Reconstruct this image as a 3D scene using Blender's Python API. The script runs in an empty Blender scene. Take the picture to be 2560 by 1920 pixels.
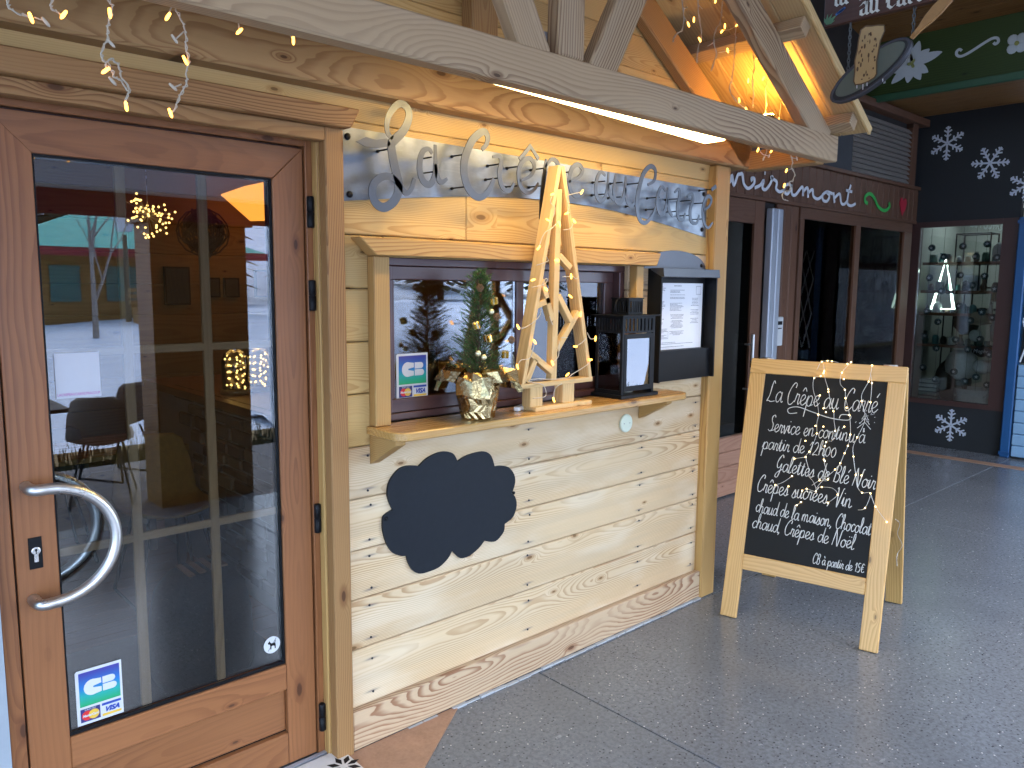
import bpy, bmesh, math, random
from mathutils import Vector, Matrix
random.seed(7)
R = math.radians
scene = bpy.context.scene
col = scene.collection
# ------------------------------------------------------------------ camera
cam_d = bpy.data.cameras.new('camera')
cam = bpy.data.objects.new('camera', cam_d); col.objects.link(cam)
cam_d.sensor_width = 36.0; cam_d.lens = 1950.77/2560*36
cam_d.clip_start = 0.05; cam_d.clip_end = 2000
yaw, pitch, roll = R(42.434), R(7.0856), R(0.4518)
fwd = Vector((math.sin(yaw)*math.cos(pitch), math.cos(yaw)*math.cos(pitch), -math.sin(pitch)))
rgt = Vector((math.cos(yaw), -math.sin(yaw), 0)); upv = rgt.cross(fwd)
r2 = math.cos(roll)*rgt + math.sin(roll)*upv; u2 = -math.sin(roll)*rgt + math.cos(roll)*upv
cam.matrix_world = Matrix(((r2.x, u2.x, -fwd.x, -1.3405), (r2.y, u2.y, -fwd.y, -2.2837), (r2.z, u2.z, -fwd.z, 1.65), (0, 0, 0, 1)))
scene.camera = cam
# ------------------------------------------------------------------ world, sun, exposure
SUN_EL, SUN_AZ = R(52), R(170)          # azimuth measured clockwise from +Y
world = bpy.data.worlds.new('World'); scene.world = world; world.use_nodes = True
wn = world.node_tree; wn.nodes.clear()
wo = wn.nodes.new('ShaderNodeOutputWorld'); wb = wn.nodes.new('ShaderNodeBackground'); sk = wn.nodes.new('ShaderNodeTexSky')
sk.sky_type = 'NISHITA'; sk.sun_disc = False; sk.sun_elevation = SUN_EL; sk.sun_rotation = SUN_AZ
sk.dust_density = 1.2; sk.air_density = 1.0; sk.ozone_density = 2.2
wb.inputs['Strength'].default_value = 0.15
wn.links.new(sk.outputs[0], wb.inputs[0]); wn.links.new(wb.outputs[0], wo.inputs[0])
sun_d = bpy.data.lights.new('sun', 'SUN'); sun_d.energy = 0.5; sun_d.angle = R(120); sun_d.color = (1.0, 0.97, 0.88)
sun = bpy.data.objects.new('sun', sun_d); col.objects.link(sun)
sdir = Vector((math.sin(SUN_AZ)*math.cos(SUN_EL), math.cos(SUN_AZ)*math.cos(SUN_EL), math.sin(SUN_EL)))
sun.rotation_euler = sdir.to_track_quat('Z', 'Y').to_euler(); sun.location = (3, -6, 8)
scene.view_settings.view_transform = 'Standard'; scene.view_settings.look = 'None'
scene.view_settings.exposure = 3.0; scene.view_settings.gamma = 1.0
scene.view_settings.use_curve_mapping = False
scene.render.engine = 'CYCLES'
scene.cycles.use_denoising = True
scene.cycles.max_bounces = 8; scene.cycles.diffuse_bounces = 5; scene.cycles.glossy_bounces = 4
scene.cycles.transparent_max_bounces = 12; scene.cycles.transmission_bounces = 4
scene.cycles.sample_clamp_indirect = 6.0
scene.cycles.caustics_reflective = False; scene.cycles.caustics_refractive = False

# ------------------------------------------------------------------ material helpers
class NT:
    def __init__(s, name):
        s.m = bpy.data.materials.new(name); s.m.use_nodes = True
        s.t = s.m.node_tree; s.t.nodes.clear()
        s.out = s.t.nodes.new('ShaderNodeOutputMaterial')
    def link(s, a, b): s.t.links.new(a, b)
    def put(s, sock, v):
        if hasattr(v, 'is_output'): s.link(v, sock)
        elif v is not None: sock.default_value = v
    def node(s, typ, ins=None, **kw):
        n = s.t.nodes.new(typ)
        for k, v in kw.items(): setattr(n, k, v)
        for k, v in (ins or {}).items(): s.put(n.inputs[k], v)
        return n
    def math(s, op, a, b=0.0, c=0.0, clamp=False):
        n = s.node('ShaderNodeMath', {0: a, 1: b, 2: c}, operation=op); n.use_clamp = clamp; return n.outputs[0]
    def vec(s, op, a, b): return s.node('ShaderNodeVectorMath', {0: a, 1: b}, operation=op).outputs[0]
    def obj(s): return s.node('ShaderNodeTexCoord').outputs['Object']
    def rnd(s): return s.node('ShaderNodeObjectInfo').outputs['Random']
    def sep(s, v): return s.node('ShaderNodeSeparateXYZ', {0: v}).outputs
    def comb(s, x, y, z): return s.node('ShaderNodeCombineXYZ', {0: x, 1: y, 2: z}).outputs[0]
    def noise(s, v, scale=1.0, detail=2.0, rough=0.5): return s.node('ShaderNodeTexNoise', {'Vector': v, 'Scale': scale, 'Detail': detail, 'Roughness': rough}).outputs[0]
    def vor(s, v, scale=1.0, feature='F1'):
        return s.node('ShaderNodeTexVoronoi', {'Vector': v, 'Scale': scale}, feature=feature)
    def rng(s, v, a, b, c=0.0, d=1.0, smooth=True):
        return s.node('ShaderNodeMapRange', {0: v, 1: a, 2: b, 3: c, 4: d}, interpolation_type='SMOOTHSTEP' if smooth else 'LINEAR').outputs[0]
    def mix(s, f, a, b, blend='MIX'):
        n = s.node('ShaderNodeMix', data_type='RGBA', blend_type=blend)
        s.put(n.inputs[0], f); s.put(n.inputs[6], c4(a)); s.put(n.inputs[7], c4(b)); return n.outputs[2]
    def bump(s, h, strength=0.3, dist=0.002): return s.node('ShaderNodeBump', {'Height': h, 'Strength': strength, 'Distance': dist}).outputs[0]
    def bsdf(s, color=None, rough=0.5, metal=0.0, normal=None, spec=0.5, coat=0.0, emis=None, estr=0.0, trans=0.0, ior=None):
        b = s.node('ShaderNodeBsdfPrincipled')
        s.put(b.inputs['Base Color'], c4(color)); s.put(b.inputs['Roughness'], rough); s.put(b.inputs['Metallic'], metal)
        s.put(b.inputs['Specular IOR Level'], spec); s.put(b.inputs['Coat Weight'], coat); b.inputs['Coat Roughness'].default_value = 0.12
        if normal is not None: s.link(normal, b.inputs['Normal'])
        if emis is not None: s.put(b.inputs['Emission Color'], c4(emis)); s.put(b.inputs['Emission Strength'], estr)
        if trans: b.inputs['Transmission Weight'].default_value = trans
        if ior: b.inputs['IOR'].default_value = ior
        s.link(b.outputs[0], s.out.inputs[0]); return b
def c4(c):
    if c is None or hasattr(c, 'is_output'): return c
    return (c[0], c[1], c[2], 1.0) if len(c) == 3 else c

def plain(name, color, rough=0.5, metal=0.0, spec=0.5, var=0.08, coat=0.0, scale=6.0, bump=0.0):
    s = NT(name); p = s.obj()
    n1 = s.noise(p, scale, 4, 0.6); n2 = s.noise(p, scale*9, 3, 0.6)
    f = s.math('ADD', s.math('MULTIPLY', n1, 1.2*var*2), s.math('MULTIPLY', n2, 0.8*var*2))
    f = s.math('ADD', f, 1.0-2.0*var)
    c = s.mix(1.0, color, s.comb(f, f, f), 'MULTIPLY')
    rg = s.math('ADD', s.math('MULTIPLY', s.math('SUBTRACT', n1, 0.5), 0.25), rough, clamp=True)
    s.bsdf(c, rg, metal, s.bump(n2, bump, 0.002) if bump else None, spec, coat); return s.m
def emit(name, color, strength):
    s = NT(name); e = s.node('ShaderNodeEmission', {0: c4(color), 1: strength}); s.link(e.outputs[0], s.out.inputs[0]); return s.m
def glass(name, tint=(1, 1, 1), base=0.06, ior=1.6, rough=0.0, dirt=0.0):
    s = NT(name)
    fr = s.node('ShaderNodeFresnel', {0: ior}).outputs[0]
    fac = s.math('ADD', fr, base, clamp=True)
    tr = s.node('ShaderNodeBsdfTransparent', {0: c4(tint)}); gl = s.node('ShaderNodeBsdfGlossy', {0: (1, 1, 1, 1), 1: rough})
    mx = s.node('ShaderNodeMixShader', {0: fac}); s.link(tr.outputs[0], mx.inputs[1]); s.link(gl.outputs[0], mx.inputs[2])
    s.link(mx.outputs[0], s.out.inputs[0]); return s.m

def wood(name, base, ring, rough=0.55, freq=95.0, ringamt=0.8, knots=0.6, fine=0.16, spec=0.3, coat=0.0, vary=0.12, knotcol=None, nails=None, warp=1.0, mottled=0.0, grey=0.0, cath=0.16, sharp=0.25):
    """plain-sawn timber: local X runs along the board, local Z across it"""
    s = NT(name); o = s.obj(); rn = s.rnd(); x, y, z = s.sep(o)
    r7 = s.math('FRACT', s.math('MULTIPLY', rn, 7.31)); r13 = s.math('FRACT', s.math('MULTIPLY', rn, 13.7))
    xs = s.math('ADD', x, s.math('MULTIPLY', rn, 41.0))
    p = s.comb(xs, y, s.math('ADD', z, s.math('MULTIPLY', r7, 9.0)))
    lo = s.noise(s.comb(s.math('MULTIPLY', xs, 1.1), s.math('MULTIPLY', r7, 20.0), 0.0), 1.0, 1.0)
    y0 = s.math('ADD', s.math('MULTIPLY', s.math('SUBTRACT', lo, 0.5), cath), s.math('ADD', s.math('MULTIPLY', r7, 0.05), 0.015))
    z0 = s.math('MULTIPLY', s.math('SUBTRACT', r13, 0.5), 0.16)
    dy = s.math('SUBTRACT', y, y0); dz = s.math('SUBTRACT', z, z0)
    rr = s.math('SQRT', s.math('ADD', s.math('MULTIPLY', dy, dy), s.math('MULTIPLY', dz, dz)))
    w1 = s.noise(s.vec('MULTIPLY', p, (2.2, 11, 11)), 1.0, 3.0, 0.55)
    rr = s.math('ADD', rr, s.math('MULTIPLY', s.math('SUBTRACT', w1, 0.5), 0.030*warp))
    px_, py_, pz_ = s.sep(p); kv = s.vor(s.comb(s.math('MULTIPLY', px_, 3.4), s.math('MULTIPLY', pz_, 8.5), 0.0), 1.0); kv.voronoi_dimensions = '2D'; kd = kv.outputs['Distance']
    krand, kr2, _b = s.sep(kv.outputs['Color']); kd = s.math('MULTIPLY', kd, s.math('ADD', 0.75, s.math('MULTIPLY', kr2, 1.6)))
    kon = s.rng(krand, 1.0-knots-0.02, 1.0-knots+0.02)
    kb = s.math('MULTIPLY', s.math('EXPONENT', s.math('MULTIPLY', s.math('MULTIPLY', kd, kd), -22.0)), kon)
    rr = s.math('ADD', rr, s.math('MULTIPLY', kb, 0.024))
    fq = s.math('MULTIPLY', rr, freq)
    st = s.math('FRACT', fq)
    line = s.math('MULTIPLY', s.rng(st, sharp, 0.88), s.rng(st, 1.0, 0.93))
    amt = s.rng(s.noise(s.vec('MULTIPLY', p, (0.9, 4, 4)), 1.0, 1.0), 0.32, 0.62, 0.25, 1.0)
    line = s.math('MULTIPLY', s.math('MULTIPLY', line, amt), ringamt)
    c = s.mix(line, base, ring)
    fs = s.noise(s.vec('MULTIPLY', p, (5, 260, 260)), 1.0, 2.0, 0.6)
    big = s.noise(s.vec('MULTIPLY', p, (1.3, 6, 6)), 1.0, 3.0, 0.6)
    val = s.math('ADD', 1.0-fine*0.5-vary*1.0, s.math('MULTIPLY', fs, fine))
    val = s.math('ADD', val, s.math('MULTIPLY', big, vary*1.2))
    val = s.math('ADD', val, s.math('MULTIPLY', rn, vary*0.8))
    c = s.mix(1.0, c, s.comb(val, val, val), 'MULTIPLY')
    if mottled: c = s.mix(s.rng(s.noise(s.vec('MULTIPLY', p, (2.5, 9, 9)), 1.0, 3), 0.45, 0.7, 0, mottled), c, (0.79, 0.69, 0.52))
    if grey: c = s.mix(s.rng(s.noise(s.vec('MULTIPLY', p, (1.0, 14, 14)), 1.0, 3), 0.4, 0.75, 0, grey), c, (0.45, 0.36, 0.25))
    kc = knotcol or tuple(v*0.45 for v in ring)
    core = s.math('MULTIPLY', s.rng(kd, 0.085, 0.05), kon); halo = s.math('MULTIPLY', s.rng(kd, 0.20, 0.09, 0, 0.6), kon)
    c = s.mix(halo, c, ring); c = s.mix(s.math('MULTIPLY', core, 0.9), c, kc)
    if nails:   # dark iron stains bleeding along the grain either side of the nail heads
        tot = None
        for nx in nails:
            d = s.math('SUBTRACT', x, nx); wob = s.math('MULTIPLY', s.math('SUBTRACT', w1, 0.5), 0.02)
            gx = s.math('EXPONENT', s.math('MULTIPLY', s.math('MULTIPLY', d, d), -1500.0))
            az = s.math('SUBTRACT', s.math('ABSOLUTE', z), 0.062); az = s.math('ADD', az, wob)
            gz = s.math('EXPONENT', s.math('MULTIPLY', s.math('MULTIPLY', az, az), -60000.0))
            g = s.math('MULTIPLY', gx, gz); tot = g if tot is None else s.math('MAXIMUM', tot, g)
        c = s.mix(s.math('MULTIPLY', tot, 0.7), c, (0.10, 0.095, 0.115))
    hgt = s.math('SUBTRACT', s.math('MULTIPLY', fs, 0.5), s.math('MULTIPLY', line, 0.5))
    rg = s.math('ADD', s.math('MULTIPLY', s.math('SUBTRACT', fs, 0.5), 0.2), rough, clamp=True)
    s.bsdf(c, rg, 0.0, s.bump(hgt, 0.25, 0.0012), spec, coat); return s.m

# ------------------------------------------------------------------ geometry helpers
class G:
    def __init__(s): s.v = []; s.f = []
    def add(s, vs, fs):
        k = len(s.v); s.v += [Vector(p) for p in vs]; s.f += [tuple(i+k for i in f) for f in fs]; return s
    def box(s, x0, x1, y0, y1, z0, z1, M=None):
        vs = [Vector((x, y, z)) for x in (x0, x1) for y in (y0, y1) for z in (z0, z1)]
        if M: vs = [M @ v for v in vs]
        return s.add(vs, [(0, 1, 3, 2), (4, 6, 7, 5), (0, 4, 5, 1), (2, 3, 7, 6), (0, 2, 6, 4), (1, 5, 7, 3)])
    def prism(s, pts, ext):
        pts = [Vector(p) for p in pts]; e = Vector(ext); n = len(pts)
        return s.add(pts+[p+e for p in pts], [tuple(range(n)), tuple(range(2*n-1, n-1, -1))]+[(i, (i+1) % n, n+(i+1) % n, n+i) for i in range(n)])
    def poly(s, pts): return s.add(pts, [tuple(range(len(pts)))])
    def tube(s, pts, r, n=6, closed=False):
        pts = [Vector(p) for p in pts]; m = len(pts); rs = r if isinstance(r, (list, tuple)) else [r]*m
        vs = []; prev = None
        for i, p in enumerate(pts):
            a = pts[(i-1) % m] if (closed or i > 0) else p; b = pts[(i+1) % m] if (closed or i < m-1) else p
            t = (b-a); t = t.normalized() if t.length > 1e-9 else Vector((0, 0, 1))
            if prev is None:
                h = Vector((0, 0, 1)) if abs(t.z) < 0.9 else Vector((1, 0, 0)); nrm = t.cross(h).normalized()
            else:
                nrm = prev - t*prev.dot(t); nrm = nrm.normalized() if nrm.length > 1e-6 else t.orthogonal().normalized()
            prev = nrm; bn = t.cross(nrm)
            vs += [p + (nrm*math.cos(2*math.pi*k/n)+bn*math.sin(2*math.pi*k/n))*rs[i] for k in range(n)]
        fs = []
        for i in range(m if closed else m-1):
            j = (i+1) % m
            fs += [(i*n+k, i*n+(k+1) % n, j*n+(k+1) % n, j*n+k) for k in range(n)]
        if not closed: fs += [tuple(range(n))[::-1], tuple(range((m-1)*n, m*n))]
        return s.add(vs, fs)
    def lathe(s, prof, c=(0, 0, 0), n=16, M=None):
        c = Vector(c); vs = []; m = len(prof)
        for r, z in prof: vs += [Vector((r*math.cos(2*math.pi*k/n), r*math.sin(2*math.pi*k/n), z)) for k in range(n)]
        if M: vs = [M @ v for v in vs]
        vs = [v+c for v in vs]
        fs = [(i*n+k, i*n+(k+1) % n, (i+1)*n+(k+1) % n, (i+1)*n+k) for i in range(m-1) for k in range(n)]
        return s.add(vs, fs+[tuple(range(n))[::-1], tuple(range((m-1)*n, m*n))])
    def ball(s, c, r, n=8, m=6, sq=(1, 1, 1)):
        c = Vector(c); vs = [c+Vector((0, 0, r*sq[2]))]
        for i in range(1, m):
            a = math.pi*i/m
            vs += [c+Vector((r*sq[0]*math.sin(a)*math.cos(2*math.pi*k/n), r*sq[1]*math.sin(a)*math.sin(2*math.pi*k/n), r*sq[2]*math.cos(a))) for k in range(n)]
        vs.append(c-Vector((0, 0, r*sq[2]))); fs = [(0, 1+k, 1+(k+1) % n) for k in range(n)]
        for i in range(m-2): fs += [(1+i*n+k, 1+(i+1)*n+k, 1+(i+1)*n+(k+1) % n, 1+i*n+(k+1) % n) for k in range(n)]
        L = len(vs)-1; fs += [(L, 1+(m-2)*n+(k+1) % n, 1+(m-2)*n+k) for k in range(n)]
        return s.add(vs, fs)
    def ribbon(s, pts, w, nrm, thick=0.0):
        """flat band of width w (number or list) following pts in the plane with normal nrm"""
        pts = [Vector(p) for p in pts]; nrm = Vector(nrm).normalized(); m = len(pts); ws = w if isinstance(w, (list, tuple)) else [w]*m
        A = []; B = []
        for i, p in enumerate(pts):
            t = pts[min(i+1, m-1)]-pts[max(i-1, 0)]
            t = t.normalized() if t.length > 1e-9 else Vector((1, 0, 0)); d = nrm.cross(t).normalized()*ws[i]*0.5
            A.append(p+d); B.append(p-d)
        if not thick: return s.add(A+B, [(i, i+1, m+i+1, m+i) for i in range(m-1)])
        e = nrm*thick; vs = A+B+[p-e for p in A]+[p-e for p in B]; fs = []
        for i in range(m-1):
            fs += [(i, i+1, m+i+1, m+i), (2*m+i, 3*m+i, 3*m+i+1, 2*m+i+1), (i, 2*m+i, 2*m+i+1, i+1), (m+i, m+i+1, 3*m+i+1, 3*m+i)]
        fs += [(0, m, 3*m, 2*m), (m-1, 3*m-1, 4*m-1, 2*m-1)]
        return s.add(vs, fs)
def smooth_pts(pts, k=6):
    P = [Vector(p) for p in pts]
    if len(P) < 3: return P
    out = []
    for i in range(len(P)-1):
        p0 = P[max(i-1, 0)]; p1 = P[i]; p2 = P[i+1]; p3 = P[min(i+2, len(P)-1)]
        for j in range(k):
            t = j/k
            out.append(0.5*((2*p1)+(p2-p0)*t+(2*p0-5*p1+4*p2-p3)*t*t+(3*p1-p0-3*p2+p3)*t*t*t))
    return out+[P[-1]]

def fin(o, parent):
    col.objects.link(o)
    if parent is not None:
        o.parent = parent; o.matrix_parent_inverse = WM[parent.name].inverted()
    return o
WM = {}
def make_mesh(name, vs, fs, mat, smooth=False, bevel=0.0, recalc=True, seg=1):
    me = bpy.data.meshes.new(name); bm = bmesh.new()
    bv = [bm.verts.new(v) for v in vs]
    for f in fs:
        try: bm.faces.new([bv[i] for i in f])
        except ValueError: pass
    if recalc: bmesh.ops.recalc_face_normals(bm, faces=bm.faces)
    if bevel: bmesh.ops.bevel(bm, geom=[e for e in bm.edges], offset=bevel, segments=seg, affect='EDGES', profile=0.6, clamp_overlap=True)
    bm.to_mesh(me); bm.free()
    if smooth:
        for p in me.polygons: p.use_smooth = True
    me.materials.append(mat); return me
def obj(name, g, mat, parent=None, smooth=False, bevel=0.0, org=None, recalc=True):
    """one mesh object from world-space geometry; its origin sits at org, its parent's origin or its own base"""
    if org is None:
        xs = [v.x for v in g.v]; ys = [v.y for v in g.v]; zs = [v.z for v in g.v]
        org = Vector(((min(xs)+max(xs))/2, (min(ys)+max(ys))/2, min(zs)))
    org = Vector(org)
    me = make_mesh(name, [v-org for v in g.v], g.f, mat, smooth, bevel, recalc)
    o = bpy.data.objects.new(name, me); fin(o, parent); o.location = org; WM[o.name] = Matrix.Translation(org); return o
def link_mesh(name, me, M, parent=None):
    o = bpy.data.objects.new(name, me); fin(o, parent); o.matrix_basis = M; WM[o.name] = M.copy(); return o
BC = {}
def board(name, p0, p1, w, t, mat, parent=None, up=(0, 0, 1), bevel=0.0025):
    """squared timber from p0 to p1 (centre line); w along 'up', t across; grain runs along its local X"""
    p0, p1 = Vector(p0), Vector(p1); L = (p1-p0).length; X = (p1-p0).normalized(); Z = Vector(up); Z = (Z-X*Z.dot(X)).normalized(); Y = Z.cross(X)
    key = (round(L, 4), round(w, 4), round(t, 4), mat.name, bevel)
    if key not in BC:
        g = G().box(-L/2, L/2, -t/2, t/2, -w/2, w/2); BC[key] = make_mesh(name, g.v, g.f, mat, False, min(bevel, w*0.2, t*0.2))
    c = (p0+p1)/2
    M = Matrix(((X.x, Y.x, Z.x, c.x), (X.y, Y.y, Z.y, c.y), (X.z, Y.z, Z.z, c.z), (0, 0, 0, 1)))
    return link_mesh(name, BC[key], M, parent)
def bx(name, x0, x1, y0, y1, z0, z1, mat, parent=None, axis='x', bevel=0.0025):
    a, b, c = (x0+x1)/2, (y0+y1)/2, (z0+z1)/2
    if axis == 'x': return board(name, (x0, b, c), (x1, b, c), z1-z0, y1-y0, mat, parent, (0, 0, 1), bevel)
    if axis == 'z': return board(name, (a, b, z0), (a, b, z1), x1-x0, y1-y0, mat, parent, (1, 0, 0), bevel)
    return board(name, (a, y0, c), (a, y1, c), z1-z0, x1-x0, mat, parent, (0, 0, 1), bevel)
def tag(o, label, cat, group=None):
    o['label'] = label; o['category'] = cat
    if group: o['group'] = group
    return o
def thing(name, loc, label, cat, group=None):
    o = bpy.data.objects.new(name, None); col.objects.link(o); o.location = loc; o.empty_display_size = 0.05
    WM[o.name] = Matrix.Translation(Vector(loc)); return tag(o, label, cat, group)
def setting(o): o['kind'] = 'structure'; return o
def copy_tree(src, parent=None):
    c = src.copy(); col.objects.link(c); WM[c.name] = WM[src.name].copy()
    if parent is not None: c.parent = parent
    for ch in list(src.children): copy_tree(ch, c)
    return c
def text_mesh(name, body, size, mat, M, parent=None, align='CENTER', ext=0.0, shear=0.0, bold=0.0, sx=1.0):
    cu = bpy.data.curves.new(name, 'FONT'); cu.body = body; cu.size = size; cu.align_x = align; cu.extrude = ext; cu.shear = shear; cu.offset = bold
    cu.resolution_u = 3
    o = bpy.data.objects.new(name+'_c', cu); col.objects.link(o)
    dg = bpy.context.evaluated_depsgraph_get(); me = bpy.data.meshes.new_from_object(o.evaluated_get(dg))
    bpy.data.objects.remove(o); bpy.data.curves.remove(cu)
    for v in me.vertices: v.co.x *= sx
    me.name = name; me.materials.clear(); me.materials.append(mat)
    return link_mesh(name, me, M, parent)
def frame(o, u, v):
    u, v = Vector(u).normalized(), Vector(v).normalized(); n = u.cross(v)
    return Matrix(((u.x, v.x, n.x, o[0]), (u.y, v.y, n.y, o[1]), (u.z, v.z, n.z, o[2]), (0, 0, 0, 1)))
# ------------------------------------------------------------------ materials
M_plank = wood('spruce_plank', (0.66, 0.49, 0.29), (0.38, 0.195, 0.072), 0.6, 190, 0.75, 0.36, warp=0.42, cath=0.13, sharp=0.4, nails=[0.1-1.06, 0.88-1.06, 1.63-1.06, 2.075-1.06], mottled=0.4, grey=0.3, vary=0.2)
M_plank2 = wood('spruce_plank_clean', (0.565, 0.38, 0.15), (0.36, 0.19, 0.055), 0.6, 190, 0.6, 0.36, warp=0.4, cath=0.10, sharp=0.4, vary=0.16)
M_plinth = wood('larch_plinth', (0.54, 0.385, 0.235), (0.24, 0.095, 0.04), 0.65, 85, 1.0, 0.25, grey=0.45, warp=1.3, cath=0.42, sharp=0.35)
M_beam = wood('larch_beam', (0.395, 0.24, 0.10), (0.195, 0.085, 0.028), 0.6, 120, 0.85, 0.07, warp=0.7, cath=0.22, sharp=0.4)
M_post = wood('larch_post', (0.33, 0.178, 0.068), (0.16, 0.062, 0.02), 0.6, 140, 0.85, 0.2, warp=0.7, cath=0.16, sharp=0.4)
M_truss = wood('weathered_larch', (0.44, 0.31, 0.175), (0.18, 0.10, 0.052), 0.7, 95, 0.95, 0.1, warp=0.8, grey=0.2, cath=0.40, sharp=0.3)
M_roofb = wood('roof_board', (0.52, 0.36, 0.17), (0.35, 0.19, 0.07), 0.6, 80, 0.6, 0.3)
M_casing = wood('casing_wood', (0.47, 0.285, 0.10), (0.27, 0.12, 0.036), 0.55, 150, 0.75, 0.35, warp=0.5, cath=0.12, sharp=0.4)
M_shelf = wood('varnished_shelf', (0.50, 0.29, 0.09), (0.33, 0.16, 0.05), 0.28, 60, 0.6, 0.25, spec=0.5, coat=0.35)
M_door = wood('golden_oak_laminate', (0.27, 0.108, 0.040), (0.155, 0.054, 0.02), 0.38, 75, 0.6, 0.2, fine=0.3, spec=0.45, vary=0.2)
M_munt = wood('muntin_wood', (0.34, 0.19, 0.08), (0.22, 0.11, 0.04), 0.5, 70, 0.5, 0.0)
M_wframe = wood('burgundy_window_frame', (0.085, 0.036, 0.032), (0.06, 0.025, 0.024), 0.35, 60, 0.5, 0.0, spec=0.5, coat=0.2)
M_pine = wood('fresh_pine', (0.66, 0.46, 0.21), (0.48, 0.29, 0.10), 0.55, 90, 0.6, 0.2)
M_aboard = wood('varnished_pine', (0.60, 0.36, 0.125), (0.42, 0.225, 0.06), 0.42, 95, 0.7, 0.25, spec=0.45, coat=0.15)
M_mir = wood('brown_stained_board', (0.135, 0.064, 0.036), (0.09, 0.038, 0.02), 0.5, 80, 0.5, 0.1, vary=0.2)
M_mirlow = wood('reddish_step_board', (0.36, 0.19, 0.12), (0.26, 0.12, 0.07), 0.5, 70, 0.6, 0.1)
M_ceil = wood('dark_ceiling_board', (0.25, 0.125, 0.042), (0.15, 0.066, 0.02), 0.5, 60, 0.7, 0.25)
M_black = plain('black_painted_metal', (0.006, 0.0065, 0.008), 0.5, 0.0, 0.2, 0.1)
M_blackboard = plain('blackboard_paint', (0.010, 0.010, 0.010), 0.6, 0, 0.2, 0.15)
M_cloud = plain('slate_cloud_paint', (0.012, 0.015, 0.020), 0.55, 0, 0.22, 0.22, scale=5)
M_alu = plain('aluminium_profile', (0.42, 0.45, 0.50), 0.45, 0.4, 0.5, 0.05)
M_dark = plain('dark_gap', (0.015, 0.012, 0.01), 0.9, 0, 0.1)
M_seal = plain('grey_sealant', (0.24, 0.23, 0.24), 0.7)
M_white = plain('white_paint', (0.80, 0.80, 0.80), 0.5, var=0.04)
M_print = plain('white_print', (0.60, 0.62, 0.64), 0.55, var=0.03)
M_warm = emit('warm_led', (1.0, 0.40, 0.05), 1.5)
M_warm2 = emit('tiny_warm_led', (1.0, 0.66, 0.24), 1.6)
M_ledbar = emit('led_diffuser', (1.0, 0.70, 0.27), 4.4)
M_glass = glass('clear_pane', (0.94, 0.96, 0.95), 0.05, 1.55)
M_doorglass = glass('door_pane', (0.80, 0.84, 0.86), 0.045, 1.45)
M_cable = plain('clear_pvc_cable', (0.52, 0.47, 0.37), 0.3, 0, 0.5, 0.05)
def steel(name, c=(0.62, 0.63, 0.65), r=0.28, patch=0.0):
    s = NT(name); p = s.obj(); n = s.noise(s.vec('MULTIPLY', p, (1, 1, 9)), 14, 5, 0.65); n2 = s.noise(p, 5, 4, 0.6)
    cc = s.mix(s.rng(n2, 0.38, 0.66, 0, patch), c, tuple(v*0.42 for v in c)); cc = s.mix(s.rng(n, 0.5, 0.75, 0, 0.35), cc, tuple(min(1, v*1.25) for v in c))
    s.bsdf(cc, s.rng(n2, 0.3, 0.7, r, r+0.18), 1.0, s.bump(n, 0.08, 0.001)); return s.m
M_steel = steel('brushed_stainless', (0.60, 0.59, 0.57), 0.24)
M_galv = steel('hot_rolled_steel_plate', (0.20, 0.222, 0.255), 0.30, 0.6)
M_letter = steel('cut_steel_letter', (0.10, 0.11, 0.128), 0.34, 0.3)
def concrete(name, c, c2, speck=1.0, rough=0.30):
    s = NT(name); p = s.node('ShaderNodeNewGeometry').outputs['Position']
    n1 = s.noise(p, 1.6, 5, 0.6); n2 = s.noise(p, 60, 4, 0.65); n3 = s.noise(p, 9, 5, 0.65)
    cc = s.mix(s.rng(n1, 0.3, 0.7), c, c2); cc = s.mix(s.rng(n3, 0.3, 0.75, 0, 0.22), cc, tuple(v*0.75 for v in c)); cc = s.mix(s.rng(n2, 0.38, 0.66, 0, 0.7), cc, tuple(v*0.5 for v in c))
    v1 = s.vor(p, 110); m1 = s.math('MULTIPLY', s.rng(v1.outputs['Distance'], 0.32, 0.2), s.rng(s.sep(v1.outputs['Color'])[0], 0.88, 0.92))
    cc = s.mix(s.math('MULTIPLY', m1, 0.4*speck), cc, (0.36, 0.36, 0.35))
    v2 = s.vor(p, 75); m2 = s.math('MULTIPLY', s.rng(v2.outputs['Distance'], 0.34, 0.22), s.rng(s.sep(v2.outputs['Color'])[1], 0.72, 0.8))
    cc = s.mix(s.math('MULTIPLY', m2, 0.8*speck), cc, (0.025, 0.025, 0.027))
    v3 = s.vor(p, 38); m3 = s.math('MULTIPLY', s.rng(v3.outputs['Distance'], 0.14, 0.09), s.rng(s.sep(v3.outputs['Color'])[2], 0.76, 0.80))
    cc = s.mix(s.math('MULTIPLY', m3, speck), cc, (0.55, 0.54, 0.51))
    scr = s.noise(s.vec('MULTIPLY', p, (2.0, 30, 1)), 1.5, 4, 0.7)
    st_ = s.noise(s.vec('MULTIPLY', p, (1.0, 0.7, 1)), 0.9, 5, 0.7); cc = s.mix(s.rng(st_, 0.5, 0.72, 0, 0.45), cc, tuple(v*0.6 for v in c))
    sc2 = s.noise(s.vec('MULTIPLY', s.vec('ADD', p, (3.1, 1.7, 0)), (26, 3.2, 1)), 1.0, 3, 0.6); cc = s.mix(s.rng(sc2, 0.66, 0.76, 0, 0.30), cc, (0.30, 0.31, 0.32))
    rg = s.math('ADD', s.rng(n3, 0.3, 0.7, rough-0.03, rough+0.05), s.math('MULTIPLY', s.math('SUBTRACT', scr, 0.5), 0.06), clamp=True)
    s.bsdf(cc, rg, 0, s.bump(n2, 0.12, 0.001), 0.5); return s.m
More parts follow.
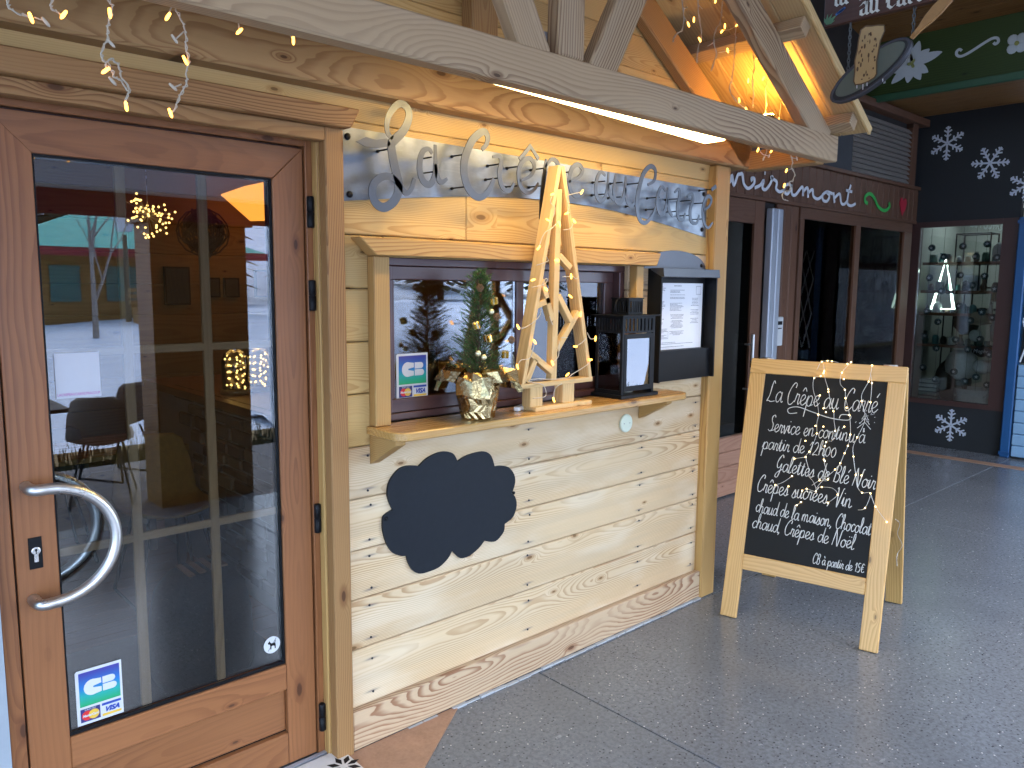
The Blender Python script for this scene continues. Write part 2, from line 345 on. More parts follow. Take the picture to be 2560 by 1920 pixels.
M_floor = concrete('polished_concrete', (0.20, 0.212, 0.225), (0.162, 0.173, 0.186), 1.0, 0.22)
M_stone = plain('reddish_stone', (0.36, 0.21, 0.13), 0.6, 0, 0.3, 0.3, scale=9, bump=0.4)

def tboard(name, p0, p1, w, t, c0, c1, mat, parent=None, up=(0, 0, 1), bevel=0.0015):
    """board whose lower edge (local -Z) is shorter by c0 / c1 at its ends: mitres and splayed ends"""
    p0, p1 = Vector(p0), Vector(p1); L = (p1-p0).length; X = (p1-p0).normalized(); Z = Vector(up); Z = (Z-X*Z.dot(X)).normalized(); Y = Z.cross(X)
    P = [(-L/2, w/2), (L/2, w/2), (L/2-c1, -w/2), (-L/2+c0, -w/2)]
    g = G().prism([(a, -t/2, b) for a, b in P], (0, t, 0)); me = make_mesh(name, g.v, g.f, mat, False, bevel); c = (p0+p1)/2
    return link_mesh(name, me, Matrix(((X.x, Y.x, Z.x, c.x), (X.y, Y.y, Z.y, c.y), (X.z, Y.z, Z.z, c.z), (0, 0, 0, 1))), parent)

# ------------------------------------------------------------------ floor of the arcade
g = G().box(-6, 9, -3.3, 4.2, -0.16, -0.012); floor = setting(obj('floor', g, M_dark, org=(0, 0, 0)))
for (x0, x1, y0, y1) in [(-6, 0.902, -3.3, 0.5), (0.908, 4.527, -3.3, -0.023), (4.533, 9, -3.3, -0.023), (0.908, 4.527, -0.017, 1.3), (4.533, 9, -0.017, 1.3)]:
    obj('slab', G().box(x0, x1, y0, y1, -0.06, 0.0), M_floor, floor, bevel=0.002)
obj('brown_floor_band', G().box(6.93, 7.06, -2.6, 1.04, 0.0, 0.004), M_stone, floor)
obj('stone_threshold', G().prism([(-0.02, 0.0, 0.0005), (0.476, -0.002, 0.0005), (0.138, -0.236, 0.0005), (-0.25, -0.52, 0.0005), (-0.6, -0.35, 0.0005)], (0, 0, 0.006)), M_stone, floor)
gsk = G()
for k in range(30):
    x = k*0.07+0.02; gsk.box(x, x+0.066, -0.012-random.random()*0.006, 0.0, 0.0005, 0.004+random.random()*0.006)
obj('mortar_fillet', gsk, plain('light_mortar', (0.42, 0.43, 0.43), 0.8, bump=0.5), floor)
tile = obj('patterned_tile', G().box(-0.42, -0.03, -0.30, 0.04, 0.007, 0.014), plain('cement_tile_white', (0.62, 0.60, 0.56), 0.5), floor)
gt = G()
for cx, cy in [(-0.075, -0.06), (-0.215, -0.06), (-0.355, -0.06), (-0.075, -0.2), (-0.215, -0.2), (-0.355, -0.2)]:
    for k in range(8):
        a = k*math.pi/4; d = Vector((math.cos(a), math.sin(a), 0)); n = Vector((-d.y, d.x, 0)); c = Vector((cx, cy, 0.0145))
        gt.poly([c+d*0.012, c+d*0.036+n*0.011, c+d*0.060, c+d*0.036-n*0.011])
obj('star_pattern', gt, M_black, tile)

# ------------------------------------------------------------------ creperie building
bld = thing('creperie_building', (0.6, 0.1, 0), 'pale wooden creperie front with plank wall, serving window and glazed brown door', 'building')
# rough carcass behind the boards, with door and window openings
gc = G(); ya, yb = 0.064, 0.16
gc.box(0.0, 2.24, ya, yb, 0, 1.165); gc.box(0.0, 0.16, ya, yb, 1.165, 1.76); gc.box(1.52, 2.24, ya, yb, 1.165, 1.76); gc.box(-2.4, 2.3, ya+0.04, yb, 2.13, 2.9)
gc.box(0.0, 2.24, ya, yb, 1.76, 2.13); gc.box(-0.06, 0.0, 0.1, yb, 0, 2.13)
obj('carcass', gc, plain('carcass_grey_brown', (0.03, 0.022, 0.016), 0.9), bld)
rows = [0.135, 0.36, 0.545, 0.725, 0.91, 1.095]
for a, b in zip(rows, rows[1:]): 
    pk = bx('plank', -0.002, 2.122, 0.035, 0.062, a+0.0016, b-0.0016, M_plank, bld, bevel=0.0045)
    zc = (a+b)/2
    for nx in (0.1, 0.88, 1.63, 2.075):
        for sz in (-0.062, 0.062): pass
NAIL = None
gn = G().lathe([(0.0042, 0), (0.0042, 0.004), (0.002, 0.005)], n=8, M=Matrix.Rotation(R(90), 4, 'X')); NAIL = make_mesh('nail', gn.v, gn.f, plain('iron_nail', (0.03, 0.03, 0.035), 0.6, 0.4))
for pk in [o for o in bld.children if o.name.startswith('plank')]:
    zc = WM[pk.name].translation.z
    for nx in (0.1, 0.88, 1.63, 2.075):
        for sz in (-0.062, 0.062): link_mesh('nail', NAIL, Matrix.Translation((nx+random.uniform(-.006, .006), 0.0362, zc+sz+random.uniform(-.006, .006))), pk)
for a, b in zip([1.095, 1.28, 1.46, 1.64], [1.28, 1.46, 1.64, 1.82]):
    bx('plank', -0.002, 0.17, 0.035, 0.062, a+0.0016, b-0.0016, M_plank2, bld, bevel=0.0045); bx('plank', 1.50, 2.122, 0.035, 0.062, a+0.0016, b-0.0016, M_plank, bld, bevel=0.0045)
bx('plank', 0.172, 1.498, 0.035, 0.062, 1.096, 1.165, M_plank, bld); bx('plank', 0.172, 1.498, 0.035, 0.062, 1.75, 1.819, M_plank2, bld)
bx('plank', -0.002, 0.5395, 0.035, 0.062, 1.8216, 2.0034, M_plank2, bld, bevel=0.004); bx('plank', 0.5405, 2.122, 0.035, 0.062, 1.8216, 2.0034, M_plank2, bld, bevel=0.004)
bx('plank', -0.002, 1.3, 0.035, 0.062, 2.0066, 2.1884, M_plank2, bld, bevel=0.004); bx('plank', 1.302, 2.122, 0.035, 0.062, 2.0066, 2.1884, M_plank2, bld, bevel=0.004)
bx('plank', -2.3, 2.122, 0.035, 0.062, 2.19, 2.30, M_plank2, bld)
bx('plinth_board', 0.0, 2.122, 0.0, 0.034, 0.006, 0.15, M_plinth, bld, bevel=0.004)
bx('corner_post', 2.118, 2.243, -0.012, 0.11, 0.0, 2.266, M_casing, bld, 'z', 0.006)
bx('corner_post', -0.07, -0.004, -0.012, 0.034, 0.0, 2.147, M_post, bld, 'z', 0.004)
bx('reveal_strip', -0.076, -0.058, 0.0345, 0.072, 0.0, 2.12, M_casing, bld, 'z', 0.004)
obj('sealant_strip', G().box(-0.072, -0.056, 0.0725, 0.09, 0.0, 2.11), M_seal, bld)
bx('wall_beam', -2.5, 2.375, -0.04, 0.10, 2.267, 2.47, M_beam, bld, bevel=0.008)
tboard('door_head_board', (-2.4, -0.0225, 2.1785), (0.04, -0.0225, 2.1785), 0.063, 0.045, 0, 0.034, M_post, bld, bevel=0.004)
bx('door_head_board', -2.4, -0.0705, -0.012, 0.034, 2.103, 2.146, M_post, bld, bevel=0.003)
# gable wall above the beam
z = 2.472; k = 0
while z < 3.3:
    hw = (3.43-z)/0.625
    bx('gable_plank', 0.58-hw, 0.58+hw, 0.022, 0.045, z, z+0.143, M_plank2, bld); z += 0.145
obj('side_pier', G().box(-2.6, -1.012, 0.03, 0.16, 0, 2.1), plain('pale_grey_render', (0.30, 0.34, 0.38), 0.8), bld)

# --- door
dr = bpy.data.objects.new('door', None); fin(dr, bld); dr.location = (-0.53, 0.1, 0); WM[dr.name] = Matrix.Translation((-0.53, 0.1, 0)); dr['label'] = 'reddish brown glazed entrance door with curved steel handle'
X0, X1, ZT = -0.963, -0.102, 2.085
def vstile(n, x0, x1, z0, z1, mat, y0, y1, c0=0, c1=0, flip=False):
    return tboard(n, ((x0+x1)/2, (y0+y1)/2, z0), ((x0+x1)/2, (y0+y1)/2, z1), x1-x0, y1-y0, c0, c1, mat, dr, up=(-1, 0, 0) if flip else (1, 0, 0))
vstile('door_frame', -1.006, X0-0.006, 0.0, 2.128, M_door, 0.072, 0.15)
vstile('door_frame', X1+0.006, -0.0565, 0.0, 2.128, M_door, 0.072, 0.15)
bx('door_frame', X0-0.0055, X1+0.0055, 0.072, 0.15, ZT+0.007, 2.128, M_door, dr)
obj('rebate', G().box(X0-0.01, X1+0.01, 0.105, 0.148, 0.0, 0.02).box(X0-0.0058, X0-0.0002, 0.1, 0.148, 0.02, ZT).box(X1+0.0002, X1+0.0058, 0.1, 0.148, 0.02, ZT).box(X0, X1, 0.1, 0.148, ZT+0.0002, ZT+0.0065), plain('rebate_shadow_brown', (0.04, 0.014, 0.01), 0.6), dr)
vstile('stile', X0, -0.863, 0.012, ZT, M_door, 0.08, 0.145, 0, 0.10, True)
vstile('stile', -0.206, X1, 0.012, ZT, M_door, 0.08, 0.145, 0, 0.104)
tboard('top_rail', (X0, 0.1125, 2.0345), (X1, 0.1125, 2.0345), 0.1015, 0.065, 0.10, 0.104, M_door, dr)
bx('middle_rail', -0.8625, -0.2065, 0.08, 0.145, 0.282, 0.373, M_door, dr)
bx('door_panel', -0.8625, -0.2065, 0.095, 0.14, 0.13, 0.278, M_door, dr, bevel=0.004)
obj('panel_groove', G().box(-0.8625, -0.2065, 0.101, 0.139, 0.125, 0.1297).box(-0.8625, -0.2065, 0.101, 0.139, 0.2783, 0.2817), M_dark, dr)
bx('bottom_rail', -0.8625, -0.2065, 0.08, 0.145, 0.012, 0.1245, M_door, dr)
obj('gasket', G().box(-0.8625, -0.857, 0.088, 0.13, 0.374, 1.983).box(-0.212, -0.2065, 0.088, 0.13, 0.374, 1.983).box(-0.8565, -0.2125, 0.088, 0.13, 0.374, 0.380).box(-0.8565, -0.2125, 0.088, 0.13, 1.977, 1.983), M_black, dr)
obj('pane', G().box(-0.8565, -0.2125, 0.100, 0.105, 0.3805, 1.9765), M_doorglass, dr)
for xm in (-0.646, -0.417): bx('muntin', xm-0.0145, xm+0.0145, 0.108, 0.122, 0.381, 1.976, M_munt, dr, 'z')
for zm in (1.461, 0.905): bx('muntin', -0.856, -0.213, 0.1085, 0.1215, zm-0.0125, zm+0.0125, M_munt, dr)
def dhandle(y, yo, r, mat, nm):
    pts = [(-0.928, y, 1.113), (-0.926, y+yo*0.7, 1.113), (-0.915, y+yo, 1.113)]
    pts += [(-0.895+0.165*math.sin(a), y+yo, 0.957+0.156*math.cos(a)) for a in [math.pi*k/18 for k in range(0, 19)]]
    pts += [(-0.915, y+yo, 0.801), (-0.926, y+yo*0.7, 0.801), (-0.928, y, 0.801)]
    obj(nm, G().tube(smooth_pts(pts, 2), r, 12), mat, dr, True)
dhandle(0.082, -0.065, 0.0155, M_steel, 'handle'); dhandle(0.146, 0.065, 0.0155, M_steel, 'handle')
lk = obj('lock_plate', G().box(-0.932, -0.900, 0.0765, 0.0805, 0.885, 0.972), M_black, dr, bevel=0.001)
obj('lock_cylinder', G().lathe([(0.0115, 0), (0.0115, 0.006), (0.010, 0.0075)], (-0.916, 0.0765, 0.936), 16, Matrix.Rotation(R(90), 4, 'X')).box(-0.9215, -0.9105, 0.070, 0.0765, 0.905, 0.934), plain('nickel', (0.7, 0.7, 0.68), 0.25, 0.9), dr, bevel=0.0008)
obj('keyhole', G().box(-0.9172, -0.9148, 0.0682, 0.0692, 0.928, 0.942).box(-0.919, -0.913, 0.0682, 0.0691, 0.937, 0.941), M_black, dr)
for zc in (1.886, 1.617, 0.864, 0.145):
    hg = obj('hinge', G().lathe([(0.009, 0), (0.0115, 0.003), (0.0115, 0.0485), (0.0095, 0.0492), (0.0095, 0.0508), (0.0115, 0.0515), (0.0115, 0.097), (0.009, 0.10)], (-0.087, 0.062, zc-0.05), 14), M_black, dr, True)
    
obj('threshold_strip', G().box(-1.0, -0.06, 0.055, 0.071, 0.0, 0.012), M_alu, dr)

# --- serving window
wd = bpy.data.objects.new('serving_window', None); fin(wd, bld); wd.location = (0.86, 0.08, 1.165); WM[wd.name] = Matrix.Translation((0.86, 0.08, 1.165)); wd['label'] = 'burgundy framed sliding serving window above the shelf'
tboard('window_head_board', (0.03, -0.012, 1.7805), (1.64, -0.012, 1.7805), 0.058, 0.064, 0.066, 0.03, M_casing, wd, bevel=0.003)
bx('window_casing', 0.105, 0.168, -0.01, 0.0345, 1.166, 1.7505, M_casing, wd, 'z', 0.003)
bx('window_casing', 1.506, 1.558, -0.01, 0.0345, 1.166, 1.7505, M_casing, wd, 'z', 0.003)
bx('window_reveal', 1.5125, 1.53, 0.035, 0.115, 1.166, 1.7505, M_casing, wd, 'z')
bx('window_reveal', 0.150, 0.1695, 0.063, 0.115, 1.166, 1.7505, M_casing, wd, 'z')
wf = M_wframe
bx('outer_frame', 0.17, 1.512, 0.06, 0.13, 1.722, 1.7505, wf, wd); bx('outer_frame', 0.17, 1.512, 0.06, 0.13, 1.166, 1.192, wf, wd)
bx('outer_frame', 0.17, 0.222, 0.06, 0.13, 1.1925, 1.7215, wf, wd, 'z'); bx('outer_frame', 1.470, 1.512, 0.06, 0.13, 1.1925, 1.7215, wf, wd, 'z')
bx('sash_rail', 0.2225, 0.872, 0.068, 0.098, 1.673, 1.721, wf, wd); bx('sash_rail', 0.2225, 0.872, 0.068, 0.098, 1.193, 1.243, wf, wd)
bx('sash_stile', 0.2225, 0.2375, 0.068, 0.098, 1.2435, 1.6725, wf, wd, 'z'); bx('sash_stile', 0.832, 0.872, 0.068, 0.098, 1.2435, 1.6725, wf, wd, 'z')
bx('sash_rail', 0.84, 1.4695, 0.099, 0.128, 1.673, 1.721, wf, wd); bx('sash_rail', 0.84, 1.4695, 0.099, 0.128, 1.193, 1.243, wf, wd)
bx('sash_stile', 1.41, 1.4695, 0.099, 0.128, 1.2435, 1.6725, wf, wd, 'z')
obj('pane', G().box(0.238, 0.8315, 0.080, 0.085, 1.244, 1.672), M_doorglass, wd)
obj('pane', G().box(0.8725, 1.4095, 0.111, 0.116, 1.244, 1.672), M_doorglass, wd)

# --- shelf with brackets
sh = thing('counter_shelf', (0.9, -0.06, 1.03), 'honey varnished wooden serving shelf with rounded corner under the window', 'shelf')
def rounded(x0, x1, y0, y1, r, n=6):
    P = [(x0, y1), (x1, y1)]
    P += [(x1-r+r*math.cos(a), y0+r-r*math.sin(a)) for a in [math.pi/2*k/n for k in range(n+1)]]
    P += [(x0+r-r*math.sin(a), y0+r-r*math.cos(a)) for a in [math.pi/2*k/n for k in range(n+1)]]
    return P
gs = G().prism([(x, y, 1.135) for x, y in rounded(0.092, 1.735, -0.168, 0.0345, 0.055)], (0, 0, 0.030))
obj('shelf_top', gs, M_shelf, sh, bevel=0.004, org=(0.9, -0.06, 1.15))
obj('sill_extension', G().box(0.172, 1.505, 0.0348, 0.0595, 1.135, 1.165), M_shelf, sh, org=(0.9, 0.04, 1.15))
bx('apron', 0.13, 1.66, 0.0, 0.0345, 1.108, 1.1345, M_plinth, sh)
for x in (0.105, 1.60):
    obj('bracket', G().prism([(x, 0.0345, 1.1345), (x, -0.13, 1.1345), (x, -0.13, 1.118), (x, 0.0345, 1.028)], (0.04, 0, 0)), M_casing, sh, bevel=0.002)
# ------------------------------------------------------------------ gabled porch canopy
pc = thing('porch_gable', (0.58, -0.3, 2.262), 'weathered larch porch gable with king post truss over the serving window', 'porch')
CX = 0.58; SL = 0.628; ANG = math.atan(SL)
yf0, yf1 = -0.46, -0.398
bx('tie_beam', -1.308, 2.468, yf0, yf1, 2.267, 2.39, M_truss, pc, bevel=0.006)
bx('king_post', 0.52, 0.643, yf0+0.002, yf1-0.002, 2.3905, 3.40, M_truss, pc, 'z', 0.006)
for sgn in (-1, 1):
    a = Vector((CX+sgn*0.145, (yf0+yf1)/2, 2.36)); b = a+Vector((sgn*0.565, 0, 1.0))*0.74
    o = board('strut', a, b, 0.125, 0.056, M_truss, pc, up=(1, 0, 0), bevel=0.006)
    # front and wall rafters
    def rz(x): return 2.384+0.632*(2.425-x)
    xe = 2.50
    for nm, yy, t, mt, dz in (('rafter', (yf0+yf1)/2, 0.06, M_truss, 0.0), ('wall_rafter', -0.012, 0.056, M_beam, -0.03)):
        hw = 0.13*0.5/math.cos(ANG)
        p0 = Vector((CX+sgn*(2.36-CX), yy, rz(2.36)-hw+dz)); p1 = Vector((CX+sgn*0.01, yy, rz(CX+0.01)-hw+dz))
        if nm == 'rafter': p0 += (p1-p0)*0.0
        board(nm, p0, p1, 0.13, t, mt, pc, up=(0, 0, 1), bevel=0.006)
    for xp in (2.40, 1.90, 1.38, 0.88):
        zc = rz(xp)+0.036
        board('purlin', (CX+sgn*(xp-CX), -0.56, zc), (CX+sgn*(xp-CX), 0.34, zc), 0.062, 0.065, M_truss if sgn > 0 else M_beam, pc, up=(sgn*math.sin(ANG), 0, math.cos(ANG)))
    y = -0.572
    while y < 0.3:
        p0 = Vector((CX+sgn*(2.53-CX), y+0.062, rz(2.53)+0.089)); p1 = Vector((CX, y+0.062, rz(CX)+0.089))
        board('roof_board', p0, p1, 0.1225, 0.02, M_roofb, pc, up=(0, 1, 0), bevel=0.004); y += 0.1245
    board('barge_edge', (CX+sgn*(2.54-CX), -0.579, rz(2.54)+0.094), (CX, -0.579, rz(CX)+0.094), 0.04, 0.013, M_pine, pc, up=(0, 0, 1))
    # wall plate running from the wall to the tie beam
    xa = 2.376 if sgn > 0 else -1.30
    bx('wall_plate', xa, xa+0.088, -0.397, -0.0, 2.262, 2.36, M_beam, pc, 'y', 0.006)
bx('wall_post', 0.504, 0.628, -0.045, 0.021, 2.471, 3.40, M_beam, pc, 'z', 0.006)
obj('bolt_plate', G().box(0.47, 0.70, -0.40, -0.385, 2.40, 2.47), M_seal, pc)

# ------------------------------------------------------------------ LED batten under the tie beam
lb = thing('led_batten', (0.9, -0.34, 2.28), 'glowing LED strip light mounted behind the porch tie beam', 'light')
p0, p1 = Vector((0.2, -0.33, 2.326)), Vector((1.62, -0.335, 2.281))
X = (p1-p0).normalized(); Yv = Vector((0, 1, 0)); Zv = X.cross(Yv).normalized()
Mb = Matrix(((X.x, Yv.x, Zv.x, (p0.x+p1.x)/2), (X.y, Yv.y, Zv.y, (p0.y+p1.y)/2), (X.z, Yv.z, Zv.z, (p0.z+p1.z)/2), (0, 0, 0, 1)))
Lh = (p1-p0).length/2
gb = G().box(-Lh, Lh, -0.055, 0.055, -0.004, 0.022, Mb); obj('housing', gb, M_white, lb, bevel=0.003)
gd = G().box(-Lh+0.02, Lh-0.02, -0.05, 0.05, -0.013, -0.0042, Mb); obj('diffuser', gd, M_ledbar, lb, bevel=0.002)
# small spotlight lying behind the tie beam that washes the roof boards
sp = thing('roof_spotlight', (2.08, -0.30, 2.40), 'small black spotlight lying behind the right end of the tie beam', 'light')
obj('lamp_body', G().lathe([(0.02, 0), (0.028, 0.01), (0.03, 0.05), (0.026, 0.052)], (2.08, -0.30, 2.402), 14), M_black, sp, True)
obj('lamp_lens', G().lathe([(0.024, 0), (0.024, 0.003)], (2.08, -0.30, 2.4545), 14), emit('spot_lens', (1.0, 0.52, 0.09), 95.0), sp)
obj('lamp_shelf', G().box(2.0, 2.16, -0.397, -0.20, 2.385, 2.4015), M_beam, sp)
obj('lamp_cable', G().tube(smooth_pts([(2.05, -0.31, 2.41), (1.95, -0.40, 2.405), (1.8, -0.43, 2.396), (1.70, -0.42, 2.396)], 6), 0.004, 6), M_black, sp, True)
# ------------------------------------------------------------------ traced coordinates
STRANDS=[
([[(-0.977,-0.36,2.246),(-0.978,-0.36,2.219),(-0.975,-0.36,2.209),(-0.973,-0.36,2.204),(-0.959,-0.36,2.197),(-0.943,-0.36,2.195),(-0.939,-0.36,2.193)],[(-0.93,-0.36,2.197),(-0.921,-0.36,2.195),(-0.914,-0.36,2.195)]],[(-0.937,-0.364,2.192)],[(-0.91,-0.364,2.19)]),
([[(-0.892,-0.36,2.267),(-0.896,-0.36,2.239),(-0.899,-0.36,2.226),(-0.894,-0.36,2.219),(-0.884,-0.36,2.216)]],[(-0.877,-0.364,2.212)],[]),
([[(-0.789,-0.36,2.292),(-0.787,-0.36,2.265),(-0.779,-0.36,2.257),(-0.781,-0.36,2.238),(-0.788,-0.36,2.216),(-0.791,-0.36,2.2),(-0.792,-0.36,2.183),(-0.803,-0.36,2.16),(-0.806,-0.36,2.142),(-0.797,-0.36,2.131),(-0.799,-0.36,2.121)],[(-0.797,-0.36,2.131),(-0.788,-0.36,2.14),(-0.775,-0.36,2.135),(-0.769,-0.36,2.121),(-0.767,-0.36,2.105),(-0.757,-0.36,2.094),(-0.753,-0.36,2.081),(-0.758,-0.36,2.066),(-0.762,-0.36,2.056),(-0.76,-0.36,2.05)],[(-0.794,-0.36,2.128),(-0.786,-0.36,2.115),(-0.781,-0.36,2.103),(-0.77,-0.36,2.101),(-0.761,-0.36,2.087),(-0.756,-0.36,2.078)],[(-0.792,-0.36,2.183),(-0.785,-0.36,2.175)]],[(-0.801,-0.364,2.113),(-0.761,-0.364,2.043),(-0.785,-0.364,2.236)],[(-0.785,-0.364,2.173),(-0.786,-0.364,2.093)]),
([[(-0.643,-0.36,2.292),(-0.643,-0.36,2.286),(-0.639,-0.36,2.273),(-0.627,-0.36,2.253),(-0.623,-0.36,2.236),(-0.621,-0.36,2.22),(-0.623,-0.36,2.2),(-0.619,-0.36,2.181),(-0.617,-0.36,2.165),(-0.624,-0.36,2.145),(-0.623,-0.36,2.127),(-0.627,-0.36,2.112),(-0.638,-0.36,2.094),(-0.647,-0.36,2.074),(-0.654,-0.36,2.055),(-0.661,-0.36,2.047)],[(-0.643,-0.36,2.286),(-0.649,-0.36,2.285),(-0.658,-0.36,2.266)],[(-0.625,-0.36,2.234),(-0.644,-0.36,2.214)],[(-0.636,-0.36,2.114),(-0.652,-0.36,2.105)]],[(-0.665,-0.364,2.043),(-0.626,-0.364,2.168),(-0.662,-0.364,2.257)],[(-0.648,-0.364,2.211),(-0.656,-0.364,2.103)]),
([[(-0.493,-0.36,2.299),(-0.493,-0.36,2.285),(-0.492,-0.36,2.269)]],[(-0.494,-0.364,2.261)],[]),
([[(-0.364,-0.36,2.299),(-0.359,-0.36,2.285),(-0.351,-0.36,2.275)]],[(-0.351,-0.364,2.269)],[]),
([[(1.432,-0.25,2.87),(1.448,-0.25,2.828),(1.457,-0.25,2.798),(1.466,-0.25,2.761),(1.455,-0.25,2.712),(1.408,-0.25,2.679),(1.396,-0.25,2.651)],[(1.457,-0.25,2.791),(1.491,-0.25,2.81)],[(1.464,-0.25,2.769),(1.502,-0.25,2.746)]],[(1.496,-0.254,2.74),(1.532,-0.254,2.767)],[]),
([[(1.542,-0.25,2.898),(1.559,-0.25,2.854),(1.57,-0.25,2.793),(1.591,-0.25,2.741),(1.591,-0.25,2.701),(1.572,-0.25,2.657),(1.568,-0.25,2.603)],[(1.56,-0.25,2.839),(1.597,-0.25,2.827)]],[(1.579,-0.254,2.698)],[]),
([[(1.747,-0.25,2.949),(1.743,-0.25,2.898),(1.739,-0.25,2.848),(1.728,-0.25,2.796),(1.699,-0.25,2.765),(1.688,-0.25,2.709),(1.711,-0.25,2.668),(1.687,-0.25,2.613),(1.676,-0.25,2.587)],[(1.729,-0.25,2.771),(1.799,-0.25,2.786),(1.861,-0.25,2.817)],[(1.688,-0.25,2.709),(1.644,-0.25,2.686)],[(1.732,-0.25,2.846),(1.757,-0.25,2.827)]],[(1.764,-0.254,2.792),(1.741,-0.254,2.765),(1.858,-0.254,2.819),(1.685,-0.254,2.879)],[]),
([[(1.856,-0.25,2.875),(1.853,-0.25,2.819),(1.857,-0.25,2.765),(1.854,-0.25,2.705),(1.85,-0.25,2.644),(1.839,-0.25,2.582),(1.826,-0.25,2.537),(1.87,-0.25,2.501),(1.964,-0.25,2.473)],[(1.848,-0.25,2.78),(1.891,-0.25,2.755)],[(1.845,-0.25,2.711),(1.729,-0.25,2.676)]],[(1.795,-0.254,2.696),(1.904,-0.254,2.501),(1.966,-0.254,2.471)],[]),
([[(2.001,-0.25,2.738),(2.024,-0.25,2.677),(2.012,-0.25,2.613),(2.026,-0.25,2.553),(2.023,-0.25,2.49)],[(2.006,-0.25,2.726),(2.038,-0.25,2.716)]],[(2.035,-0.254,2.713),(1.972,-0.254,2.598)],[]),
([[(2.165,-0.25,2.694),(2.143,-0.25,2.636),(2.13,-0.25,2.579),(2.144,-0.25,2.527),(2.139,-0.25,2.48)]],[(2.102,-0.254,2.632)],[]),
([[(2.288,-0.25,2.587),(2.281,-0.25,2.558),(2.275,-0.25,2.519),(2.27,-0.25,2.472)]],[(2.263,-0.254,2.468)],[]),
([[(2.418,-0.25,2.551),(2.412,-0.25,2.521),(2.412,-0.25,2.478)]],[(2.403,-0.254,2.49)],[]),
([[(1.845,-0.39,2.28),(1.86,-0.39,2.266),(1.894,-0.39,2.246),(1.95,-0.39,2.245)],[(1.928,-0.39,2.279),(1.927,-0.39,2.262),(1.917,-0.39,2.242),(1.9,-0.39,2.227)],[(1.951,-0.39,2.279),(1.966,-0.39,2.269)]],[(1.845,-0.394,2.257),(1.959,-0.394,2.266)],[(1.941,-0.394,2.243),(1.895,-0.394,2.226)]),
([[(2.14,-0.39,2.278),(2.146,-0.39,2.263),(2.161,-0.39,2.24),(2.154,-0.39,2.215),(2.187,-0.39,2.189),(2.17,-0.39,2.159),(2.136,-0.39,2.144),(2.157,-0.39,2.116),(2.1,-0.39,2.1),(2.079,-0.39,2.084),(2.098,-0.39,2.064),(2.134,-0.39,2.064)],[(2.154,-0.39,2.21),(2.115,-0.39,2.198)],[(2.144,-0.39,2.261),(2.195,-0.39,2.261)]],[(2.101,-0.394,2.195),(2.088,-0.394,2.126)],[(2.193,-0.394,2.26)])]
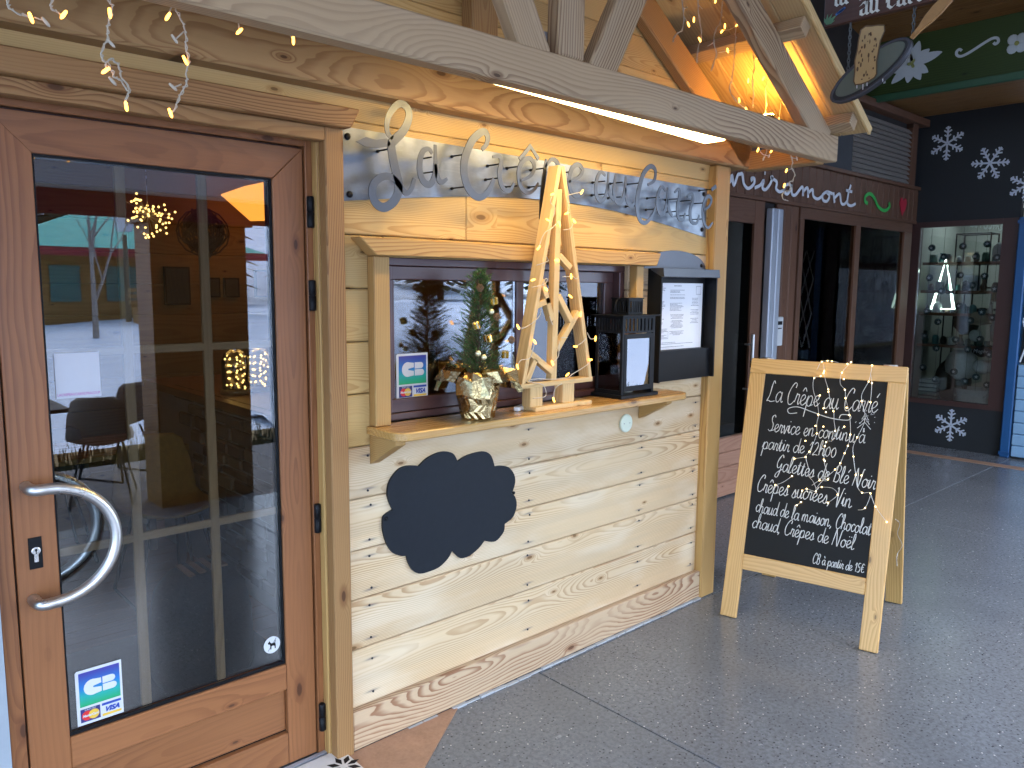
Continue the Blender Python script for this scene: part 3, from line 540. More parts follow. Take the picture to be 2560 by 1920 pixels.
LETTERS=[[(0.163,-0.045,2.137),(0.146,-0.045,2.147),(0.14,-0.045,2.171),(0.145,-0.045,2.199),(0.164,-0.045,2.23),(0.191,-0.045,2.251),(0.216,-0.045,2.247),(0.229,-0.045,2.227),(0.223,-0.045,2.195),(0.201,-0.045,2.161),(0.17,-0.045,2.132),(0.157,-0.045,2.117),(0.16,-0.045,2.087),(0.169,-0.045,2.047),(0.178,-0.045,2.017),(0.184,-0.045,1.992),(0.18,-0.045,1.957),(0.16,-0.045,1.927),(0.125,-0.045,1.909),(0.096,-0.045,1.919),(0.081,-0.045,1.946),(0.085,-0.045,1.977),(0.108,-0.045,2.001),(0.138,-0.045,2.011),(0.169,-0.045,2.003),(0.199,-0.045,1.974),(0.217,-0.045,1.963),(0.237,-0.045,1.981),(0.249,-0.045,2.014)],
[(0.325,-0.045,2.106),(0.311,-0.045,2.119),(0.288,-0.045,2.111),(0.274,-0.045,2.081),(0.272,-0.045,2.042),(0.285,-0.045,2.011),(0.308,-0.045,1.999),(0.326,-0.045,2.012),(0.337,-0.045,2.042),(0.339,-0.045,2.072),(0.338,-0.045,2.137)],
[(0.338,-0.045,2.072),(0.343,-0.045,2.04),(0.354,-0.045,2.018),(0.368,-0.045,2.014),(0.39,-0.045,2.028)],
[(0.549,-0.045,2.146),(0.572,-0.045,2.169),(0.577,-0.045,2.194),(0.563,-0.045,2.211),(0.538,-0.045,2.202),(0.506,-0.045,2.175),(0.482,-0.045,2.135),(0.467,-0.045,2.093),(0.467,-0.045,2.049),(0.482,-0.045,2.009),(0.509,-0.045,1.983),(0.539,-0.045,1.975),(0.571,-0.045,1.99),(0.594,-0.045,2.02),(0.608,-0.045,2.049)],
[(0.601,-0.045,2.126),(0.63,-0.045,2.132),(0.644,-0.045,2.117),(0.635,-0.045,2.065),(0.652,-0.045,2.02),(0.686,-0.045,2.011),(0.71,-0.045,2.042)],
[(0.738,-0.045,2.052),(0.797,-0.045,2.078),(0.816,-0.045,2.115),(0.794,-0.045,2.142),(0.755,-0.045,2.129),(0.734,-0.045,2.089),(0.743,-0.045,2.035),(0.778,-0.045,2.012),(0.815,-0.045,2.026),(0.839,-0.045,2.054)],
[(0.737,-0.045,2.132),(0.793,-0.045,2.188),(0.838,-0.045,2.145)],
[(0.881,-0.045,2.15),(0.869,-0.045,2.082),(0.858,-0.045,1.996),(0.851,-0.045,1.915)],
[(0.874,-0.045,2.118),(0.908,-0.045,2.151),(0.943,-0.045,2.143),(0.949,-0.045,2.104),(0.924,-0.045,2.058),(0.888,-0.045,2.048)],
[(1.009,-0.045,2.074),(1.068,-0.045,2.098),(1.092,-0.045,2.129),(1.065,-0.045,2.149),(1.029,-0.045,2.13),(1.012,-0.045,2.081),(1.026,-0.045,2.038),(1.061,-0.045,2.019),(1.106,-0.045,2.045)],
[(1.234,-0.045,2.121),(1.204,-0.045,2.134),(1.18,-0.045,2.097),(1.175,-0.045,2.051),(1.198,-0.045,2.017),(1.231,-0.045,2.027),(1.249,-0.045,2.073),(1.254,-0.045,2.139)],
[(1.253,-0.045,2.089),(1.264,-0.045,2.051),(1.292,-0.045,2.023)],
[(1.302,-0.045,2.136),(1.29,-0.045,2.061),(1.314,-0.045,2.017),(1.35,-0.045,2.031),(1.367,-0.045,2.084),(1.369,-0.045,2.132)],
[(1.368,-0.045,2.084),(1.381,-0.045,2.03),(1.411,-0.045,2.008),(1.432,-0.045,2.026)],
[(1.523,-0.045,2.11),(1.569,-0.045,2.134),(1.575,-0.045,2.179),(1.537,-0.045,2.192),(1.488,-0.045,2.151),(1.459,-0.045,2.076),(1.45,-0.045,2.011),(1.471,-0.045,1.956),(1.514,-0.045,1.942),(1.563,-0.045,1.977),(1.583,-0.045,2.013)],
[(1.657,-0.045,2.093),(1.628,-0.045,2.111),(1.602,-0.045,2.08),(1.596,-0.045,2.03),(1.62,-0.045,1.99),(1.653,-0.045,2.003),(1.67,-0.045,2.061),(1.671,-0.045,2.111)],
[(1.672,-0.045,2.061),(1.686,-0.045,2.012),(1.713,-0.045,1.986)],
[(1.725,-0.045,2.094),(1.757,-0.045,2.111),(1.766,-0.045,2.085),(1.751,-0.045,2.033),(1.76,-0.045,1.983),(1.797,-0.045,1.972),(1.817,-0.045,2.004)],
[(1.825,-0.045,2.082),(1.864,-0.045,2.098),(1.874,-0.045,2.068),(1.854,-0.045,2.023),(1.864,-0.045,1.972),(1.908,-0.045,1.964),(1.931,-0.045,2.003)],
[(1.961,-0.045,2.027),(2.011,-0.045,2.052),(2.028,-0.045,2.085),(1.999,-0.045,2.099),(1.969,-0.045,2.071),(1.958,-0.045,2.022),(1.973,-0.045,1.97),(2.009,-0.045,1.947),(2.046,-0.045,1.976)],
[(2.025,-0.045,2.132),(2.065,-0.045,2.153)]]
LBLADE=[[(0.021,-0.045,2.108),(0.059,-0.045,2.127),(0.099,-0.045,2.123),(0.14,-0.045,2.133),(0.155,-0.045,2.117),(0.145,-0.045,2.107),(0.098,-0.045,2.096),(0.055,-0.045,2.097)]]
RODS=[[(0.151,-0.045,2.101),(0.165,-0.045,2.022),(0.323,-0.045,2.094),(0.329,-0.045,2.045),(0.468,-0.045,2.12),(0.468,-0.045,2.006),(0.639,-0.045,2.105),(0.63,-0.045,2.053),(0.738,-0.045,2.107),(0.729,-0.045,2.034),(0.866,-0.045,2.113),(0.857,-0.045,2.045),(1.013,-0.045,2.114),(1.235,-0.045,2.099),(1.231,-0.045,2.045),(1.35,-0.045,2.105),(1.34,-0.045,2.042),(1.464,-0.045,2.112),(1.462,-0.045,2.014),(1.614,-0.045,2.063),(1.609,-0.045,2.01),(1.755,-0.045,2.067),(1.751,-0.045,2.009),(1.856,-0.045,2.067),(1.86,-0.045,1.998),(1.974,-0.045,2.065),(1.971,-0.045,1.988),(2.028,-0.045,2.134)]]
MIRAMONT=[[(3.815,1.035,2.413),(3.838,1.035,2.484),(3.888,1.035,2.443),(3.911,1.035,2.494),(3.94,1.035,2.422),(3.988,1.035,2.502),(4.022,1.035,2.512)],
[(4.022,1.035,2.512),(4.052,1.035,2.515),(4.081,1.035,2.445),(4.145,1.035,2.418),(4.22,1.035,2.458),(4.224,1.035,2.499),(4.185,1.035,2.497),(4.196,1.035,2.476)],
[(4.238,1.035,2.431),(4.316,1.035,2.458),(4.364,1.035,2.5),(4.35,1.035,2.443),(4.4,1.035,2.431),(4.465,1.035,2.48)],
[(4.372,1.035,2.557),(4.385,1.035,2.556)],
[(4.465,1.035,2.48),(4.499,1.035,2.534),(4.471,1.035,2.531),(4.564,1.035,2.505),(4.558,1.035,2.453),(4.62,1.035,2.433),(4.695,1.035,2.458)],
[(4.784,1.035,2.508),(4.709,1.035,2.494),(4.685,1.035,2.444),(4.743,1.035,2.426),(4.795,1.035,2.474),(4.803,1.035,2.503),(4.817,1.035,2.434),(4.872,1.035,2.428),(4.93,1.035,2.47)],
[(4.93,1.035,2.47),(4.989,1.035,2.504),(5.005,1.035,2.43)],
[(4.999,1.035,2.462),(5.074,1.035,2.506),(5.094,1.035,2.424)],
[(5.088,1.035,2.461),(5.164,1.035,2.499),(5.186,1.035,2.445),(5.266,1.035,2.428),(5.346,1.035,2.46)],
[(5.422,1.035,2.503),(5.351,1.035,2.469),(5.367,1.035,2.424),(5.44,1.035,2.423),(5.477,1.035,2.47),(5.422,1.035,2.503),(5.532,1.035,2.494)],
[(5.551,1.035,2.507),(5.585,1.035,2.42)],
[(5.584,1.035,2.465),(5.671,1.035,2.505),(5.711,1.035,2.43),(5.769,1.035,2.42),(5.822,1.035,2.45)],
[(5.883,1.035,2.603),(5.84,1.035,2.51),(5.837,1.035,2.432),(5.919,1.035,2.418),(6.001,1.035,2.444)],
[(5.796,1.035,2.547),(5.917,1.035,2.544)]]
SQUIG=[[(6.261,1.035,2.465),(6.204,1.035,2.479),(6.202,1.035,2.527),(6.298,1.035,2.558),(6.402,1.035,2.525),(6.501,1.035,2.451),(6.653,1.035,2.426),(6.76,1.035,2.47),(6.74,1.035,2.511)]]
AWIRES=[[(0.334,1.288),(0.354,1.331),(0.401,1.336),(0.431,1.331)],
[(0.37,1.285),(0.356,1.259),(0.327,1.247),(0.328,1.19),(0.354,1.123),(0.366,1.067),(0.363,1.025),(0.369,0.974),(0.36,0.927),(0.344,0.881),(0.33,0.853),(0.352,0.789),(0.351,0.765),(0.381,0.735),(0.396,0.694),(0.352,0.699),(0.332,0.687)],
[(0.363,1.322),(0.377,1.253),(0.399,1.196),(0.415,1.138),(0.434,1.091),(0.441,1.043),(0.452,0.996),(0.445,0.947),(0.417,0.937),(0.416,0.851),(0.445,0.759),(0.407,0.749),(0.373,0.719)],
[(0.489,1.337),(0.453,1.283),(0.451,1.229),(0.475,1.2),(0.482,1.159),(0.508,1.079),(0.522,0.986),(0.517,0.931),(0.506,0.894),(0.492,0.844),(0.472,0.811),(0.421,0.751),(0.395,0.708)],
[(0.584,1.328),(0.582,1.287),(0.577,1.248),(0.554,1.189),(0.556,1.151),(0.579,1.067),(0.554,0.977),(0.541,0.93),(0.547,0.883),(0.566,0.798),(0.578,0.745),(0.602,0.719),(0.638,0.722),(0.622,0.65),(0.593,0.636)],
[(0.581,1.287),(0.592,1.242),(0.595,1.15)],
[(0.638,0.722),(0.666,0.664),(0.72,0.602)],
[(0.276,0.751),(0.237,0.714),(0.201,0.696)],
[(0.42,0.718),(0.469,0.72),(0.496,0.693),(0.457,0.648)],
[(0.278,0.838),(0.328,0.852)],
[(0.333,0.631),(0.315,0.613)]]
ADOTS=[(0.354,1.331),(0.38,1.337),(0.401,1.336),(0.37,1.285),(0.368,1.275),(0.356,1.259),(0.327,1.247),(0.399,1.196),(0.401,1.184),(0.363,1.163),(0.387,1.101),(0.4,1.083),(0.434,1.091),(0.366,1.067),(0.359,1.011),(0.396,1.011),(0.369,0.974),(0.452,0.996),(0.32,0.932),(0.417,0.937),(0.413,0.917),(0.344,0.881),(0.33,0.853),(0.278,0.838),(0.416,0.851),(0.421,0.845),(0.276,0.751),(0.407,0.749),(0.445,0.759),(0.42,0.718),(0.396,0.694),(0.332,0.687),(0.352,0.699),(0.201,0.696),(0.265,0.698),(0.496,0.693),(0.457,0.648),(0.333,0.631),(0.315,0.613),(0.489,1.337),(0.473,1.328),(0.453,1.283),(0.465,1.252),(0.475,1.2),(0.482,1.159),(0.492,1.114),(0.508,1.079),(0.491,1.021),(0.522,0.986),(0.517,0.931),(0.506,0.894),(0.492,0.844),(0.472,0.811),(0.584,1.328),(0.577,1.248),(0.592,1.242),(0.595,1.15),(0.556,1.151),(0.554,0.977),(0.547,0.883),(0.566,0.798),(0.591,0.799),(0.602,0.719),(0.638,0.722),(0.622,0.65),(0.666,0.664),(0.72,0.602)]
TBULBS=[[(0.952,-0.115,1.693),(0.951,-0.115,1.614),(1.012,-0.115,1.544),(1.106,-0.115,1.441),(0.985,-0.115,1.412),(1.078,-0.115,1.353),(0.939,-0.115,1.3),(0.852,-0.115,1.354),(0.864,-0.115,1.203),(0.753,-0.115,1.442),(0.664,-0.115,1.351),(0.665,-0.115,1.502),(0.813,-0.115,1.642),(0.743,-0.115,1.678),(0.869,-0.115,1.757),(0.841,-0.115,2.006),(0.922,-0.115,1.939),(1.005,-0.115,2.027),(0.963,-0.115,1.913),(0.816,-0.115,1.907),(0.882,-0.115,1.894),(0.768,-0.115,1.798),(0.869,-0.115,1.754)]]
TCABLES=[[(0.75,-0.112,1.221),(0.811,-0.112,1.22),(0.823,-0.112,1.237),(0.804,-0.112,1.269),(0.752,-0.112,1.282),(0.725,-0.112,1.293),(0.779,-0.112,1.295),(0.835,-0.112,1.289),(0.936,-0.112,1.286),(0.975,-0.112,1.301),(1.021,-0.112,1.317),(1.068,-0.112,1.337),(1.081,-0.112,1.352)],
[(0.868,-0.112,1.202),(0.867,-0.112,1.233),(0.879,-0.112,1.254),(0.911,-0.112,1.265)],
[(0.666,-0.112,1.35),(0.683,-0.112,1.373),(0.73,-0.112,1.378),(0.747,-0.112,1.408),(0.756,-0.112,1.442)],
[(0.668,-0.112,1.502),(0.693,-0.112,1.495),(0.746,-0.112,1.515),(0.781,-0.112,1.54),(0.787,-0.112,1.565)],
[(0.836,-0.112,1.536),(0.846,-0.112,1.517),(0.855,-0.112,1.503)],
[(0.738,-0.112,1.65),(0.773,-0.112,1.655),(0.809,-0.112,1.664),(0.821,-0.112,1.679),(0.812,-0.112,1.683),(0.797,-0.112,1.663),(0.816,-0.112,1.642)],
[(0.904,-0.112,1.691),(0.955,-0.112,1.694),(0.985,-0.112,1.685),(0.998,-0.112,1.696)],
[(0.9,-0.112,1.451),(0.939,-0.112,1.45)],
[(1.109,-0.112,1.441),(1.078,-0.112,1.44),(1.057,-0.112,1.466)],
[(0.76,-0.112,1.733),(0.802,-0.112,1.744),(0.826,-0.112,1.753),(0.813,-0.112,1.766)],
[(0.855,-0.112,1.354),(0.889,-0.112,1.379),(0.891,-0.112,1.441)],
[(0.989,-0.112,1.412),(1.025,-0.112,1.426),(1.051,-0.112,1.443)],
[(0.844,-0.112,2.007),(0.832,-0.112,1.975),(0.858,-0.112,1.956),(0.849,-0.112,1.92)],
[(1.009,-0.112,2.028),(0.955,-0.112,2.016),(0.924,-0.112,2.003),(0.935,-0.112,1.968),(0.925,-0.112,1.939)],
[(0.771,-0.112,1.798),(0.8,-0.112,1.854),(0.844,-0.112,1.878),(0.879,-0.112,1.908)],
[(0.966,-0.112,1.913),(0.948,-0.112,1.883),(0.906,-0.112,1.874)]]
# ------------------------------------------------------------------ single-stroke handwriting
def _g(adv, *pl): return (adv, pl)
FONT = {
'a': _g(1.0, [(.78, .8), (.5, 1), (.17, .8), (.06, .4), (.25, .02), (.55, .12), (.78, .6), (.82, 1), (.8, .3), (.92, .02), (1.08, .15)]),
'b': _g(.95, [(.1, .4), (.35, 1.3), (.3, 2), (.1, 1.7), (.1, .3), (.3, 0), (.65, .15), (.75, .6), (.6, .9), (.95, .8)]),
'c': _g(.8, [(.72, .8), (.5, 1), (.18, .78), (.08, .38), (.3, .02), (.6, .08), (.85, .35)]),
'd': _g(1.0, [(.75, .8), (.45, 1), (.12, .72), (.08, .25), (.35, 0), (.65, .25), (.82, 1.1), (.9, 2), (.83, .6), (.92, .03), (1.08, .15)]),
'e': _g(.85, [(.02, .3), (.45, .5), (.66, .8), (.48, 1), (.2, .85), (.1, .4), (.32, .02), (.6, .08), (.88, .35)]),
'g': _g(.95, [(.75, .85), (.45, 1), (.12, .7), (.15, .2), (.5, .1), (.75, .5), (.8, 1), (.76, 0), (.6, -.8), (.25, -.9), (.2, -.5), (.95, .2)]),
'h': _g(1.0, [(.05, .4), (.35, 1.4), (.28, 2), (.12, 1.7), (.1, .0)], [(.1, .4), (.4, .95), (.68, .8), (.66, .2), (.8, 0), (1.0, .2)]),
'i': _g(.5, [(.0, .2), (.2, 1), (.17, .2), (.3, 0), (.5, .2)], [(.22, 1.38), (.25, 1.48)]),
'l': _g(.55, [(.0, .2), (.35, 1.3), (.32, 2), (.14, 1.8), (.12, .3), (.28, 0), (.55, .2)]),
'm': _g(1.55, [(.0, .2), (.12, .95), (.12, 0)], [(.12, .55), (.4, 1), (.58, .75), (.57, 0)], [(.57, .55), (.88, 1), (1.08, .75), (1.08, .2), (1.2, 0), (1.5, .25)]),
'n': _g(1.1, [(.0, .2), (.12, .95), (.12, 0)], [(.12, .55), (.45, 1), (.65, .75), (.64, .2), (.78, 0), (1.08, .25)]),
'o': _g(.9, [(.5, 1), (.15, .8), (.08, .3), (.35, 0), (.7, .25), (.72, .8), (.48, 1), (.6, .85), (.95, .9)]),
'p': _g(1.0, [(.0, .2), (.22, 1), (.15, 0), (.08, -1.0)], [(.18, .6), (.48, 1), (.78, .8), (.72, .2), (.42, 0), (.2, .15)], [(.5, .02), (.98, .2)]),
'r': _g(.7, [(.0, .2), (.18, 1.02), (.25, .9), (.5, .92), (.45, .3), (.55, 0), (.72, .2)]),
's': _g(.75, [(.0, .15), (.35, .9), (.42, 1), (.55, .5), (.5, .1), (.25, 0), (.1, .15)], [(.5, .08), (.78, .25)]),
't': _g(.65, [(.05, .3), (.3, 1.6), (.22, .4), (.32, 0), (.62, .25)], [(.0, 1.1), (.5, 1.15)]),
'u': _g(1.0, [(.0, .4), (.14, 1), (.12, .3), (.3, 0), (.6, .2), (.74, 1), (.72, .3), (.84, 0), (1.03, .2)]),
'v': _g(.85, [(.0, .7), (.12, 1), (.3, .05), (.42, .05), (.68, .95), (.88, .85)]),
'L': _g(1.2, [(.75, 1.75), (.55, 2), (.4, 1.6), (.3, .6), (.05, .05), (.25, .1), (.6, 0), (1.15, .1)]),
'C': _g(1.15, [(.95, 1.6), (1.0, 1.95), (.7, 2.05), (.3, 1.5), (.12, .8), (.3, .1), (.7, .02), (1.1, .4)]),
'S': _g(1.1, [(.95, 1.75), (.75, 2.05), (.4, 1.8), (.45, 1.3), (.75, .9), (.75, .3), (.4, 0), (.05, .2)], [(.4, 0), (1.1, .2)]),
'G': _g(1.15, [(.9, 1.7), (.65, 2.05), (.25, 1.5), (.1, .9), (.3, .4), (.65, .5), (.85, .95), (.8, .0), (.6, -.75), (.2, -.7), (.4, -.2), (1.15, .3)]),
'B': _g(1.05, [(.15, 0), (.3, 2)], [(.1, 1.7), (.5, 2.05), (.85, 1.75), (.7, 1.2), (.35, 1.05), (.8, .9), (.9, .4), (.6, 0), (.15, .1)]),
'N': _g(1.4, [(.05, 0), (.3, 1.95), (.4, 1.9), (.85, .05), (1.0, .3), (1.2, 2), (1.35, 2.05)]),
'V': _g(1.1, [(.1, 1.9), (.25, 2), (.4, .05), (.5, .05), (.95, 1.9), (1.1, 2)]),
'E': _g(1, [(.85, 1.75), (.55, 2), (.25, 1.6), (.5, 1.1), (.15, .6), (.35, .05), (.9, .3)]),
'0': _g(.9, [(.45, 1.3), (.12, .9), (.12, .3), (.4, 0), (.7, .35), (.7, .95), (.45, 1.3)]),
'1': _g(.7, [(.1, 1.2), (.45, 1.7), (.35, 0)]),
'2': _g(.95, [(.1, 1.4), (.4, 1.75), (.7, 1.4), (.5, .7), (.05, .05), (.4, .1), (.85, .05)]),
'5': _g(.95, [(.8, 1.75), (.3, 1.7), (.22, 1.0), (.6, 1.05), (.75, .5), (.4, 0), (.05, .15)]),
'€': _g(1.1, [(.95, 1.5), (.6, 1.75), (.3, 1.3), (.25, .5), (.55, .05), (1.0, .3)], [(.05, 1.05), (.75, 1.1)], [(.05, .7), (.7, .75)]),
',': _g(.45, [(.2, .1), (.22, 0), (.08, -.3)]), ' ': _g(.6), "'": _g(.3, [(.15, 1.9), (.1, 1.6)])}
ACC = {'é': ('e', [(.45, 1.35), (.7, 1.75)]), 'ê': ('e', [(.15, 1.3), (.42, 1.65), (.7, 1.3)]), 'à': ('a', [(.35, 1.75), (.6, 1.35)]), 'è': ('e', [(.3, 1.75), (.5, 1.35)])}
ACC2 = {'ë': ('e', [(.25, 1.4), (.28, 1.5)], [(.6, 1.4), (.63, 1.5)])}
def script(text, width=None, xh=0.02, slant=0.15, jit=0.0):
    out = []; x = 0.0; rn = random.Random(text)
    for ch in text:
        ex = []
        if ch in ACC: ch, e = ACC[ch]; ex = [e]
        elif ch in ACC2: ch, *ex = ACC2[ch]
        adv, pls = FONT[ch]; dy = rn.uniform(-jit, jit)
        for pl in list(pls)+ex: out.append([(x+a+slant*b, b+dy) for a, b in pl])
        x += adv
    k = xh if width is None else width/x
    return [[(a*k, b*xh) for a, b in pl] for pl in out], x*k

# ------------------------------------------------------------------ metal shop sign on the wall
sg = thing('metal_wall_sign', (1.05, 0.03, 1.9), 'long arched steel sign plate with cut-out cursive shop name standing off it', 'sign')
arc = [(0.0, 1.925)]+[(0.04+2.05*k/24, 1.925+0.083*math.sin(math.pi*min(1, max(0, (k/24)*1.0)))-0.018*(k/24)) for k in range(1, 25)]
pl = [(0.0, 2.166), (2.10, 2.150)]+[(x, z) for x, z in reversed([(0.0+2.10*k/24, 1.925+0.088*math.sin(math.pi*k/24)-0.018*k/24) for k in range(25)])]
obj('back_plate', G().prism([(x, 0.0335, z) for x, z in pl], (0, -0.003, 0)), M_galv, sg)
for x, z in [(0.035, 2.135), (0.04, 1.95), (2.07, 2.12), (2.065, 1.945)]:
    obj('screw', G().lathe([(0.011, 0), (0.011, 0.004), (0.005, 0.007)], (x, 0.0303, z), 10, Matrix.Rotation(R(90), 4, 'X')), M_black, sg, True)
for i, pts in enumerate(LETTERS):
    P = smooth_pts(pts, 7) if i != 6 else [Vector(p) for p in pts]; n = len(P)
    wmax = 0.032 if i in (0, 3) else (0.024 if i in (1, 14) else 0.020)
    ws = [wmax*(0.45+0.55*math.sin(math.pi*min(1, max(0.0, (k+1)/(n+1))))) for k in range(n)]
    obj('letter_stroke', G().ribbon(P, ws, (0, -1, 0), 0.003), M_letter, sg)
obj('letter_stroke', G().prism([(p[0], p[1], p[2]) for p in LBLADE[0]], (0, 0.003, 0)), M_letter, sg)
for p in RODS[0]:
    gr = G().tube([(p[0], p[1]+0.003, p[2]), (p[0], 0.031, p[2]+0.001)], 0.0028, 6).lathe([(0.006, 0), (0.006, 0.005)], (p[0], 0.031, p[2]), 6, Matrix.Rotation(R(90), 4, 'X'))
    obj('stand_off_rod', gr, M_black, sg)

# ------------------------------------------------------------------ cloud shaped slate
CL = [(0.31, 0.992), (0.348, 1.016), (0.401, 1.03), (0.445, 1.027), (0.473, 1.013), (0.491, 0.982), (0.528, 0.997), (0.585, 1.004), (0.633, 1.001), (0.663, 0.978), (0.68, 0.933), (0.714, 0.932), (0.755, 0.92), (0.786, 0.886), (0.792, 0.849), (0.775, 0.806), (0.793, 0.789), (0.802, 0.752), (0.783, 0.707), (0.736, 0.685), (0.731, 0.654), (0.696, 0.626), (0.665, 0.625), (0.627, 0.638), (0.596, 0.613), (0.547, 0.593), (0.509, 0.593), (0.49, 0.606), (0.463, 0.635), (0.444, 0.609), (0.399, 0.583), (0.337, 0.577), (0.302, 0.583), (0.277, 0.602), (0.26, 0.631), (0.25, 0.664), (0.227, 0.668), (0.194, 0.686), (0.167, 0.724), (0.151, 0.776), (0.149, 0.811), (0.156, 0.834), (0.193, 0.849), (0.177, 0.882), (0.171, 0.918), (0.182, 0.957), (0.215, 0.99), (0.247, 1.0), (0.28, 0.998)]
sharp = {0, 5, 10, 15, 19, 23, 28, 35, 42}
def cloud_outline():
    n = len(CL); out = []; ids = sorted(sharp)
    for a, b in zip(ids, ids[1:]+[ids[0]+n]):
        seg = [(CL[i % n][0], 0, CL[i % n][1]) for i in range(a, b+1)]; out += smooth_pts(seg, 3)[:-1]
    return out
cl = thing('cloud_board', (0.47, 0.03, 0.577), 'blank dark slate cut as a cloud, screwed below the serving shelf', 'chalkboard')
obj('slate', G().prism([(p.x, 0.0345, p.z) for p in cloud_outline()], (0, -0.010, 0)), M_cloud, cl)
for x, z in ((0.163, 0.822), (0.783, 0.808)): obj('screw', G().lathe([(0.007, 0), (0.007, 0.003), (0.003, 0.005)], (x, 0.0243, z), 10, Matrix.Rotation(R(90), 4, 'X')), M_black, cl, True)
dc = obj('wall_disc', G().lathe([(0.041, 0), (0.043, 0.004), (0.043, 0.010), (0.038, 0.013)], (1.502, 0.0345, 1.018), 28, Matrix.Rotation(R(90), 4, 'X')), plain('ivory_plastic', (0.66, 0.72, 0.58), 0.4, var=0.03), None, False)
tag(dc, 'round ivory disc cover fixed on the planks beneath the shelf', 'disc')
for sx, sz in ((-0.02, 0), (0.02, 0)): obj('cover_screw', G().lathe([(0.0025, 0), (0.0025, 0.0012)], (1.502+sx, 0.0214, 1.018+sz), 8, Matrix.Rotation(R(90), 4, 'X')), M_seal, dc)

# ------------------------------------------------------------------ menu display case
mn = thing('menu_display', (1.87, 0.0, 1.2), 'black metal menu display case with arched top holding a printed sheet', 'menu board')
M_steeldark = plain('dark_brushed_steel', (0.10, 0.105, 0.12), 0.42, 0.8)
obj('case_back', G().box(1.655, 2.098, 0.020, 0.0345, 1.203, 1.742), M_black, mn, bevel=0.001)
obj('case_side', G().box(1.645, 1.6548, -0.045, 0.0345, 1.203, 1.742), M_black, mn); obj('case_side', G().box(2.0985, 2.108, -0.045, 0.0345, 1.203, 1.742), M_black, mn)
obj('lower_cover', G().prism([(1.6552, -0.022, 1.203), (1.6552, -0.020, 1.3505), (1.6552, 0.0195, 1.3505), (1.6552, 0.0195, 1.203)], (0.443, 0, 0)), M_black, mn)
arch = [(1.60, 1.742), (2.115, 1.742)]+[(1.8575+0.25*math.cos(a), 1.748+0.085*math.sin(a)) for a in [math.pi*k/18 for k in range(19)]]
obj('arched_top', G().prism([(x, 0.0345, z) for x, z in arch], (0, -0.006, 0)), M_steeldark, mn)
for x in (1.64, 2.07): obj('screw', G().lathe([(0.009, 0), (0.009, 0.004), (0.004, 0.007)], (x, 0.0285, 1.765), 10, Matrix.Rotation(R(90), 4, 'X')), M_black, mn, True)
obj('light_hood', G().prism([(1.6445, 0.0195, 1.744), (1.6445, -0.055, 1.744), (1.6445, -0.060, 1.704), (1.6445, -0.045, 1.702), (1.6445, 0.0195, 1.735)], (0.464, 0, 0)), M_steeldark, mn, bevel=0.001)
ppl = obj('menu_sheet', G().box(1.668, 2.072, 0.0165, 0.0188, 1.3515, 1.675), plain('lit_white_paper', (0.84, 0.84, 0.86), 0.7, var=0.02), mn)
gp = G(); rn = random.Random(3)
def textrows(x0, x1, z0, z1, pitch, y, hgt=0.0022, fill=0.8, ctr=False):
    z = z1
    while z > z0:
        if rn.random() < fill:
            L = (x1-x0)*rn.uniform(0.45, 1.0); x = x0+((x1-x0)-L)/2 if ctr else x0; e = x+L
            while x < e:
                w = rn.uniform(0.004, 0.013); gp.poly([(x, y, z), (min(x+w, e), y, z), (min(x+w, e), y, z+hgt), (x, y, z+hgt)]); x += w+0.0025
        z -= pitch
yy = 0.0162
textrows(1.682, 1.765, 1.52, 1.655, 0.0058, yy); textrows(1.80, 1.925, 1.535, 1.640, 0.0058, yy, ctr=False); textrows(1.80, 1.92, 1.42, 1.52, 0.0058, yy, ctr=True)
textrows(1.97, 2.045, 1.47, 1.60, 0.0072, yy, fill=0.6, ctr=True); textrows(1.682, 1.785, 1.40, 1.50, 0.006, yy); textrows(1.70, 2.03, 1.36, 1.385, 0.007, yy)
textrows(1.83, 1.90, 1.652, 1.66, 0.01, yy, 0.0035, 1.0)
for (a, b, c, d) in [(2.015, 2.055, 1.62, 1.66), (1.676, 1.79, 1.405, 1.44)]:
    for q in ([(a, c), (b, c), (b, c+.0015), (a, c+.0015)], [(a, d), (b, d), (b, d+.0015), (a, d+.0015)], [(a, c), (a+.0015, c), (a+.0015, d), (a, d)], [(b, c), (b+.0015, c), (b+.0015, d), (b, d)]): gp.poly([(x, yy, z) for x, z in q])
obj('printed_text', gp, plain('grey_ink', (0.12, 0.12, 0.15), 0.7), ppl, recalc=False)

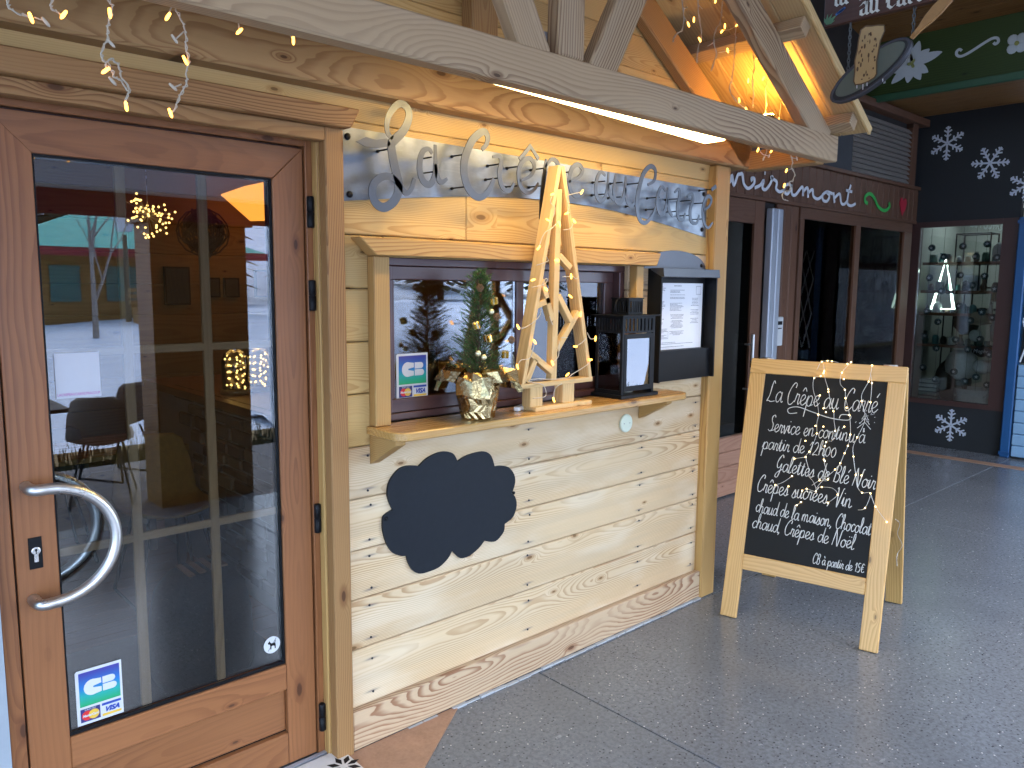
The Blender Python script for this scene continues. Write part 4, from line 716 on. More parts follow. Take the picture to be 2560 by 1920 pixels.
# ------------------------------------------------------------------ payment stickers
def gradient(name, stops, z0, z1):
    s = NT(name); z = s.sep(s.node('ShaderNodeNewGeometry').outputs['Position'])[2]; f = s.rng(z, z0, z1, 0, 1, False)
    r = s.node('ShaderNodeValToRGB', {0: f}); e = r.color_ramp.elements
    e[0].position, e[0].color = stops[0][0], c4(stops[0][1]); e[1].position, e[1].color = stops[-1][0], c4(stops[-1][1])
    for q, cc in stops[1:-1]: n = e.new(q); n.color = c4(cc)
    s.bsdf(r.outputs[0], 0.4); return s.m
M_blue = plain('print_blue', (0.02, 0.06, 0.35), 0.45, var=0.02); M_red = plain('print_red', (0.65, 0.03, 0.03), 0.45, var=0.02); M_yel = plain('print_yellow', (0.75, 0.48, 0.06), 0.45, var=0.02)
def pay_sticker(x0, x1, z0, z1, y, label, tex):
    w, h = x1-x0, z1-z0; t = thing('payment_sticker', ((x0+x1)/2, y, z0), label, 'sticker')
    obj('sticker_sheet', G().prism([(x0, y, z0), (x1, y, z0), (x1, y, z1), (x0+w*.04, y, z1), (x0, y, z1-h*.03)], (0, -0.0008, 0)), M_print, t)
    ax, bx_, az, bz = x0+w*.07, x1-w*.05, z0+h*.33, z1-h*.05; yy = y-0.0012
    obj('bank_card_field', G().poly([(ax, yy, az), (bx_, yy, az), (bx_, yy, bz), (ax, yy, bz)]), gradient(tex, [(0, (0.02, 0.35, 0.12)), (0.3, (0.02, 0.35, 0.32)), (0.55, (0.02, 0.17, 0.48)), (1, (0.05, 0.035, 0.26))], az, bz), t)
    yy -= 0.0006; fw, fh = bx_-ax, bz-az; cz = az+fh*.52; cx = ax+fw*.32; rr_ = fw*.21
    C = [(cx+rr_*math.cos(a), cz+rr_*1.05*math.sin(a)) for a in [R(10)+R(340)*k/22 for k in range(23)]]
    obj('emblem_shape', G().poly([(a, yy, b) for a, b in [(cx+rr_*1.05, cz+rr_*.25), (cx+rr_*1.05, cz+rr_*.9)]+[p for p in C if not (p[0] > cx+rr_*.5 and abs(p[1]-cz) < rr_*.9)]+[(cx+rr_*1.05, cz-rr_*.9), (cx+rr_*1.05, cz-rr_*.25), (cx+rr_*.1, cz-rr_*.1), (cx+rr_*.1, cz+rr_*.1)]]), M_print, t)
    bxx = cx+rr_*1.2
    for s_ in (1, -1):
        L = rr_*(1.5 if s_ > 0 else 1.65); P = [(bxx, cz+s_*rr_*.06), (bxx+L-rr_*.45, cz+s_*rr_*.06)]+[(bxx+L-rr_*.45+rr_*.45*math.sin(a), cz+s_*(rr_*.5-rr_*.45*math.cos(a))) for a in [math.pi*k/8 for k in range(9)]]+[(bxx, cz+s_*rr_*.95)]
        obj('emblem_shape', G().poly([(a, yy, b) for a, b in P]), M_print, t)
    # lower left: two overlapping discs, lower right: word between bars
    lx0, lx1, lz0, lz1 = x0+w*.07, x0+w*.49, z0+h*.05, z0+h*.29
    obj('card_field', G().poly([(lx0, yy, lz0), (lx1, yy, lz0), (lx1, yy, lz1), (lx0, yy, lz1)]), plain('print_navy_'+tex, (0.03, 0.03, 0.16), 0.45), t)
    r_ = (lz1-lz0)*.36; cz = (lz0+lz1)/2-h*.01; cx = (lx0+lx1)/2
    for dx, mm, q in ((-.62, M_red, 0), (.62, M_yel, 1)): obj('disc_mark', G().poly([(cx+dx*r_+r_*math.cos(a), yy-0.0004-q*.0003, cz+r_*math.sin(a)) for a in [2*math.pi*k/20 for k in range(20)]]), mm, t)
    F = lambda px, pz, q: frame((px, yy-q, pz), (1, 0, 0), (0, 0, 1))
    text_mesh('card_word', 'MasterCard', w*.082, M_print, F(cx, cz-w*.025, 0.0012), t, shear=0.2, bold=0.0004, sx=0.85)
    text_mesh('card_word', 'EUROCARD', w*.05, M_print, F(cx, lz1-w*.045, 0.0012), t, sx=0.9)
    rx0, rx1 = x0+w*.53, x1-w*.05
    obj('bar', G().poly([(rx0, yy, lz1-h*.045), (rx1, yy, lz1-h*.045), (rx1, yy, lz1), (rx0, yy, lz1)]), M_blue, t); obj('bar', G().poly([(rx0, yy, lz0), (rx1, yy, lz0), (rx1, yy, lz0+h*.045), (rx0, yy, lz0+h*.045)]), M_yel, t)
    text_mesh('card_word', 'VISA', w*.165, M_blue, F((rx0+rx1)/2, (lz0+lz1)/2-w*.06, 0.0006), t, shear=0.35, bold=0.001)
    return t
pay_sticker(-0.838, -0.715, 0.388, 0.553, 0.0995, 'bank card payment sticker at the bottom left corner of the door glass', 'door_sticker_gradient')
pay_sticker(0.250, 0.390, 1.236, 1.405, 0.0795, 'bank card payment sticker in the lower left of the serving window', 'window_sticker_gradient')
cd = thing('paper_card', (-0.785, 0.0995, 1.345), 'white square paper card with a small caption taped inside the door glass', 'card')
obj('card_sheet', G().box(-0.838, -0.727, 0.0985, 0.0993, 1.338, 1.462), plain('card_white', (0.50, 0.52, 0.58), 0.6, var=0.03), cd)
text_mesh('caption', 'LACREPEAUCARRE.PRALOUP', 0.0105, plain('magenta_ink', (0.45, 0.06, 0.36), 0.5), frame((-0.783, 0.0980, 1.3445), (1, 0, 0), (0, 0, 1)), cd, sx=0.78)
# no-dogs roundel
nd = thing('no_dogs_sticker', (-0.262, 0.0995, 0.40), 'round white no dogs sticker in the lower right of the door glass', 'sticker')
obj('disc', G().lathe([(0.029, 0), (0.029, 0.0008)], (-0.247, 0.0995, 0.449), 28, Matrix.Rotation(R(90), 4, 'X')), M_print, nd)
dog = [(-.62, .52), (-.45, .62), (-.38, .78), (-.3, .6), (-.12, .35), (.35, .32), (.5, .7), (.56, .68), (.48, .25), (.55, 0), (.52, -.55), (.38, -.55), (.36, -.15), (.12, -.05), (-.08, -.1), (-.12, -.55), (-.26, -.55), (-.28, .05), (-.35, .22), (-.58, .3)]
obj('dog_silhouette', G().poly([(-0.247+a*.024, 0.0983, 0.447+b*.024) for a, b in dog]), M_black, nd)
obj('slash', G().ribbon([(-0.262, 0.0979, 0.430), (-0.232, 0.0979, 0.470)], 0.0016, (0, -1, 0)), M_black, nd)

# ------------------------------------------------------------------ fairy light strands
gbul = G().lathe([(0.0022, -0.012), (0.0032, -0.009), (0.0038, 0), (0.0034, 0.006), (0.0012, 0.010)], n=8)
BULB = make_mesh('bulb', gbul.v, gbul.f, M_warm, True); BULB_OFF = make_mesh('unlit_bulb', gbul.v, gbul.f, M_cable, True)
where = ['hanging at the far left top above the door', 'short single-lamp one, second from the left above the door', 'the longer looped strand over the middle of the door', 'straight long strand over the right half of the door', 'single stub under the tie beam, left one of two', 'single stub under the tie beam, right one of two',
 'leftmost inside the gable roof', 'second from the left inside the gable roof', 'branching strand in the middle of the gable roof', 'longest strand crossing the gable roof down to the tie beam', 'strand just left of the right rafter, high up', 'thin strand beside the right rafter', 'short strand low beside the right rafter', 'lowest stub at the foot of the right rafter',
 'tangled little cluster under the right end of the tie beam', 'curly strand dangling below the right end of the tie beam']
for i, (cabs, lit, off) in enumerate(STRANDS):
    p = cabs[0][0]; t = thing('fairy_light_strand', p, 'warm white fairy light strand, '+where[i], 'fairy lights', 'icicle fairy lights on the porch')
    for c in cabs:
        gc_ = G(); P = smooth_pts(c, 5); rn = random.Random(i); gc_.tube(P, 0.0017, 5)
        if len(c) > 4: gc_.tube([q+Vector((0.0032*math.sin(k*1.3), -0.003, 0.0032*math.cos(k*1.1))) for k, q in enumerate(P)], 0.0014, 5)
        obj('cable', gc_, M_cable, t, True)
    for ms, lst in ((BULB, lit), (BULB_OFF, off)):
        for q in lst: link_mesh('bulb', ms, Matrix.Translation(q) @ Matrix.Rotation(random.uniform(2.2, 4.0), 4, 'Y') @ Matrix.Scale(1.0, 4), t)
# ------------------------------------------------------------------ things on the shelf
ZS = 1.1652
# potted dwarf spruce wrapped in gold foil
pt = thing('potted_spruce', (0.505, -0.075, ZS), 'small decorated spruce in a pot wrapped in crumpled gold foil', 'potted tree')
PX, PY = 0.505, -0.075
M_foil = NT('gold_foil'); _n = M_foil.noise(M_foil.obj(), 40, 4, 0.7); M_foil.bsdf(M_foil.mix(_n, (0.42, 0.29, 0.11), (0.62, 0.50, 0.28)), 0.13, 1.0, M_foil.bump(_n, 0.6, 0.006)); M_foil = M_foil.m
def crumple(rings, n, amp, seed, c):
    rn = random.Random(seed); vs = []; fs = []
    for i, (r, z) in enumerate(rings):
        for k in range(n):
            a = 2*math.pi*(k+0.5*(i % 2))/n; q = r*(1+rn.uniform(-amp, amp)); vs.append((c[0]+q*math.cos(a), c[1]+q*math.sin(a), z+rn.uniform(-amp, amp)*0.03))
    for i in range(len(rings)-1):
        for k in range(n):
            a, b, c_, d = i*n+k, i*n+(k+1) % n, (i+1)*n+(k+1) % n, (i+1)*n+k
            fs += [(a, b, d), (b, c_, d)] if i % 2 else [(a, b, c_), (a, c_, d)]
    return vs, fs
vs, fs = crumple([(0.058, ZS+0.001), (0.064, ZS+0.006), (0.067, ZS+0.03), (0.071, ZS+0.055), (0.076, ZS+0.08), (0.080, ZS+0.105), (0.083, ZS+0.125), (0.078, ZS+0.142)], 30, 0.06, 5, (PX, PY))
obj('foil_pot_wrap', G().add(vs, fs), M_foil, pt)
for q in range(7):                                     # flared leaves of foil above the pot
    a0 = 2*math.pi*q/7+0.3; gq = G(); rn = random.Random(q+20); W = []; nu, nv = 5, 5
    for i in range(nu):
        for j in range(nv):
            t = i/(nu-1); sft = (j/(nv-1)-0.5)*(1.35-0.55*t*t); a = a0+sft; L = rn.uniform(0.95, 1.1)
            r = 0.074+(0.080*t+0.012*math.sin(j*2.2+q))*L; zz = ZS+0.128+0.078*math.sin(t*2.4)*L-0.034*t*t*(1 if q % 2 else 2.4)+rn.uniform(-.006, .006)
            W.append((PX+r*math.cos(a), PY+r*math.sin(a), zz))
    F = []
    for i in range(nu-1):
        for j in range(nv-1): a, b, c_, d = i*nv+j, i*nv+j+1, (i+1)*nv+j+1, (i+1)*nv+j; F += [(a, b, c_), (a, c_, d)]
    obj('foil_leaf', gq.add(W, F), M_foil, pt)
def leafmat(name, c1, c2, rough=0.6):
    s = NT(name); n = s.noise(s.node('ShaderNodeNewGeometry').outputs['Position'], 55, 3); n2 = s.node('ShaderNodeNewGeometry').outputs['Random Per Island']
    s.bsdf(s.mix(s.math('ADD', s.math('MULTIPLY', n, 0.5), s.math('MULTIPLY', n2, 0.5)), c1, c2), rough, 0, None, 0.25); return s.m
rn = random.Random(11); gf = G(); tw = G()
def prof(t): return (0.030+0.086*(1-t)**0.85) * (1.0 if t < 0.93 else 0.55)
for k in range(560):
    t = rn.random()**1.15; a = rn.uniform(0, 6.283); z0 = ZS+0.135+t*0.405; rmax = prof(t)*rn.uniform(0.55, 1.05)*(1+0.18*math.sin(3*a+t*9))
    d = Vector((math.cos(a), math.sin(a), rn.uniform(0.35, 0.9))).normalized(); base = Vector((PX+0.010+0.004*math.cos(a), PY+0.004*math.sin(a), z0)); tip = base+d*rmax*1.1
    tw.tube([base, tip], 0.0009, 3)
    for i in range(18):
        f = 0.25+0.75*i/17; p = base.lerp(tip, f); nd = (d*0.9+Vector((rn.uniform(-1, 1), rn.uniform(-1, 1), rn.uniform(-1, 1)))*0.75).normalized(); s_ = nd.cross(Vector((rn.uniform(-1, 1), rn.uniform(-1, 1), rn.uniform(-1, 1)))).normalized()*0.0013
        e = p+nd*rn.uniform(0.009, 0.015); gf.add([p-s_, p+s_, e], [(0, 1, 2)])
obj('needles', gf, leafmat('spruce_needles', (0.03, 0.075, 0.022), (0.09, 0.19, 0.045)), pt, recalc=False)
obj('twigs', tw, plain('spruce_bark', (0.10, 0.06, 0.03), 0.8), pt)
obj('trunk', G().tube([(PX, PY, ZS+0.11), (PX+0.002, PY, ZS+0.35), (PX, PY, ZS+0.535)], [0.009, 0.006, 0.002], 7), plain('spruce_bark2', (0.10, 0.06, 0.03), 0.8), pt)
M_goldp = plain('gold_ornament', (0.72, 0.46, 0.08), 0.22, 1.0, var=0.04); M_pearl = plain('champagne_bauble', (0.72, 0.66, 0.42), 0.25, 0.7, var=0.03)
def at_surface(x, z): return -0.075-max(0.03, prof((z-ZS-0.135)/0.4))*0.85
for x, z in [(0.54, 1.60), (0.49, 1.465), (0.565, 1.405), (0.44, 1.513)]:
    Mx = Matrix.Translation((x, at_surface(x, z)-0.004, z)) @ Matrix.Rotation(0.5+x*9, 4, 'Z') @ Matrix.Rotation(0.4, 4, 'X')
    gi = G().box(-0.013, 0.013, -0.010, 0.010, -0.012, 0.012, Mx); gft = obj('gift_ornament', gi, M_goldp, pt, bevel=0.002)
    obj('ribbon', G().box(-0.0135, 0.0135, -0.003, 0.003, -0.0125, 0.0125, Mx).box(-0.003, 0.003, -0.0105, 0.0105, -0.0126, 0.0126, Mx), M_pearl, gft)
for x, z in [(0.52, 1.56), (0.437, 1.415), (0.462, 1.40)]: obj('bauble', G().ball((x, at_surface(x, z)-0.004, z), 0.0115, 12, 8), M_pearl, pt, True)
M_cone = plain('pine_cone', (0.22, 0.12, 0.05), 0.6, var=0.3, scale=60)
for x, z in [(0.545, 1.54), (0.605, 1.455), (0.482, 1.645)]:
    gcn = G()
    for i in range(6):
        for k in range(7): a = 2*math.pi*(k+i*.5)/7; r = 0.011*math.sin(0.5+i*0.45); gcn.ball((x+r*math.cos(a), at_surface(x, z)-0.002+r*math.sin(a), z+0.012-0.0045*i), 0.0042, 5, 3, (1, 1, .6))
    obj('pine_cone', gcn, M_cone, pt)

# flat wooden lath tree
wt = thing('wooden_lath_tree', (0.92, -0.075, ZS), 'tall flat Christmas tree made of pine laths wound with fairy lights', 'decoration')
yF, yB = -0.112, -0.056
def lath(n, a, b, w, y0=yF, y1=yB): board(n, (a[0], (y0+y1)/2, a[1]), (b[0], (y0+y1)/2, b[1]), w, y1-y0, M_pine, wt, up=(0, 0, 1) if abs(b[0]-a[0]) > abs(b[1]-a[1]) else (1, 0, 0), bevel=0.0015)
lath('foot_plate', (0.762, ZS+0.009), (1.09, ZS+0.009), 0.018, -0.122, -0.035)
lath('foot_block', (0.780, ZS+0.0185), (0.780, 1.2595), 0.068, yF+.004, yB-.004); lath('foot_block', (0.962, ZS+0.0185), (0.962, 1.2595), 0.068, yF+.004, yB-.004)
lath('bottom_lath', (0.690, 1.2695), (1.104, 1.2695), 0.019)
lath('side_lath', (0.706, 1.276), (0.889, 2.118), 0.020); lath('side_lath', (1.090, 1.276), (0.906, 2.118), 0.020)
lath('centre_lath', (0.876, 1.2795), (0.892, 2.03), 0.030, yF+0.004, yF+0.036)
for a, b in [((0.735, 1.404), (0.868, 1.316)), ((0.776, 1.372), (0.728, 1.284)), ((0.806, 1.678), (0.866, 1.520)), ((0.778, 1.578), (0.848, 1.602)), ((0.898, 1.618), (0.980, 1.508)), ((1.016, 1.552), (0.895, 1.402)), ((0.900, 1.775), (0.966, 1.728))]:
    lath('brace_lath', a, b, 0.024, yF+0.003, yF+0.034)
fl = thing('fairy_light_string', (0.9, -0.12, ZS), 'fairy light string wound around the wooden lath tree on the shelf', 'fairy lights')
for c in TCABLES: obj('cable', G().tube(smooth_pts([(p[0], p[1]-0.006, p[2]) for p in c], 5), 0.0016, 5), M_cable, fl, True)
for p in TBULBS[0]: link_mesh('bulb', BULB, Matrix.Translation((p[0], p[1]-0.006, p[2])) @ Matrix.Rotation(random.uniform(0, 6), 4, 'Y'), fl)
obj('battery_case', G().box(-0.045, 0.045, -0.012, 0.012, 0.0, 0.018, Matrix.Translation((0.75, -0.045, ZS+.0005)) @ Matrix.Rotation(0.5, 4, 'Z')), M_white, fl, bevel=0.003)

# black metal lantern
ln = thing('lantern', (1.42, -0.025, ZS), 'black metal candle lantern with slotted chimney standing on the shelf', 'lantern')
lx0, lx1, ly0, ly1 = 1.302, 1.530, -0.104, 0.052; z0 = ZS
obj('base_plate', G().box(lx0-0.017, lx1+0.017, ly0-0.015, ly1+0.012, z0, z0+0.016), M_black, ln, bevel=0.002)
for x in (lx0, lx1-0.014):
    for y in (ly0, ly1-0.014): obj('corner_post', G().box(x, x+0.014, y, y+0.014, z0+0.0162, 1.5255), M_black, ln, bevel=0.001)
def slotted(nm, x0, x1, y0, y1, za, zb, n, par, m=0.010):
    """four thin slotted sides of a vent band"""
    gg = G(); t = 0.003
    for (ax, bx_, fy, axis) in ((x0, x1, y0, 'x'), (x0, x1, y1, 'x'), (y0, y1, x0, 'y'), (y0, y1, x1, 'y')):
        def B(a, b, c, d):
            if axis == 'x': gg.box(a, b, fy-t/2, fy+t/2, c, d)
            else: gg.box(fy-t/2, fy+t/2, a, b, c, d)
        B(ax, bx_, za, za+m); B(ax, bx_, zb-m, zb); p = (bx_-ax-0.02)/n
        for k in range(n+1): B(ax+0.01+k*p-p*.28, ax+0.01+k*p+p*.28, za+m, zb-m)
        B(ax, ax+0.012, za+m, zb-m); B(bx_-0.012, bx_, za+m, zb-m)
    return obj(nm, gg, M_black, par)
slotted('vent_band', lx0+0.002, lx1-0.002, ly0+0.002, ly1-0.002, 1.452, 1.5255, 8, ln)
obj('roof_plate', G().box(lx0-0.020, lx1+0.022, ly0-0.018, ly1+0.018, 1.5262, 1.5315), M_black, ln)
slotted('chimney', 1.372, 1.472, -0.075, 0.02, 1.532, 1.602, 6, ln); obj('chimney_cap', G().box(1.368, 1.476, -0.079, 0.024, 1.6022, 1.6065), M_black, ln)
obj('bail_handle', G().tube([(1.375, -0.03+0.075*math.cos(a)*0.8, 1.562+0.004) if False else (1.365-0.03*math.sin(a), -0.03, 1.532+0.035*(1-math.cos(a))) for a in [math.pi*k/10 for k in range(11)]], 0.003, 6), M_black, ln, True)
df = ly0-0.001
obj('lantern_door', G().box(lx0+0.0145, lx0+0.032, df, df+0.01, z0+0.03, 1.448).box(lx1-0.032, lx1-0.0145, df, df+0.01, z0+0.03, 1.448).box(lx0+0.032, lx1-0.032, df, df+0.01, z0+0.03, z0+0.052).box(lx0+0.032, lx1-0.032, df, df+0.01, 1.428, 1.448), M_black, ln)
obj('side_rails', G().box(lx0+0.001, lx0+0.011, ly0+0.0145, ly1-0.0145, z0+0.0165, z0+0.034).box(lx0+0.0145, lx1-0.0145, ly1-0.011, ly1-0.001, z0+0.0165, z0+0.034).box(lx1-0.011, lx1-0.001, ly0+0.0145, ly1-0.0145, z0+0.0165, z0+0.034), M_black, ln)
obj('pane', G().box(lx0+0.033, lx1-0.033, df+0.004, df+0.0065, z0+0.053, 1.427), glass('lantern_front_pane', (0.9, 0.92, 0.94), 0.12, 1.6), ln)
for a in ((lx0+0.004, lx0+0.006, ly0+0.016, ly1-0.016), (lx1-0.006, lx1-0.004, ly0+0.016, ly1-0.016), (lx0+0.016, lx1-0.016, ly1-0.006, ly1-0.004)): obj('pane', G().box(*a, z0+0.035, 1.4515), M_glass, ln)
cn = obj('candle', G().lathe([(0.032, 0), (0.034, 0.004), (0.034, 0.10), (0.028, 0.104), (0.022, 0.098)], (1.42, -0.03, z0+0.0165), 18), plain('ivory_wax', (0.75, 0.70, 0.58), 0.5), ln, True)
obj('flame', G().lathe([(0.001, 0), (0.004, 0.006), (0.0035, 0.014), (0.0008, 0.024)], (1.42, -0.03, z0+0.122), 8), emit('flame', (1.0, 0.5, 0.1), 30), cn, True)

# ------------------------------------------------------------------ pavement chalkboard
AO = Vector((2.00994, -0.20063, 0)); AU = Vector((0.22312, -0.97479, 0)); AE = Vector((0.23582, 0.05398, 0.97030)); AN = Vector((0.94584, 0.21649, -0.24192)); AH = Vector((0.97479, 0.22312, 0))
def AP(a, b, d=0.0): return AO+AU*a+AE*b+AN*d
ab = thing('chalkboard_stand', AP(0.37, 0, 0.3), 'folding wooden pavement chalkboard with handwritten menu and string of tiny lights', 'chalkboard')
def ab_board(n, p0, p1, w, up): return board(n, p0, p1, w, 0.024, M_aboard, ab, up=up, bevel=0.003)
ab_board('stile', AP(0.04, 0.004, 0.012), AP(0.04, 1.2545, 0.012), 0.080, AU); ab_board('stile', AP(0.698, 0.004, 0.012), AP(0.698, 1.2545, 0.012), 0.080, AU)
ab_board('top_rail', AP(0, 1.2935, 0.012), AP(0.7385, 1.2935, 0.012), 0.077, AE); ab_board('bottom_rail', AP(0.0805, 0.290, 0.012), AP(0.6575, 0.290, 0.012), 0.077, AE)
obj('blackboard', G().prism([AP(0.081, 0.329, 0.006), AP(0.657, 0.329, 0.006), AP(0.657, 1.2545, 0.006), AP(0.081, 1.2545, 0.006)], AN*0.008), M_blackboard, ab)
# rear frame
top = AP(0, 1.318, 0.026); ft = AO+AH*0.70; RE = (ft-top); RL = RE.length; RE.normalize(); RN = RE.cross(AU).normalized()
for a in (0.04, 0.698): ab_board('rear_stile', top+AU*a+RE*0.012, ft+AU*a-RE*0.006, 0.080, AU)
ab_board('rear_rail', top+RE*0.05+AU*0.0805, top+RE*0.05+AU*0.6575, 0.077, RE); ab_board('rear_rail', ft-RE*0.29+AU*0.0805, ft-RE*0.29+AU*0.6575, 0.077, RE)
obj('rear_blackboard', G().prism([top+AU*0.081+RE*0.09, top+AU*0.657+RE*0.09, ft+AU*0.657-RE*0.33, ft+AU*0.081-RE*0.33], RN*0.006), M_blackboard, ab)
for a in (0.08, 0.66): obj('hinge', G().tube([AP(a-0.03, 1.336, 0.02), AP(a+0.03, 1.336, 0.02)], 0.006, 8), M_steel, ab, True)
M_chalk = plain('chalk_marker', (0.58, 0.58, 0.56), 0.8, var=0.2, scale=90)
LINES = [('La Crêpe au Carré', (.101, 1.112), (.625, 1.100), .041, .0046), ('Service en continu à', (.125, .962), (.585, .952), .031, .0042), ('partir de 12h00', (.108, .868), (.465, .868), .028, .0042), ('Galettes de Blé Noir', (.186, .768), (.652, .742), .031, .0046), ('Crêpes sucrées, Vin', (.104, .652), (.560, .640), .032, .0048), ('chaud de la maison, Chocolat', (.112, .548), (.654, .528), .027, .0045), ('chaud, Crêpes de Noël', (.104, .468), (.590, .448), .028, .0045), ('CB à partir de 15€', (.412, .350), (.645, .349), .0185, .0038)]
for tx, s0, s1, xh, wd_ in LINES:
    xh *= 1.32; wd_ *= 0.95
    w = math.hypot(s1[0]-s0[0], s1[1]-s0[1]); pls, _ = script(tx, w, xh, 0.12, 0.06); ca, sa = (s1[0]-s0[0])/w, (s1[1]-s0[1])/w; gl = G()
    for p in pls:
        q = smooth_pts([AP(s0[0]+a*ca-b*sa, s0[1]+a*sa+b*ca, 0.0052) for a, b in p], 4); gl.ribbon(q, [wd_*(0.55+0.4*abs(math.sin(k*0.45+len(q)))) for k in range(len(q))], -AN)
    lo = obj('chalk_line', gl, M_chalk, ab, recalc=False); lo['label'] = 'handwritten chalk title' if tx[:2] == 'La' else 'handwritten chalk line reading '+tx
gl = G()
gl.ribbon(smooth_pts([AP(a, b, 0.0052) for a, b in [(.26, 1.068), (.222, 1.062), (.215, 1.085), (.26, 1.098), (.33, 1.080), (.42, 1.058), (.50, 1.056), (.51, 1.078), (.47, 1.08), (.46, 1.06)]], 5), .0035, -AN)
for k in range(3):
    z = 1.022+0.022*k; w = .030-.008*k; gl.ribbon([AP(.576-w, z, .0052), AP(.576, z+.032, .0052), AP(.576+w, z, .0052)], .003, -AN)
gl.ribbon([AP(.576, 1.005, .0052), AP(.576, 1.025, .0052)], .006, -AN); rn = random.Random(2)
for k in range(26):
    a, b = .576+rn.uniform(-.045, .045), 1.075+rn.uniform(-.03, .035); gl.poly([AP(a, b, .0052), AP(a+.003, b, .0052), AP(a+.003, b+.003, .0052), AP(a, b+.003, .0052)])
lo = obj('chalk_drawing', gl, M_chalk, ab, recalc=False); lo['label'] = 'chalk flourish and little fir tree drawing'
al = thing('micro_light_string', AP(0.37, 1.3, 0), 'silver wire string of tiny lights draped over the pavement chalkboard', 'fairy lights')
M_wire = plain('silver_wire', (0.75, 0.72, 0.65), 0.3, 0.8)
for c in AWIRES: obj('wire', G().tube(smooth_pts([AP(a, b, -0.012-0.004*math.sin(k)) for k, (a, b) in enumerate(c)], 4), 0.0011, 4), M_wire, al, True)
gw = G().tube(smooth_pts([AP(0.745, 0.62, 0.05), AP(0.76, 0.60, 0.1), AP(0.75, 0.55, 0.14), AP(0.77, 0.50, 0.18), AP(0.75, 0.45, 0.2), AP(0.76, 0.40, 0.16)], 5), 0.0013, 4)
obj('wire', gw, M_wire, al, True)
gmini = G().ball((0, 0, 0), 0.0034, 6, 5); MINI = make_mesh('light_point', gmini.v, gmini.f, M_warm2, True)
for a, b in ADOTS: link_mesh('light_point', MINI, Matrix.Translation(AP(a, b, -0.014)), al)
# ------------------------------------------------------------------ neighbouring shop with painted name
nb = thing('neighbour_shopfront', (5.6, 1.2, 0), 'brown boarded neighbouring shopfront with white cursive name painted above its window', 'building')
YM = 1.05
gm = G(); gm.box(2.3, 3.85, 1.09, 1.2, 0, 2.36); gm.box(4.36, 4.99, 1.09, 1.2, 0, 2.36); gm.box(2.3, 7.5, 1.09, 1.2, 2.34, 5.5); gm.box(4.99, 7.5, 1.09, 1.2, 0, 0.42); gm.box(7.38, 7.5, 1.09, 1.2, 0.42, 2.36); gm.box(3.85, 4.36, 1.09, 1.2, 0, 0.46)
obj('carcass', gm, plain('dark_carcass', (0.03, 0.025, 0.022), 0.8), nb)
x = 3.25
while x < 7.45: bx('sign_plank', x+0.003, x+0.122, YM, YM+0.03, 2.372, 2.69, M_mir, nb, 'z', 0.006); x += 0.125
bx('cornice', 3.2, 7.48, 1.02, YM+0.03, 2.6905, 2.722, M_mir, nb); bx('lower_cornice', 3.2, 7.45, 1.028, YM+0.03, 2.342, 2.3715, M_mir, nb)
x = 4.625
while x < 4.98: bx('wall_plank', x+0.003, x+0.116, YM, YM+0.03, 0.0, 2.341, M_mir, nb, 'z', 0.006); x += 0.119
for k in range(4): bx('step_board', 3.4, 4.44, YM-0.01, YM+0.035, 0.012+k*0.119, 0.128+k*0.119, M_mirlow, nb, bevel=0.006)
bx('glazing_frame', 4.285, 4.43, YM, YM+0.035, 0.49, 2.341, M_mir, nb, 'z'); bx('glazing_frame', 3.4, 4.284, YM, YM+0.035, 2.16, 2.341, M_mir, nb)
obj('pane', G().box(3.4, 4.284, YM+0.02, YM+0.026, 0.49, 2.16), glass('shop_pane', (0.5, 0.52, 0.52), 0.0, 1.10), nb)
obj('pull_bar', G().tube([(4.25, 1.0, 0.77), (4.25, 1.0, 1.29)], 0.014, 8).tube([(4.25, 1.0, 0.85), (4.25, 1.07, 0.85)], 0.008, 6).tube([(4.25, 1.0, 1.21), (4.25, 1.07, 1.21)], 0.008, 6), M_steel, nb)
for a in (4.445, 4.535): obj('shutter_guide', G().box(a, a+0.075, 0.985, 1.048, 0.0, 2.29), M_alu, nb, bevel=0.008)
cb = obj('intercom', G().box(4.635, 4.755, 1.02, 1.048, 1.18, 1.42), plain('offwhite_plastic', (0.62, 0.63, 0.63), 0.4), nb, bevel=0.006)
obj('intercom_display', G().box(4.66, 4.73, 1.016, 1.0195, 1.355, 1.385).box(4.67, 4.68, 1.016, 1.0195, 1.32, 1.33).box(4.69, 4.70, 1.016, 1.0195, 1.32, 1.33).box(4.71, 4.72, 1.016, 1.0195, 1.32, 1.33), M_black, cb)
wf2 = M_mir
bx('window_frame', 4.99, 7.372, YM-0.012, YM+0.04, 2.247, 2.341, wf2, nb); bx('window_frame', 4.99, 7.372, YM-0.012, YM+0.04, 0.40, 0.47, wf2, nb)
bx('window_frame', 4.99, 5.06, YM-0.012, YM+0.04, 0.4705, 2.2465, wf2, nb, 'z'); bx('window_frame', 7.18, 7.372, YM-0.012, YM+0.04, 0.4705, 2.2465, wf2, nb, 'z'); bx('window_frame', 6.058, 6.152, YM-0.012, YM+0.04, 0.4705, 2.2465, wf2, nb, 'z')
M_sp = glass('shop_pane2', (0.6, 0.56, 0.5), 0.0, 1.14)
obj('pane', G().box(5.0605, 6.0575, YM+0.01, YM+0.016, 0.471, 2.246), M_sp, nb); obj('pane', G().box(6.1525, 7.1795, YM+0.01, YM+0.016, 0.471, 2.246), M_sp, nb)
for k in range(4): bx('dado_board', 4.99, 7.45, YM, YM+0.03, 0.01+k*0.098, 0.105+k*0.098, M_mir, nb)
